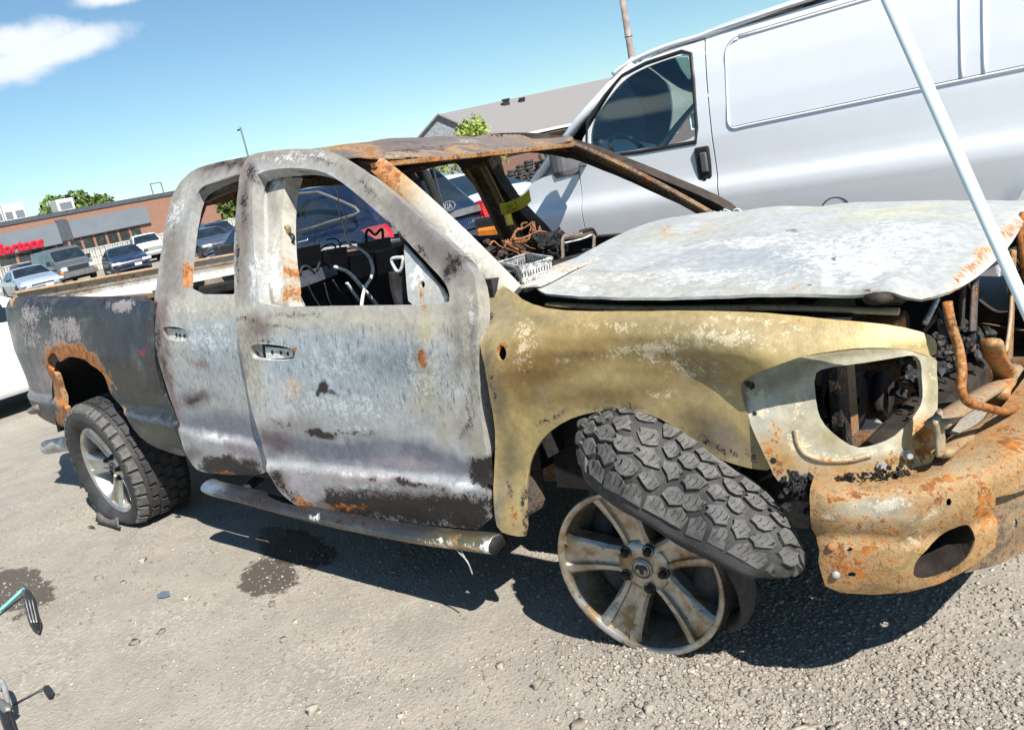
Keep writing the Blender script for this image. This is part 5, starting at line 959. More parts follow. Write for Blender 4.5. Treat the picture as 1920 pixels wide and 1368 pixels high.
M['silver'] = paint('silver_paint', srgb(230, 232, 235), .36, .15, .5, .03); M['white'] = paint('white_paint', srgb(232, 234, 234), .3, 0, .5, .08); M['navy'] = paint('navy_paint', srgb(24, 38, 66), .25, .2, .9, .06); M['grey_paint'] = paint('grey_paint', srgb(92, 98, 100), .35, .2, .5)
M['ltblue'] = paint('light_silver_blue_paint', srgb(170, 186, 202), .3, .3, .6); M['dkblue'] = paint('dark_blue_paint', srgb(30, 42, 72), .28, .2, .8); M['slate'] = paint('slate_paint', srgb(70, 80, 98), .3, .2, .6)
M['glass'] = glass_dark('car_glass'); M['clear'] = glass_clear('tinted_glass'); M['plastic'] = plain('black_plastic', (.02, .02, .022), .45, 0, .2, 8); M['greyplastic'] = plain('grey_plastic', (.12, .12, .125), .5); M['chrome'] = plain('chrome', (.75, .76, .78), .15, 1.0, .05)
M['redlens'] = plain('red_lens', (.55, .012, .02), .15, 0, .2, 12, Coat_Weight=.8); M['amber'] = plain('amber_lens', (.75, .25, .03), .2, 0, .2); M['lens'] = plain('lamp_lens', (.75, .78, .8), .12, .3, .2); M['plate'] = plain('plate_white', (.75, .75, .73), .5); M['rimgrey'] = plain('wheel_grey', (.28, .28, .29), .4, .6); M['dark'] = plain('dark_void', (.008, .008, .009), .8)
M['yellow'] = plain('yellow_tape', (.82, .62, .03), .5, 0, .15); M['ink'] = plain('black_ink', (.015, .014, .012), .6)
def text_mesh(name, body, size, mat, Mw, parent=None, shear=0., off=0., ext=.002, align='LEFT'):
    c = bpy.data.curves.new(name, 'FONT'); c.body = body; c.size = size; c.shear = shear; c.offset = off; c.extrude = ext; c.align_x = align; c.resolution_u = 3
    o = bpy.data.objects.new(name, c); COL.objects.link(o); bpy.context.view_layer.update(); me = bpy.data.meshes.new_from_object(o.evaluated_get(bpy.context.evaluated_depsgraph_get())); bpy.data.objects.remove(o)
    me.materials.clear(); me.materials.append(M[mat]); o = bpy.data.objects.new(name, me); COL.objects.link(o); o.parent = parent; o.matrix_local = Mw; return o
def frame(o, x, y):
    x = Vector(x).normalized(); y = Vector(y); y = (y-x*x.dot(y)).normalized(); z = x.cross(y); return Matrix([[x[i], y[i], z[i], o[i]] for i in range(3)]+[[0, 0, 0, 1]])
def wheel_simple(parent, c, r, side, spokes=6):
    "tyre and rim of an ordinary car; side = +1 left"
    Mx = Matrix.Rotation(-math.pi/2*side, 4, 'X'); e = bpy.data.objects.new('wheel', None); COL.objects.link(e); e.parent = parent; e.location = c
    mb = MB(); mb.lathe([(r*.62, .0), (r*.68, .02), (r*.9, .03), (r*.98, .0), (r, -.05), (r, -.15), (r*.95, -.2), (r*.62, -.2)], 28, M=Mx); mb.build('tyre', M['rubber'], e, True)
    mb = MB(); mb.lathe([(r*.64, -.0), (r*.62, .01), (r*.58, -.02), (r*.56, -.12), (.01, -.12)], 28, M=Mx)
    for k in range(spokes):
        a = k*2*math.pi/spokes; q = np.array([(.02, -.03, -.01), (r*.6, -.035, 0), (r*.6, .035, 0), (.02, .03, -.01)]); ca, sa = math.cos(a), math.sin(a)
        Q = np.stack([q[:, 0]*ca-q[:, 1]*sa, q[:, 0]*sa+q[:, 1]*ca, q[:, 2]], 1)@np.array(Mx)[:3, :3].T; mb.add(Q, [(0, 1, 2, 3)])
    mb.build('rim', M['rimgrey'], e, False)
def car(name, par, loc, rz, mat, label, cat, group=None, glass='glass', lamps=True, plate=True):
    root = empty(name, loc, rz, label=label, cat=cat, group=group); L_, W_ = par['L'], par['W']; tp = np.array(par['top']); bl = np.array(par['belt']); hw = np.array(par['hw']); zb = par.get('zb', .22); lean = par.get('lean', .4)
    xs = np.unique(np.concatenate([np.linspace(-L_/2, L_/2, par.get('n', 80)), tp[:, 0]])); S = []
    for x in xs:
        w = np.interp(x, hw[:, 0], hw[:, 1])*W_/2; zt = np.interp(x, tp[:, 0], tp[:, 1]); zl = min(np.interp(x, bl[:, 0], bl[:, 1]), zt-.02); b = zb+par.get('rake', .12)*max(0, (abs(x)-(L_/2-.35))/.35)
        low = [(w*.6, b), (w*.92, b), (w*.975, b+.06), (w*.985, b+.2), (w*.995, b+(zl-b)*.5), (w, b+(zl-b)*.68), (w*.99, zl-.10), (w*.965, zl-.03), (w*.95, zl)]
        yt = lambda z: w*.95-lean*(z-zl)
        up = [(yt(z), z) for z in np.linspace(zl+.01, max(zt-.05, zl+.012), 10)]; ye = up[-1][0]; top = [(ye*.985, zt-.03), (ye*.93, zt-.010), (ye*.8, zt), (ye*.5, zt+.012), (ye*.25, zt+.016), (0, zt+.018)]
        S.append([(x, y, z) for y, z in low+up+top])
    S = np.array(S); nst, k, _ = S.shape; nlow, nup = 9, 10; axl = par['axles']; wr = par['wr']; groups = {}
    def put(key, quad): groups.setdefault(key, []).append(quad)
    wins = par['wins']
    for sg in (1, -1):
        A = S*np.array([1, sg, 1])
        for i in range(nst-1):
            for j in range(k-1):
                qd = np.array([A[i, j], A[i+1, j], A[i+1, j+1], A[i, j+1]]); c = qd.mean(0)
                if sg > 0: qd = qd[::-1]
                if j < nlow and any((c[0]-ax)**2+(c[2]-wr)**2 < (wr+.055)**2 for ax in axl): continue
                key = 'body'
                if nlow-1 <= j < nlow+nup+1:
                    for wi, wp in enumerate(wins):
                        if inpoly(c[None, [0, 2]], np.array(wp))[0]: key = ('side_window', wi, sg)
                if j >= nlow+nup+1:
                    for nm, (x0, x1) in par.get('slopes', {}).items():
                        if x0 < c[0] < x1: key = (nm, 0, 0)
                put(key, qd)
        for i in (0, nst-1):
            for j in range(k-1):
                qd = np.array([A[i, j], A[i, j+1], [A[i, j+1, 0], 0, A[i, j+1, 2]], [A[i, j, 0], 0, A[i, j, 2]]]); put('body', qd if (sg > 0) == (i > 0) else qd[::-1])
    def emit(key, nm, m, off=0.0):
        Q = np.concatenate(groups[key]); r = np.round(Q, 5); u, inv = np.unique(r, axis=0, return_inverse=True); o = mesh_obj(nm, u, inv.reshape(-1, 4), M[m], root, True)
        bm = bmesh.new(); bm.from_mesh(o.data); bmesh.ops.dissolve_degenerate(bm, dist=1e-5, edges=bm.edges); bmesh.ops.recalc_face_normals(bm, faces=bm.faces)
        for e in bm.edges: e.smooth = not (len(e.link_faces) == 2 and e.calc_face_angle(0) > rad(38))
        for f in bm.faces: f.smooth = True
        bm.to_mesh(o.data); bm.free(); return o
    for key in groups:
        if key == 'body': emit(key, 'body', mat)
        else: emit(key, key[0], glass)
    for ax in axl:
        for sg in (1, -1):
            mb = MB(); t_ = np.linspace(-.3, math.pi+.3, 16); mb.grid([[(ax+(wr+.06)*math.cos(a), sg*y, wr+(wr+.06)*math.sin(a)) for a in t_] for y in (W_/2-.03, W_/2-.3)]); mb.build('arch_liner', M['dark'], root, True)
            wheel_simple(root, (ax, sg*(W_/2-.03), wr), wr, sg)
    for nm, bx_, m in par.get('boxes', ()):
        mb = MB(); mb.box(bx_[:3], bx_[3:6], bev=.02); mb.build(nm, M[m], root)
    mb = MB(); mb.box((0, 0, zb+.02), (L_*.9, W_*.8, .06)); mb.box((axl[0], 0, wr), (.5, W_*.75, .3)); mb.box((axl[1], 0, wr), (.5, W_*.75, .3)); mb.build('underbody', M['dark'], root)
    return root
def lamps_front(L_, W_, z, h=.14, w=.32, d=.12, m='lens'): return [('headlight', (L_/2-.14, s*(W_/2-.22), z, d+.16, w, h), m) for s in (1, -1)]
SED = dict(L=4.75, W=1.84, n=90, top=[(-2.375, .80), (-2.30, .98), (-1.75, 1.06), (-1.55, 1.08), (-.75, 1.40), (-.2, 1.45), (.25, 1.43), (1.05, 1.02), (1.2, .98), (2.1, .84), (2.3, .72), (2.375, .55)], belt=[(-2.4, .92), (-1.6, .98), (1.0, .92), (2.4, .72)], hw=[(-2.4, .80), (-2.2, .92), (-1.4, 1.0), (1.4, 1.0), (2.1, .93), (2.375, .74)], lean=.46, axles=(1.42, -1.42), wr=.33,
  wins=[[(-1.25, 1.0), (-.72, 1.33), (-.22, 1.37), (-.22, .97)], [(-.15, .97), (-.15, 1.37), (.28, 1.35), (.80, .98)]], slopes=dict(windscreen=(.30, 1.02), rear_window=(-1.5, -.8)),
  boxes=lamps_front(4.75, 1.84, .68, .12, .42)+[('grille', (2.33, 0, .55, .08, .95, .2), 'plastic'), ('licence_plate', (2.385, .25, .5, .02, .32, .13), 'plate'), ('mirror', (.72, 1.0, 1.0, .14, .2, .12), 'plastic'), ('mirror', (.72, -1.0, 1.0, .14, .2, .12), 'plastic')])
SUV = dict(L=4.8, W=1.90, n=110, top=[(-2.4, .80), (-2.36, 1.0), (-2.22, 1.14), (-1.82, 1.62), (-1.6, 1.66), (-.6, 1.70), (.3, 1.67), (.62, 1.60), (1.25, 1.16), (1.4, 1.10), (2.2, 1.0), (2.36, .86), (2.4, .6)], belt=[(-2.4, 1.0), (-1.6, 1.14), (.0, 1.08), (1.2, 1.02), (2.4, .86)], hw=[(-2.4, .86), (-2.25, .95), (-1.4, 1.0), (1.5, 1.0), (2.15, .94), (2.4, .76)], lean=.36, axles=(1.45, -1.38), wr=.37,
  wins=[[(-1.72, 1.20), (-1.55, 1.34), (-1.15, 1.52), (-.92, 1.53), (-.92, 1.15)], [(-.84, 1.14), (-.84, 1.54), (-.05, 1.57), (-.05, 1.10)], [(.03, 1.10), (.03, 1.57), (.45, 1.53), (1.0, 1.08)]], slopes=dict(windscreen=(.66, 1.22), rear_window=(-2.2, -1.88)),
  boxes=lamps_front(4.8, 1.9, .84)+[('mirror', (.85, 1.03, 1.12, .16, .22, .15), 'plastic'), ('mirror', (.85, -1.03, 1.12, .16, .22, .15), 'plastic'), ('roof_rail', (-.5, .62, 1.72, 2.0, .04, .04), 'plastic'), ('roof_rail', (-.5, -.62, 1.72, 2.0, .04, .04), 'plastic')])
VAN = dict(L=5.6, W=2.0, n=90, top=[(-2.8, 1.0), (-2.78, 1.95), (-2.6, 2.06), (0, 2.1), (.9, 2.08), (1.15, 2.0), (1.9, 1.30), (2.05, 1.22), (2.65, 1.08), (2.78, .95), (2.8, .6)], belt=[(-2.8, 1.25), (1.5, 1.25), (2.0, 1.15), (2.8, .98)], hw=[(-2.8, .95), (-2.6, 1.0), (2.0, 1.0), (2.6, .95), (2.8, .86)], lean=.18, zb=.3, axles=(1.95, -1.6), wr=.36,
  wins=[[(.25, 1.28), (.25, 1.88), (1.02, 1.86), (1.55, 1.3)], [(-.9, 1.3), (-.9, 1.86), (.05, 1.88), (.05, 1.3)]], slopes=dict(windscreen=(1.2, 1.86)),
  boxes=[('headlight', (2.72, s*.76, .86, .16, .32, .2), 'lens') for s in (1, -1)]+[('turn_lamp', (2.70, s*.80, .70, .18, .36, .14), 'amber') for s in (1, -1)]+[('grille', (2.77, 0, .85, .08, 1.1, .26), 'plastic'), ('bumper', (2.76, 0, .5, .2, 1.96, .24), 'greyplastic'), ('hood_strip', (2.6, 0, 1.09, .2, 1.4, .04), 'chrome'), ('mirror', (1.45, 1.1, 1.32, .14, .2, .28), 'plastic'), ('mirror', (1.45, -1.1, 1.32, .14, .2, .28), 'plastic')])
PUP = dict(L=5.8, W=2.0, n=90, top=[(-2.9, 1.15), (-.75, 1.22), (-.72, 1.25), (-.62, 1.78), (-.2, 1.9), (.7, 1.88), (.9, 1.82), (1.35, 1.32), (1.5, 1.26), (2.7, 1.16), (2.88, 1.0), (2.9, .7)], belt=[(-2.9, 1.1), (2.9, 1.05)], hw=[(-2.9, .97), (1.6, 1.0), (2.6, .97), (2.9, .88)], lean=.3, zb=.4, axles=(1.95, -1.75), wr=.40,
  wins=[[(-.5, 1.28), (-.45, 1.72), (.1, 1.75), (.1, 1.26)], [(.2, 1.26), (.2, 1.76), (.7, 1.74), (1.1, 1.26)]], slopes=dict(windscreen=(.92, 1.32), rear_window=(-.72, -.6)), boxes=lamps_front(5.8, 2.0, .95, .22, .3)+[('grille', (2.86, 0, .9, .1, 1.1, .3), 'chrome'), ('bumper', (2.9, 0, .6, .16, 1.9, .2), 'chrome')])
def gz(x, y): return float(ground_h(np.array([x]), np.array([y]))[0])
def ondist(u, v, D):
    p = at(u, v, D); return (p[0], p[1], gz(p[0], p[1]))
def head(deg): return rad(deg)
# dark blue sport utility vehicle standing beyond the truck, tail towards the camera side
KX, KY = -8.42, 4.56
kia = car('suv', SUV, (KX, KY, gz(KX, KY)), math.pi, 'navy', 'dark navy blue SUV with red tail lamps parked behind the burnt pickup', 'suv')
def kp(u, v, y=None, x=None):
    "pixel to the SUV's own frame, on its left side or tail"
    d = ray(u, v); t_ = ((y-CAMP[1])/d[1]) if y is not None else ((x-CAMP[0])/d[0]); P = CAMP+d*t_; return np.array([-(P[0]-KX), -(P[1]-KY), P[2]-kia.location.z])
def slab(name, pts, nrm, th, m, parent):
    P = np.array(pts); n = len(P); nrm = np.array(nrm, float); mb = MB(); mb.add(np.concatenate([P, P+nrm*th]), [list(range(n)), list(range(n, 2*n))[::-1]]+[(i, (i+1) % n, n+(i+1) % n, n+i) for i in range(n)]); o = mb.build(name, M[m], parent); bm = bmesh.new(); bm.from_mesh(o.data); bmesh.ops.recalc_face_normals(bm, faces=bm.faces); bm.to_mesh(o.data); bm.free(); return o
YL = KY-.955; XT = KX+2.40
slab('tail_lamp', [kp(u, v, y=YL-.02) for u, v in ((676, 432), (690, 426), (716, 421), (728, 434), (732, 446), (704, 448), (690, 440))], (0, 1, 0), -.06, 'redlens', kia)
slab('tail_lamp', [kp(u, v, x=XT+.05) for u, v in ((903, 377), (911, 373), (920, 400), (921, 413), (914, 416), (907, 400))], (1, 0, 0), .12, 'redlens', kia)
slab('spoiler', [(-1.62, -.72, 1.66), (-1.62, .72, 1.66), (-2.08, .70, 1.655), (-2.08, -.70, 1.655)], (0, 0, 1), .05, 'navy', kia)
slab('brake_lamp', [(-2.085, -.2, 1.65), (-2.085, .2, 1.65), (-2.085, .2, 1.68), (-2.085, -.2, 1.68)], (-1, 0, 0), .012, 'redlens', kia)
slab('bumper_guard', [(-2.40, -.9, .38), (-2.40, .9, .38), (-2.42, .9, .62), (-2.42, -.9, .62)], (-1, 0, 0), .06, 'plastic', kia)
slab('tailgate_trim', [(-2.40, -.82, .98), (-2.40, .82, .98), (-2.38, .82, 1.06), (-2.38, -.82, 1.06)], (-1, 0, 0), .02, 'greyplastic', kia)
mb = MB(); c = kp(841, 386, x=XT+.03); mb.tube([c+np.array([0, .115*math.cos(a), .055*math.sin(a)]) for a in np.linspace(0, 2*math.pi, 24, endpoint=False)], .009, 6, closed=True); mb.build('badge_ring', M['chrome'], kia, True)
text_mesh('badge_letters', 'KIA', .095, 'chrome', frame(c+np.array([-.005, .095, -.034]), (0, -1, 0), (0, 0, 1)), kia, off=.003)
c = kp(897, 414, x=XT+.03); text_mesh('model_lettering', 'SORENTO', .06, 'chrome', frame(c+np.array([-.005, .12, 0]), (0, -1, 0), (0, 0, 1)), kia)
slab('plate_recess', [kp(u, v, x=XT+.02) for u, v in ((843, 418), (857, 413), (860, 424), (846, 430))], (-1, 0, 0), .006, 'greyplastic', kia)
mb = MB(); mb.tube([kp(u, v, y=YL+.08) for u, v in ((535, 369), (561, 363), (596, 360), (615, 367), (642, 378), (666, 389))]+[kp(673, 397, y=YL+.04), kp(664, 403, y=YL+.02)]+[kp(u, v, y=YL-.0) for u, v in ((615, 417), (592, 425), (547, 437))], .018, 6); mb.build('window_trim', M['greyplastic'], kia, True)
mb = MB(); mb.tube([kp(593, 426, y=YL-.004), kp(591, 445, y=YL-.012), kp(590, 470, y=YL-.012)], .006, 5); mb.build('door_gap', M['dark'], kia)
mb = MB(); mb.tube([kp(u, v, y=YL-.03) for u, v in ((556, 456), (565, 452), (578, 449))], .022, 6, flat=.6); mb.build('door_handle', M['chrome'], kia, True)
for s_, (u, v), z_ in (('80', (536, 391), .17), ('4.95', (535, 406), .13)): text_mesh('window_writing', s_, z_, 'yellow', frame(kp(u, v, y=YL+.07), (-1, 0, .02), (0, -.35, 1)), kia, off=.004)
# sun-faded cars round the yard
def face(u, v, D, deg, par, nm, mat, lab, cat, grp=None):
    x, y, z = ondist(u, v, D); return car(nm, par, (x, y, z), rad(deg), mat, lab, cat, grp)
def shift(par, **kw): q = dict(par); q.update(kw); return q
face(238, 500, 47, -18, SED, 'sedan', 'dkblue', 'dark blue sedan with white front plate parked beside the grey van', 'car')
face(118, 500, 56, -6, VAN, 'cargo_van', 'grey_paint', 'grey cargo van with amber corner lamps beside the dark blue sedan', 'van')
face(275, 470, 62, -18, PUP, 'pickup_truck', 'white', 'white crew cab pickup parked behind the dark blue sedan', 'pickup truck')
face(57, 530, 46, -8, SED, 'sedan', 'ltblue', 'pale silver sedan with crumpled hood in front of the grey van', 'car')
face(388, 448, 44, -15, SED, 'sedan', 'slate', 'slate grey sedan seen through the rear door window', 'car')
face(402, 428, 56, -15, SUV, 'suv', 'dkblue', 'blue SUV behind the slate grey sedan', 'suv')
face(50, 497, 70, -6, SUV, 'suv', 'dkblue', 'small dark blue car standing against the fence behind the grey van', 'suv')
wc = car('sedan', shift(SED, boxes=[b for b in SED['boxes'] if b[0] != 'licence_plate']), (-9.24, -.18, gz(-9.2, -.2)), math.pi/2, 'white', 'white sedan parked crosswise behind the tail of the burnt pickup', 'car')
sc_ = car('sedan', SED, (-9.6, 8.1, gz(-9.6, 8.1)), math.pi, 'silver', 'silver sedan parked between the navy SUV and the plank fence', 'car')
slab('tail_lamp', [(-2.36, .55, .86), (-2.36, .85, .90), (-2.30, .88, .74), (-2.36, .55, .74)], (-1, 0, 0), .05, 'redlens', sc_); slab('tail_lamp', [(-2.36, -.55, .86), (-2.36, -.85, .90), (-2.30, -.88, .74), (-2.36, -.55, .74)], (-1, 0, 0), .05, 'redlens', sc_)
# ---- the silver cargo van parked alongside, traced on its own side
class WSurf(CurveSurf):
    def hit(s, u, v):
        global CB; d = ray(u, v); keep = CB, None
        o = 0.0
        for _ in range(16):
            i = np.arange(len(s.S)); X = s.X+s.nx*o; Y = s.Y+s.ny*o; side = (X-CAMP[0])*d[1]-(Y-CAMP[1])*d[0]; j = np.where(side[:-1]*side[1:] <= 0)[0]
            j = j[np.argmin(X[j]**2*0+Y[j])] if len(j) else (0 if abs(side[0]) < abs(side[-1]) else len(side)-2)
            f = min(max(side[j]/(side[j]-side[j+1]+1e-15), -40), 40); S = s.S[j]+f*(s.S[j+1]-s.S[j]); xx = X[j]+f*(X[j+1]-X[j]); yy = Y[j]+f*(Y[j+1]-Y[j]); tt = ((xx-CAMP[0])*d[0]+(yy-CAMP[1])*d[1])/(d[0]**2+d[1]**2); zz = CAMP[2]+tt*d[2]
            o = o*.4+.6*float(s.off(np.array([xx]), np.array([zz]))[0])
        return (S, zz)
_vs = tab([.35, .5, .8, 1.0, 1.08, 1.13, 1.19, 1.26, 1.43, 1.6, 1.8, 1.95, 2.05, 2.15], [.07, .045, .02, .004, 0, .006, .034, .044, .058, .088, .135, .18, .225, .30])
VCEN = 3.02
VP_ = [(-3.22, 2.40), (-3.12, 2.18), (-2.95, 2.07), (-2.6, 2.02), (-2.0, 2.0), (0, 2.0), (2.4, 2.0), (2.55, 2.02), (2.66, 2.1)]
def rrect(x, z, x0, x1, z0, z1, r):
    dx = np.maximum(np.maximum(x0+r-x, x-(x1-r)), 0); dz = np.maximum(np.maximum(z0+r-z, z-(z1-r)), 0); d = np.hypot(dx, dz)-r
    return np.where((dx == 0) & (dz == 0), np.maximum(np.maximum(x0-x, x-x1), np.maximum(z0-z, z-z1)), d)
def van_off(x, z):
    o = _vs(z)
    r = np.hypot(x-1.02, z-.50); o = o-.028*np.exp(-((r-.63)/.035)**2)
    r2 = np.hypot(x+2.55, z-.42); o = o-.028*np.exp(-((r2-.50)/.035)**2)
    return o
vanS = WSurf(VP_, van_off)
van = empty('cargo_van', (-.8, VCEN, 0), label='large silver cargo van parked alongside the burnt pickup', cat='van'); VINV = np.array([-.8, VCEN, 0])
def vpanel(name, outline, holes, m, step=.03, th=.012, raw=False, surf=vanS, parent=van, sm=0, hsm=2, mir=True, back='plastic'):
    ol = surf.path(outline) if not raw else np.array(outline, float); hs = [smooth_poly(surf.path(h) if not raw else np.array(h, float), hsm) for h in holes]
    ol = smooth_poly(ol, sm) if sm else ol
    V2, T = trimesh2d(ol, hs, step); P = surf.pos(V2)-VINV; V, F = thicken(P, vnormals(P, T), T, th); fm = [0]*len(T)+[1]*len(T)+[0]*(len(F)-2*len(T)); o = mesh_obj(name, V, F, None, parent, True, [M[m], M[back]], fm)
    bm = bmesh.new(); bm.from_mesh(o.data)
    for e in bm.edges: e.smooth = not (len(e.link_faces) == 2 and e.calc_face_angle(0) > rad(40))
    bm.to_mesh(o.data); bm.free()
    if mir:
        me = o.data.copy(); me.transform(Matrix.Diagonal((1, -1, 1, 1))); me.flip_normals(); c = bpy.data.objects.new(name, me); COL.objects.link(c); c.parent = parent if parent == van else van
    return o
xs_ = lambda x: vanS.sx(x)
h_ = vanS.hit
# door outline and window from the photograph, closed below the hood line
d1, d2 = h_(1322, 70), h_(1348, 372); f1 = h_(1085, 318); f2 = h_(1100, 430)
gut = [h_(u, v) for u, v in ((1172, 128), (1205, 110), (1255, 90), (1322, 70))]
apil = [h_(u, v) for u, v in ((1086, 262), (1120, 205), (1150, 158))]
G_ = .005
DOOR = [(f1[0]+G_, f1[1]), (f1[0]+G_, f2[1]), (f2[0]+G_, .62), (d2[0]-G_, .52), (d2[0]-G_, d2[1]), (d1[0]-G_, d1[1]-.01)]+[(a, b-.012) for a, b in gut[::-1]]+[(a+.03, b) for a, b in apil[::-1]]
DWIN = [(1107, 232), (1106, 292), (1200, 281), (1302, 263), (1303, 240), (1297, 150), (1292, 106), (1280, 102), (1215, 124), (1172, 147), (1140, 185)]
door = vpanel('front_door', DOOR, [[h_(*p) for p in DWIN]], 'silver', raw=True)
FND = [(f1[0]-G_, f1[1]+.02), (h_(1018, 333)[0], h_(1018, 333)[1]), (h_(1000, 342)[0], h_(1000, 342)[1]), (xs_(-2.75), 1.23), (xs_(-2.95), 1.17), (vanS.S[30], 1.12), (vanS.S[2], 1.08), (vanS.S[2], .62)]
FND += [(xs_(-2.55)-.50, .55)]+[(xs_(-2.55)+.47*math.cos(t_), .42+.47*math.sin(t_)) for t_ in np.linspace(math.pi*.95, .25, 12)]+[(f1[0]-G_, .55)]
fnd = vpanel('front_fender', FND, [], 'silver', raw=True)
CS = [(d2[0]+G_, .48), (xs_(1.02)-.60, .47)]+[(xs_(1.02)+.60*math.cos(t_), .50+.60*math.sin(t_)) for t_ in np.linspace(math.pi*.97, .03, 14)]+[(vanS.S[-1], .48), (vanS.S[-1], 2.06), (xs_(1.6), 2.07), (xs_(.3), 2.05), (xs_(-.4), 2.02), (d1[0]+G_, d1[1]-.004), (d2[0]+G_, d2[1])]
vpanel('cargo_side', CS, [], 'silver', raw=True, step=.024)
glS = WSurf(VP_, lambda x, z: _vs(z)+.012)
GW = [(u, v) for u, v in ((1103, 228), (1102, 296), (1200, 285), (1307, 266), (1308, 240), (1302, 150), (1297, 101), (1280, 97), (1213, 119), (1168, 142), (1136, 180))]
vpanel('door_window', [glS.hit(*p) for p in GW], [], 'clear', raw=True, surf=glS, th=.004, step=.06, back='clear', sm=1)
pr = np.array([glS.pos(np.array([glS.hit(*p)]))[0] for p in GW])-VINV; mb = MB(); mb.tube(pr+[0, -.008, 0], .014, 6, closed=True); mb.build('window_seal', M['plastic'], van, True)
# handle, mirror, fuel flap, gutter
hp = lambda u, v, o=0.0: vanS.pos(np.array([vanS.hit(u, v)]))[0]-VINV+np.array([0, -o, 0])
mb = MB(); c = hp(1320, 309); mb.box(c, (.10, .03, .22), bev=.03); hd = mb.build('door_handle', M['plastic'], van); mb = MB(); mb.box(c+np.array([.012, -.018, .015]), (.045, .02, .12), bev=.012); mb.build('handle_grip', M['greyplastic'], hd); mb = MB(); mb.tube([c+np.array([0, -.014, -.082]), c+np.array([0, -.02, -.082])], .014, 12); mb.build('lock', M['chrome'], hd)
mb = MB(); c = hp(1090, 300); mb.box(c+np.array([.0, -.20, .05]), (.12, .20, .26), bev=.04); mb.tube([c+np.array([.02, 0, -.02]), c+np.array([.0, -.16, 0])], .03, 8); mb.build('side_mirror', M['greyplastic'], van)
mb = MB(); mb.box(hp(1062, 312)+np.array([0, .0, .01]), (.22, .03, .16), bev=.02); mb.build('sail_panel', M['greyplastic'], van)
mb = MB(); cc = hp(1568, 398); R0 = .085; mb.tube([cc+np.array([R0*math.cos(a), -.004+.03*math.sin(a)*0, R0*math.sin(a)]) for a in np.linspace(0, 2*math.pi, 28, endpoint=False)], .004, 5, closed=True); mb.build('fuel_flap_gap', M['dark'], van)
GP = [(1150, 140), (1172, 124), (1205, 106), (1255, 86), (1322, 66), (1420, 32), (1500, 4)]
gpts = [hp(u, v, .004) for u, v in GP]; gpts += [vanS.pos(np.array([[xs_(x), z]]))[0]-VINV+[0, -.01, 0] for x, z in ((.3, 2.07), (1.2, 2.09), (2.4, 2.08))]
for sgn in (1, -1): mb = MB(); mb.tube(spline(np.array(gpts)*[1, sgn, 1], 40), .018, 8); mb.build('roof_gutter', M['silver'], van, True)
def bead(pts, nm='panel_bead', r=.009):
    P = np.array([vanS.pos(np.array([[xs_(x), z]]))[0]-VINV+np.array([0, -.001, 0]) for x, z in pts]); mb = MB(); mb.tube(P, r, 8, flat=.8); mb.build(nm, M['silver'], van, True)
    mb = MB(); mb.tube(P+np.array([0, -.003, .011]), .0022, 5); mb.build('bead_shade_line', M['greyplastic'], van, True)  # grey thread added for the dark shade line along each bead
def arc_(cx, cz, r, a0, a1): return [(cx+r*math.cos(a), cz+r*math.sin(a)) for a in np.linspace(rad(a0), rad(a1), 6)]
x0_ = h_(1366, 240)[0]; x0_ = float(np.interp(x0_, vanS.S, vanS.X))
bead(arc_(x0_+.08, 1.87, .08, 90, 180)[::1]+arc_(x0_+.05, 1.50, .05, 180, 270)+[(x_, 1.452+.012*(x_-x0_)) for x_ in np.linspace(x0_+.1, 2.2, 24)])
bead([(x_, 1.955+.02*(x_-x0_)) for x_ in np.linspace(x0_+.08, .2, 10)])
for xx in (.285, .385): bead([(xx, z_) for z_ in np.linspace(1.475, 1.98, 10)])
# roof, windscreen, hood, tail and the dark inside
def section(x, z): return float(vanS.pos(np.array([[xs_(x), z]]))[0][1])-VCEN
rx = np.linspace(-1.62, 2.62, 30); rows = []
for x in rx:
    ze = np.interp(x, [-1.62, -1.4, -1.1, -.6, .3, 2.4, 2.62], [1.955, 2.0, 2.03, 2.05, 2.075, 2.09, 2.05]); ye = .83; rows.append([(x+.8, y*ye, ze+.085*(1-abs(y)**2.5)*np.interp(x, [-1.62, -1.2], [.6, 1])) for y in np.linspace(-1, 1, 17)])
mb = MB(); mb.grid(rows); mb.build('roof', M['silver'], van, True)
wb, wt = (-2.55, 1.34), (-1.62, 1.985); rows = []
for f in np.linspace(0, 1, 8): rows.append([(wb[0]+(wt[0]-wb[0])*f+.8-.16*(1-abs(y)**2)*(1-f*.6), y*(.90-.10*f), wb[1]+(wt[1]-wb[1])*f+.02*math.sin(f*3.1)) for y in np.linspace(-1, 1, 13)])
mb = MB(); mb.grid(rows); mb.build('windscreen', M['clear'], van, True)
for sgn in (1, -1): mb = MB(); mb.tube([(wb[0]+.8, sgn*.905, wb[1]), (wb[0]+.5*(wt[0]-wb[0])+.8, sgn*.865, 1.70), (wt[0]+.8, sgn*.81, wt[1])], .035, 8); mb.build('windscreen_pillar', M['silver'], van, True)
rows = []
for f in np.linspace(0, 1, 10):
    x = -2.5-.72*f; z = np.interp(f, [0, .5, .85, 1], [1.33, 1.23, 1.13, .98]); rows.append([(x+.8-.06*(1-y*y)*f, y*(.92-.06*f), z+.04*(1-abs(y)**3)) for y in np.linspace(-1, 1, 13)])
mb = MB(); mb.grid(rows); mb.build('hood', M['silver'], van, True)
mb = MB(); mb.box((-2.50, 0, .78), (.06, 1.5, .42), bev=.02); mb.build('grille', M['plastic'], van); mb = MB(); mb.box((-2.52, 0, .5), (.16, 1.9, .22), bev=.05); mb.build('front_bumper', M['greyplastic'], van)
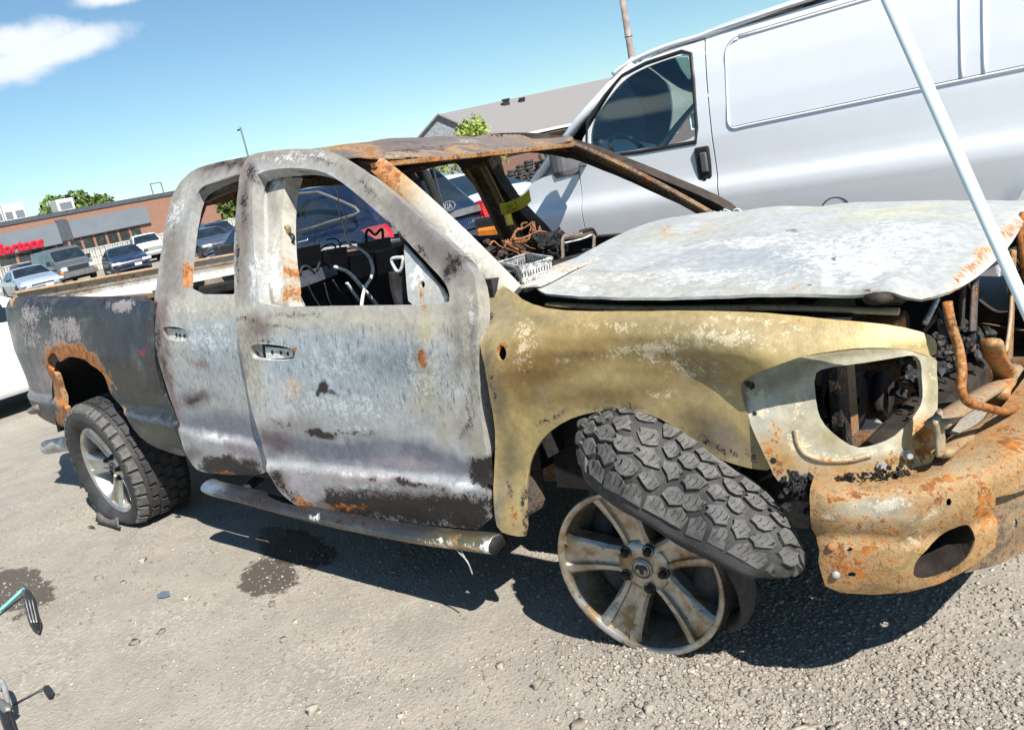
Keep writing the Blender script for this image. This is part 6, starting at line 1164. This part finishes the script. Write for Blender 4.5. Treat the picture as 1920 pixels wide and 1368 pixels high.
for sgn in (-1, 1): mb = MB(); mb.box((-2.28, sgn*.895, .97), (.24, .06, .22), bev=.03); mb.build('corner_lamp', M['amber'], van); mb = MB(); mb.box((-2.26, sgn*.885, 1.0), (.32, .05, .30), bev=.05); mb.build('lamp_surround', M['plastic'], van)
mb = MB(); mb.box((3.44, 0, 1.25), (.04, 1.8, 1.6), bev=.03); mb.build('rear_doors', M['silver'], van); mb = MB(); mb.box((.8, 0, .5), (5.2, 1.8, .06)); mb.build('van_floor', M['dark'], van); mb = MB(); mb.box((.12, 0, 1.25), (.03, 1.46, 1.40)); mb.build('bulkhead', M['greyplastic'], van)
mb = MB(); mb.box((-1.62, 0, 1.22), (.5, 1.62, .22), bev=.08); mb.box((-1.42, -.45, 1.33), (.3, .42, .12), bev=.05); mb.build('dashboard', M['plastic'], van)
mb = MB(); cs = np.array([-1.18, -.45, 1.38]); ax_ = np.array([.85, 0, .5]); ax_ /= np.linalg.norm(ax_); e1 = np.array([0, 1, 0]); e2 = np.cross(ax_, e1); mb.tube([cs+.2*(math.cos(a)*e1+math.sin(a)*e2) for a in np.linspace(0, 2*math.pi, 28, endpoint=False)], .018, 8, closed=True); mb.tube([cs-e1*.19, cs, cs+e1*.19], .02, 6); mb.tube([cs, cs-ax_*.3], .03, 8); mb.build('steering_wheel', M['plastic'], van, True)
for y in (-.45, .45): mb = MB(); mb.box((-.55, y, .95), (.55, .55, .22), bev=.07); mb.box((-.25, y, 1.32), (.18, .5, .66), bev=.07); mb.box((-.2, y, 1.72), (.12, .28, .2), bev=.05); mb.build('seat', M['greyplastic'], van)
mb = MB(); mb.tube([(-.35, -.82, 1.85), (-.32, -.7, 1.4), (-.3, -.66, 1.05)], .024, 6, flat=.2); mb.build('seat_belt', M['plastic'], van)
for ax, ra, za in ((1.02+.8, .60, .50), (-2.55+.8, .47, .42)):
    for sg in (-1, 1): wheel_simple(van, (ax, sg*.98, .39), .39, sg, 8); mb = MB(); t_ = np.linspace(-.2, math.pi+.2, 18); mb.grid([[(ax+ra*math.cos(a), sg*y, za+ra*math.sin(a)) for a in t_] for y in (1.0, .62)]); mb.grid([[(ax+r_*math.cos(a), sg*.62, za+r_*math.sin(a)) for a in t_] for r_ in (.01, ra)]); mb.build('arch_liner', M['dark'], van, True)
# ---------------------------------------------------------------- the yard's far side
def brick_mat(name, c1, c2, mortar, sc=1.0):
    t = NT(name); b = t.n('ShaderNodeTexBrick'); b.inputs['Color1'].default_value = (*c1, 1); b.inputs['Color2'].default_value = (*c2, 1); b.inputs['Mortar'].default_value = (*mortar, 1); b.inputs['Scale'].default_value = 1/sc; b.inputs['Brick Width'].default_value = .24; b.inputs['Row Height'].default_value = .08; b.inputs['Mortar Size'].default_value = .01
    t.l(t.mapping(rot=(math.pi/2, 0, 0)), b.inputs[0]); c = t.mix(t.rng(t.noise(.6, 5), .35, .7, 0, .35), b.outputs[0], srgb(134, 100, 82)); return t.fin(c, .9)
M['brick'] = brick_mat('orange_brick', srgb(146, 98, 78), srgb(130, 84, 66), srgb(146, 132, 118)); M['brownbrick'] = brick_mat('brown_brick', srgb(120, 84, 78), srgb(104, 72, 68), srgb(130, 112, 104))
M['signgrey'] = plain('sign_panel_grey', srgb(112, 118, 126), .5, 0, .06, 1); M['redsign'] = plain('sign_red', (.62, .006, .03), .4, 0, .1); M['flash'] = plain('roof_flashing', srgb(72, 78, 88), .6); M['hvac'] = plain('rooftop_unit', srgb(214, 212, 204), .6); M['storeglass'] = glass_dark('store_glass', (.03, .035, .035), .08)
t = NT('shingles'); v = t.vor(9, vec=t.mapping(scale=(1, 1, 2))); c = t.mix(t.noise(14, 5, .7), srgb(112, 110, 110), srgb(142, 139, 138)); t.bump(v, .4, .03); M['shingle'] = t.fin(c, .9)
M['siding'] = plain('grey_siding', srgb(132, 136, 142), .7); M['fascia'] = plain('white_fascia', srgb(226, 228, 230), .5); M['fencewood'] = plain('pale_grey_fence', srgb(188, 186, 180), .8, 0, .25, 2); M['post'] = plain('fence_post', srgb(150, 148, 142), .6, .2); M['bag'] = plain('white_bag', srgb(228, 230, 232), .45, 0, .12); M['polegrey'] = plain('pole_steel', srgb(130, 136, 146), .5, .4); M['polewood'] = plain('utility_pole', srgb(150, 138, 132), .8, 0, .35, 2)
# store building
b0, b1 = at(-330, 470, 92.0), at(433, 380, 104.0); b0[2] = b1[2] = 0; e = (b1-b0); Lb = np.linalg.norm(e); e /= Lb; nb_ = np.array([e[1], -e[0], 0]); nb_ = -nb_ if nb_@(CAMP-b0)*1 < 0 else nb_
gzb = -1.2; store = empty('store_building', (b0[0], b0[1], gzb), math.atan2(e[1], e[0]), label='low brick store building with grey sign panels and red script lettering', cat='building')
def bw(u, v, off=0.0):
    "pixel on the store's front wall -> (along, height) in its own frame"
    d = ray(u, v); P0 = b0+nb_*off; t_ = ((P0-CAMP)@nb_)/(d@nb_); P = CAMP+d*t_; return float((P-b0)@e), float(P[2]-gzb)
zt = bw(180, 392)[1]
sgn_out = -1 if (np.array([-e[1], e[0], 0])@nb_) < 0 else 1
def bbox(nm, x0, x1, z0, z1, y0, y1, m, bev=0): mb = MB(); mb.box(((x0+x1)/2, sgn_out*(y0+y1)/2, (z0+z1)/2), (x1-x0, abs(y1-y0), z1-z0), bev=bev); return mb.build(nm, M[m], store)
bbox('wall', 0, Lb, 0, zt, -25, 0, 'brick'); bbox('roof_flashing', -.1, Lb+.1, zt+.002, zt+.42, -25.1, .12, 'flash')
pxa = bw(-60, 440)[0]; xa, xb, xc, xd = bw(121, 435)[0], bw(127, 432)[0], bw(276, 400)[0], bw(119, 430)[0]
p1t, p1b = bw(60, 427)[1], bw(60, 468)[1]; p2t, p2b = bw(200, 400)[1], bw(210, 432)[1]
bbox('sign_panel', 3, xd-.6, p1b, p1t, .01, .35, 'signgrey'); bbox('sign_panel', xb+.2, xc, p2b, p2t, .01, .30, 'signgrey'); bbox('panel_gap', xd-.55, xb+.15, p2b-.1, p1t+.3, .005, .1, 'flash')
for k in range(9): x0 = bw(58, 470)[0]+k*(xc-bw(58, 470)[0]-1)/9; bbox('shop_window', x0, x0+(xc-bw(58, 470)[0]-1)/9-.25, p2b-2.3, p2b-.15, .005, .06, 'storeglass')
for k in range(4): x0 = 4+k*3.4; bbox('shop_window', x0, x0+3.1, p1b-2.6, p1b-.2, .005, .06, 'storeglass')
tx0, tz0 = bw(77, 458); tx1, _ = bw(-2, 470); tsz = 1.36
Mt = Matrix.Translation((tx0, sgn_out*.40, tz0-.2))@Matrix(((1, 0, 0, 0), (0, 0, -1, 0), (0, 1, 0, 0), (0, 0, 0, 1)))
text_mesh('sign_lettering', 'Tim Hortons', tsz, 'redsign', Mt, store, shear=.32, off=.05, ext=.12, align='RIGHT')
for (u0, u1, v0, v1) in ((22, 40, 396, 422), (42, 62, 392, 418), (62, 86, 388, 414), (150, 184, 378, 398)):
    x0, x1 = bw(u0, 410)[0], bw(u1, 410)[0]; hh = (v1-v0)*.07; bx_ = bbox('rooftop_unit', x0, x1, zt+.42, zt+.42+max(1.3, hh), -7, -5, 'hvac', .05); mb = MB(); mb.box(((x0+x1)/2, sgn_out*-4.98, zt+1.1), ((x1-x0)*.7, .05, .7)); mb.build('vent_grille', M['signgrey'], bx_)
mb = MB(); x0 = bw(297, 370)[0]
for dx in (0, 1.2): mb.tube([(x0+dx, sgn_out*-1, zt+.4), (x0+dx, sgn_out*-1, zt+1.6)], .05, 6)
mb.tube([(x0, sgn_out*-1, zt+1.6), (x0+1.2, sgn_out*-1, zt+1.6)], .05, 6); mb.build('roof_ladder_rail', M['flash'], store)
mb = MB(); x0, z0 = bw(409, 376); mb.box((x0, sgn_out*.2, z0), (.5, .4, .6), bev=.1); mb.build('wall_lamp', M['hvac'], store)
# trees
t = NT('leaf'); c = t.mix(t.attr('shade', 'Fac'), srgb(52, 74, 32), srgb(112, 132, 58)); M['leaf'] = t.fin(c, .7, 0, Subsurface_Weight=.0); M['bark'] = plain('bark', (.09, .07, .05), .9, 0, .4, 6, .8)
M['leaf2'] = (lambda t: t.fin(t.mix(t.attr('shade', 'Fac'), srgb(104, 126, 44), srgb(164, 176, 84)), .7))(NT('young_leaf'))
def tree(nm, base, H, R, lab, n=2600, leaf=.22, mat='leaf', seed=1, low=.3, grp=None):
    rg = np.random.default_rng(seed); root = empty(nm, tuple(base), 0, label=lab, cat='tree', group=grp)
    mb = MB(); mb.tube(spline([(0, 0, -.2), (.05*R, 0, H*.25), (.0, .08*R, H*.55), (.04*R, 0, H*.85)], 10), np.linspace(.07*H*.4, .01*H, 10), 8)
    cl = []
    for k in range(16):
        a = rg.random()*6.28; z = H*(low+(.92-low)*rg.random()); f = math.sqrt(max(.05, 1-((z/H-.58)/.45)**2)); r = R*f*(.35+.5*rg.random()); c = np.array([r*math.cos(a), r*math.sin(a), z]); cl.append((c, R*(.28+.22*rg.random())))
        mb.tube(spline([(0, 0, z*.55), c*[.5, .5, 1]-[0, 0, .1*H], c], 6), np.linspace(.018*H*.4, .006*H*.4, 6), 5)
    tr_ = mb.build('trunk', M['bark'], root, True)
    ci = rg.integers(0, len(cl), n); C_ = np.array([c for c, _ in cl])[ci]; Rr_ = np.array([r for _, r in cl])[ci]; d = rg.normal(size=(n, 3)); d /= np.linalg.norm(d, axis=1)[:, None]; P = C_+d*(Rr_*(.55+.5*rg.random(n)**.6))[:, None]*[1, 1, .8]
    u = rg.normal(size=(n, 3)); u /= np.linalg.norm(u, axis=1)[:, None]; w_ = np.cross(u, rg.normal(size=(n, 3))); w_ /= np.linalg.norm(w_, axis=1)[:, None]; s = leaf*(.6+.8*rg.random(n))[:, None]
    V = np.stack([P-u*s, P+w_*s*.55, P+u*s, P-w_*s*.55], 1).reshape(-1, 3); F = np.arange(n*4).reshape(-1, 4); o = mesh_obj('crown', V, F, M[mat], root, False); a = o.data.attributes.new('shade', 'FLOAT', 'POINT'); a.data.foreach_set('value', np.repeat(np.clip(rg.normal(.45, .25, n), 0, 1), 4).astype(np.float32)); return root
def treeat(u, vb, D, H, R, lab, **k): p = at(u, vb, D); return tree('leafy_tree', (p[0], p[1], gz(p[0], p[1])), H, R, lab, **k)
G2 = 'trees beyond the yard'
treeat(165, 480, 135, 9.4, 5.2, 'broad green tree rising behind the store roof beside the ladder', seed=3, n=4200, leaf=.38, grp=G2); treeat(212, 470, 140, 8.8, 4.6, 'rounded green tree behind the store roof right of the broad one', seed=4, n=3800, leaf=.38, grp=G2)
treeat(2, 520, 140, 10.0, 4.2, 'dark green tree behind the white rooftop units', seed=5, n=3200, leaf=.36, grp=G2)
treeat(462, 420, 105, 5.9, 4.0, 'bright green tree at the right end of the brick store', seed=6, n=4600, leaf=.34, grp=G2); treeat(560, 410, 95, 5.3, 4.6, 'wide green tree seen through the front door window above the navy SUV', seed=8, n=4600, leaf=.34, grp=G2)
treeat(690, 380, 90, 5.4, 4.4, 'low green tree between the navy SUV and the plank fence', seed=9, n=4200, leaf=.3, grp=G2); treeat(845, 330, 75, 4.2, 3.0, 'green bush tree rising above the plank fence', seed=10, n=3400, leaf=.22, grp=G2); treeat(930, 315, 72, 4.4, 2.8, 'small green tree behind the plank fence near the tyre heap', seed=12, n=3000, leaf=.22, grp=G2)
treeat(872, 300, 52, 4.2, 2.4, 'small yellow-green tree in front of the grey gabled house', seed=11, n=2600, leaf=.13, mat='leaf2', low=.45)
# house with a grey shingle roof
hL, hR = at(783, 255, 60.0), at(1560, 150, 64.0); hd = (hR-hL)*[1, 1, 0]; Lh = np.linalg.norm(hd); hd /= Lh; hb = np.array([-hd[1], hd[0], 0]); hb = hb if hb@CF > 0 else -hb
house = empty('house', (hL[0], hL[1], gz(hL[0], hL[1])), math.atan2(hd[1], hd[0]), label='grey shingle-roofed brick house with a gable and roof vents', cat='house'); hz = house.location.z; sgh = 1 if (np.array([-hd[1], hd[0], 0])@hb) > 0 else -1
def hw_(u, v, back):
    P0 = hL+hb*back; d = ray(u, v); t_ = ((P0-CAMP)@hb)/(d@hb); P = CAMP+d*t_; return float((P-hL)@hd), float(P[2]-hz)
zr = hw_(830, 213, 5.0)[1]; ze = hw_(1040, 238, -.4)[1]; D_ = 10.0
x0r = hw_(822, 215, 5.0)[0]; x0e = hw_(783, 260, -.4)[0]
mb = MB(); mb.box((Lh/2+x0r*.5, sgh*5, ze/2-.15), (Lh-x0r, 9.2, ze-.3)); mb.build('wall', M['brownbrick'], house)
def prism_roof(nm, pts, th, m): P = np.array(pts); mb = MB(); mb.add(np.concatenate([P, P-[0, 0, th]]), [(0, 1, 2, 3), (7, 6, 5, 4), (0, 4, 5, 1), (1, 5, 6, 2), (2, 6, 7, 3), (3, 7, 4, 0)]); return mb.build(nm, M[m], house)
rf = prism_roof('roof', [(x0r, sgh*5, zr), (x0r, sgh*-.4, ze), (Lh+4, sgh*-.4, ze), (Lh+4, sgh*5, zr)], .12, 'shingle'); prism_roof('roof', [(x0r, sgh*5, zr), (Lh+4, sgh*5, zr), (Lh+4, sgh*10.4, ze), (x0r, sgh*10.4, ze)], .12, 'shingle')
mb = MB(); mb.add([(x0r+.25, sgh*-.2, ze-.1), (x0r+.25, sgh*10.2, ze-.1), (x0r+.25, sgh*5, zr-.12), (x0r+.4, sgh*-.2, ze-.1), (x0r+.4, sgh*10.2, ze-.1), (x0r+.4, sgh*5, zr-.12)], [(0, 1, 2), (5, 4, 3), (0, 3, 4, 1), (1, 4, 5, 2), (2, 5, 3, 0)]); mb.build('gable', M['siding'], house)
# cross gable facing the yard at the left end
xg = hw_(783, 258, -1.2)[0]; zg = hw_(820, 216, -1.2)[1]; zge = hw_(785, 258, -1.2)[1]; wg = hw_(905, 240, -1.2)[0]-xg; xm = hw_(822, 216, -1.2)[0]; xq = xm+(xm-xg)*1.6
mb = MB(); zq = zg-(zg-zge)*1.6; mb.add([(xg, sgh*-1.2, 0), (xq, sgh*-1.2, 0), (xq, sgh*-1.2, zq), (xm, sgh*-1.2, zg), (xg, sgh*-1.2, zge), (xg, sgh*4, 0), (xq, sgh*4, 0), (xq, sgh*4, zq), (xm, sgh*4, zg), (xg, sgh*4, zge)], [(0, 1, 2, 3, 4), (9, 8, 7, 6, 5), (0, 5, 6, 1), (1, 6, 7, 2), (4, 9, 5, 0)]); mb.build('cross_gable', M['siding'], house)
prism_roof('gable_roof', [(xm, sgh*5, zg+.1), (xm, sgh*-1.5, zg+.1), (xg-.2, sgh*-1.5, zge-.1), (xg-.2, sgh*5, zge-.1)], .12, 'shingle'); prism_roof('gable_roof', [(xm, sgh*-1.5, zg+.1), (xm, sgh*5, zg+.1), (xq+.2, sgh*5, zq-.05), (xq+.2, sgh*-1.5, zq-.05)], .12, 'shingle')
mb = MB(); mb.box((Lh/2+x0r*.5+2, sgh*-.44, ze-.08), (Lh-x0r+3, .12, .16)); mb.build('eaves_gutter', M['fascia'], house)
x = hw_(1066, 235, -.3)[0]; mb = MB(); mb.tube([(x, sgh*-.4, ze-.15), (x-.1, sgh*-.15, ze-.6), (x-.1, sgh*-.12, ze-2.6)], .07, 6); mb.build('downspout', M['fascia'], house)
for (u, v, s) in ((949, 191, 1.0), (979, 187, .55)): x, z = hw_(u, v, 4.2); mb = MB(); mb.box((x, sgh*4.3, z-.1), (.28*s+.2, .35, .5*s), bev=.03); mb.box((x, sgh*4.3, z+.15*s), (.28*s+.32, .45, .12)); mb.build('roof_vent', M['plastic'], house)
for k in range(5): x = hw_(1130+k*60, 200, -.2)[0]; mb = MB(); mb.box((x, sgh*.39, ze-1.5), (1.2, .05, 1.2)); wv_ = mb.build('window', M['fascia'], house); mb = MB(); mb.box((x, sgh*.36, ze-1.5), (1.0, .03, 1.0)); mb.build('pane', M['storeglass'], wv_)
# fences
def fence(nm, pa, pb, h, lab, mat, plank=.14, post=2.4, groove=.03, postmat='post', poles=False):
    pa, pb = np.array(pa, float), np.array(pb, float); e_ = pb-pa; Lf = np.linalg.norm(e_[:2]); root = empty(nm, tuple(pa), math.atan2(e_[1], e_[0]), label=lab, cat='fence'); n = int(Lf/plank); dz = (pb[2]-pa[2])/Lf
    me = None; cnt = 0; rest = MB()
    for k in range(n):
        x = (k+.5)*plank; hh = h*(1+.01*math.sin(k*12.9)); c = (x, .02*math.sin(k*78.2), hh/2+dz*x)
        if k < 295:
            if me is None: mb = MB(); mb.box((0, 0, 0), (plank-groove, .02, h)); o = mb.build('plank', M[mat], root); me = o.data
            else: o = bpy.data.objects.new('plank', me); COL.objects.link(o); o.parent = root
            o.location = c
        else: rest.box(c, (plank-groove, .02, h))
    if rest.n: o = rest.build('plank_run', M[mat], root); o['kind'] = 'stuff'
    for zz in (.25*h, .62*h, .97*h): mb = MB(); mb.add(np.array([(0, -.04, zz), (Lf, -.04, zz+dz*Lf), (Lf, -.04, zz+.08+dz*Lf), (0, -.04, zz+.08), (0, .04, zz), (Lf, .04, zz+dz*Lf), (Lf, .04, zz+.08+dz*Lf), (0, .04, zz+.08)]), [(0, 1, 2, 3), (7, 6, 5, 4), (3, 2, 6, 7), (0, 4, 5, 1)]); mb.build('rail', M[mat], root)
    for k in range(int(Lf/post)+1): mb = MB(); x = k*post; mb.tube([(x, -.09, dz*x-.2), (x, -.09, h*(1.22 if poles else 1.04)+dz*x)], .06 if not poles else .05, 6); mb.build('post', M[postmat], root)
    return root
def gp_(u, v, D): p = at(u, v, D); return (p[0], p[1], gz(p[0], p[1]))
fence('plank_fence', gp_(640, 380, 70), gp_(1120, 290, 76), 2.35, 'pale vertical plank fence standing behind the heap of tyres', 'fencewood', .16, 2.6)
fence('metal_fence', gp_(-160, 520, 72), gp_(455, 400, 84), 1.75, 'pale ribbed fence with tall posts in front of the brick store', 'fencewood', .22, 5.5, .05, poles=True)
# tyre heap and bags
mbt = MB(); mbt.lathe([(.2, -.09), (.28, -.1), (.325, -.07), (.33, 0), (.325, .07), (.28, .1), (.2, .09), (.19, 0), (.2, -.09)], 16); proto = None
tp0 = np.array(gp_(962, 330, 58.0)); tp1 = np.array(gp_(1060, 312, 58.0)); axis = (tp1-tp0)/np.linalg.norm(tp1-tp0); rr_ = np.random.default_rng(5)
lbls = ('worn black tyre lying flat in the heap by the plank fence', 'worn black tyre leaning on the heap by the plank fence')
k = 0
for col_ in range(6):
    for lev in range(7):
        if lev > 6-abs(col_-2)*.6: continue
        p = tp0+axis*(col_*.62+rr_.normal()*.03); p[2] = gz(p[0], p[1])+.1+lev*.2; 
        if proto is None: proto = mbt.build('tyre', M['rubber'], None, True); o = proto
        else: o = bpy.data.objects.new('tyre', proto.data); COL.objects.link(o)
        o.location = tuple(p+[rr_.normal()*.05, rr_.normal()*.05, 0]); o.rotation_euler = (rr_.normal()*.08, rr_.normal()*.08, 0); setp(o, lbls[0], 'tyre', 'tyres in the heap')
for q_ in range(6):
    p = tp0+axis*(.7+q_*.5); p = p-np.array(ray(1000, 300))*0.0; o = bpy.data.objects.new('tyre', proto.data); COL.objects.link(o); o.location = (p[0]+.5, p[1]-.6, gz(p[0], p[1])+(.33 if q_ < 3 else 1.45)); o.rotation_euler = (1.4, .2, .8+rr_.normal()*.3); setp(o, lbls[1], 'tyre', 'tyres leaning on the heap')
def bag(p, s, lab):
    bm = bmesh.new(); bmesh.ops.create_icosphere(bm, subdivisions=3, radius=1); V = np.array([v.co[:] for v in bm.verts]); F = [[v.index for v in f.verts] for f in bm.faces]; bm.free(); V = V*(1+(fbm(V+p[0], 2.2, 3)-.5)*.7)[:, None]*[s, s*.8, s*.75]; V[:, 2] = np.maximum(V[:, 2], -s*.5); o = mesh_obj('plastic_bag', V, F, M['bag'], None, True); o.location = (p[0], p[1], p[2]+s*.5); setp(o, lab, 'bag', 'white bags by the tyres')
pb_ = lambda u, v, D: np.array(gp_(u, v, D))
bag(pb_(1019, 322, 57), .5, 'large white plastic bag on the ground against the tyre heap'); bag(pb_(1033, 316, 57)+[0, 0, .35], .45, 'white plastic bag sitting on another bag by the tyres'); bag(pb_(1046, 314, 57.3)+[0, 0, .5], .5, 'crumpled white bag beside the van end of the tyre heap')
# poles
p = gp_(500, 420, 78); lp = empty('lamp_pole', p, 0, label='thin grey lamp post standing behind the burnt cab roof', cat='lamp post'); top = at(478, 233, 78.0)[2]-p[2]
mb = MB(); mb.tube([(0, 0, -.3), (0, 0, top)], [.1, .07], 10); mb.build('post', M['polegrey'], lp); mb = MB(); mb.box((-.25, .0, top-.2), (.5, .18, .12), bev=.03); mb.build('lamp_head', M['plastic'], lp)
p = gp_(1205, 235, 42); up = empty('utility_pole', p, 0, label='tall round utility pole with step bolts rising behind the silver van', cat='utility pole'); H_ = at(1150, -30, 42.0)[2]-p[2]+2
mb = MB(); mb.tube([(0, 0, -.3), (0, 0, H_)], [.19, .13], 14); mb.build('shaft', M['polewood'], up, True)
for (v, s) in ((72, 1), (37, -1), (98, 1), (66, -1), (3, 1)):
    z = at(1165, v, 42.0)[2]-p[2]; d_ = np.array([CR[0], CR[1], 0]); mb = MB(); mb.tube([d_*.08*s+[0, 0, z], d_*.26*s+[0, 0, z]], .012, 6); mb.build('step_bolt', M['polegrey'], up)
mb = MB(); z = at(1168, 71, 42.0)[2]-p[2]; mb.lathe([(.165, -.03), (.18, -.03), (.18, .03), (.165, .03)], 14, c=(0, 0, z)); mb.build('pole_band', M['polegrey'], up, True)
# ---- foreground: leaning white pole, tools at the lower left, litter
M['whitepole'] = plain('pale_painted_tube', srgb(214, 228, 228), .35, 0, .06, 3); M['teal'] = plain('teal_cord', srgb(120, 206, 196), .5, 0, .1); M['blueplast'] = plain('blue_grey_plastic', srgb(104, 118, 132), .4)
A_ = at(1662, -8, .68); Q_ = at(1920, 570, .68); B_ = Q_+(Q_-A_)*(Q_[2]/(A_[2]-Q_[2])); dv = A_-B_; A2 = A_+dv*.12
wp = empty('leaning_pole', tuple(B_), 0, label='slim pale painted rod leaning beside the front of the pickup', cat='pole')
mb = MB(); mb.tube([np.zeros(3), dv*.5, A2-B_], .0044, 16); mb.build('tube', M['whitepole'], wp, True); mb = MB(); n_ = dv/np.linalg.norm(dv); mb.tube([-n_*.005, n_*.03], .010, 12); mb.build('end_cap', M['plastic'], wp, True)
def gtube(nm, pts, r, m, parent, z=.02, n=20, sides=8): P = spline([gpt(u, v, zz if zz is not None else z) for u, v, zz in pts], n); mb = MB(); mb.tube(P-np.array(parent.location), r, sides); return mb.build(nm, M[m], parent, True)
o0 = gpt(45, 1115, 0); jk = empty('hooked_tool', tuple(o0), 0, label='teal rod with a black ribbed handle lying on the dirt', cat='tool')
gtube('rod', [(-40, 1172, .03), (0, 1143, .03), (28, 1118, .04), (44, 1103, .05)], .008, 'teal', jk); gtube('hook', [(40, 1106, .05), (47, 1103, .06), (52, 1110, .05)], .006, 'chrome', jk)
P_ = np.array([gpt(u, v, zz) for u, v, zz in ((50, 1108, .05), (53, 1120, .04), (60, 1150, .035), (67, 1170, .03), (73, 1186, .02))])-o0; mb = MB(); mb.tube(spline(P_, 16), np.interp(np.linspace(0, 1, 16), [0, .1, .3, .75, .85, 1], [.012, .018, .022, .022, .016, .003]), 12); hnd = mb.build('handle', M['plastic'], jk, True)
for k in range(3): gtube('rib', [(52+k*6-4, 1124, .062), (58+k*6-4, 1150, .058), (63+k*5-4, 1166, .05)], .003, 'palesteel', jk, n=8, sides=5)
o1 = gpt(10, 1320, 0); cd = empty('strap_shadow', tuple(o1), 0, label='cast shadow of a hanging strap, built as dark pieces on the dirt', cat='cord')
gtube('cord', [(8, 1336, .02), (30, 1318, .006), (56, 1303, .006), (84, 1288, .01)], .0035, 'plastic', cd)  # thin dark tube laid as the cast shadow of a hanging strap
P_ = [gpt(u, v, .012)-o1 for u, v in ((84, 1290), (93, 1288), (101, 1297), (98, 1306), (90, 1308), (83, 1299))]; slab('tag', P_, (0, 0, 1), .012, 'plastic', cd)  # flat dark piece for the shadow of the strap's end
o2 = gpt(0, 1340, 0); st_ = empty('metal_clamp', tuple(o2), 0, label='metal clamp with a black arm at the edge of the dirt', cat='tool')
gtube('arm', [(-20, 1310, .06), (2, 1326, .06), (12, 1350, .05), (22, 1378, .03)], .016, 'plastic', st_); gtube('bracket', [(-12, 1270, .10), (4, 1278, .10), (13, 1308, .09), (15, 1332, .07)], .009, 'palesteel', st_); gtube('arm', [(-10, 1316, .09), (6, 1322, .08), (16, 1330, .07)], .018, 'greyplastic', st_)
P_ = np.array([gpt(u, v, .006) for u, v in ((294, 1117), (304, 1110), (317, 1109), (319, 1116), (308, 1120), (296, 1121))]); mb = MB(); lo0 = P_[0]; slab_o = slab('plastic_scrap', [p-lo0 for p in P_], (0, 0, 1), .006, 'blueplast', None); slab_o.location = lo0; setp(slab_o, 'small blue-grey plastic scrap lying on the gravel', 'scrap')
M['debris'] = plain('dark_debris', (.03, .028, .026), .8); 
for (u, v, s, lab) in ((170, 988, .03, 'thin dark splinter on the dirt near the rear tyre'), (333, 968, .02, 'small dark flake on the shaded dirt beside the rear tyre')):
    p = gpt(u, v, .004); mb = MB(); mb.tube([(-s*1.4, 0, 0), (0, s*.1, .006), (s*1.6, s*.2, 0)], [.003, .008, .002], 6, flat=.4); o = mb.build('debris', M['debris']); o.location = p; setp(o, lab, 'debris')
# ---- caution tape
def wrap(path, w_, nm, parent, n=30): 
    P = spline(path, n); mb = MB(); up_ = np.array([0, 0, w_/2]); A = np.stack([P-up_, P+up_], 1); mb.grid(A); o = mb.build(nm, M['yellow'], parent, True); return o
TW = .07
tape = empty('caution_tape', tuple(toworld(np.array([[-1.74, .78, 1.38]]))[0]), 0, label='yellow printed tape wound round the far centre pillar', cat='tape')
tpts = toworld(np.array([bp(u, v, 1, .66) for u, v in ((938, 392), (950, 391), (966, 385), (982, 377), (994, 366))]))-np.array(tape.location); o = wrap(tpts, .062, 'band', tape)
tp2 = toworld(np.array([bp(u, v, 1, .68) for u, v in ((915, 345), (926, 352), (935, 362), (940, 380))]))-np.array(tape.location); wrap(tp2, .04, 'loose_end', tape); tp3 = toworld(np.array([bp(u, v, 1, .66) for u, v in ((952, 402), (955, 415), (957, 422))]))-np.array(tape.location); mb = MB(); mb.tube(tp3, .03, 6, flat=.2); mb.build('loose_end', M['yellow'], tape)
dirx = tpts[3]-tpts[1]
for txt, k_, up_ in (('DO', .15, .0), ('BATTERY', .1, -.022), ('E', .6, .0)):
    p_ = tpts[1]+(tpts[3]-tpts[1])*k_; text_mesh('tape_print', txt, .026 if up_ == 0 else .018, 'ink', frame(Vector(p_)+Vector((0, -.016, up_-.005)), dirx, (0, 0, 1)), tape, ext=.0005)
tape2 = empty('caution_tape', tuple(toworld(np.array([[-2.2, .7, 1.3]]))[0]), 0, label='knot of yellow tape on the pale trim strip behind the windscreen', cat='tape')
for pts_ in (((810, 394), (822, 388), (833, 398)), ((812, 396), (824, 404), (836, 410)), ((822, 412), (832, 408), (838, 404)), ((818, 390), (828, 402), (834, 414))): q3 = toworld(np.array([bp(u, v, 1, .64) for u, v in pts_]))-np.array(tape2.location); wrap(q3, .035, 'band', tape2, 12)
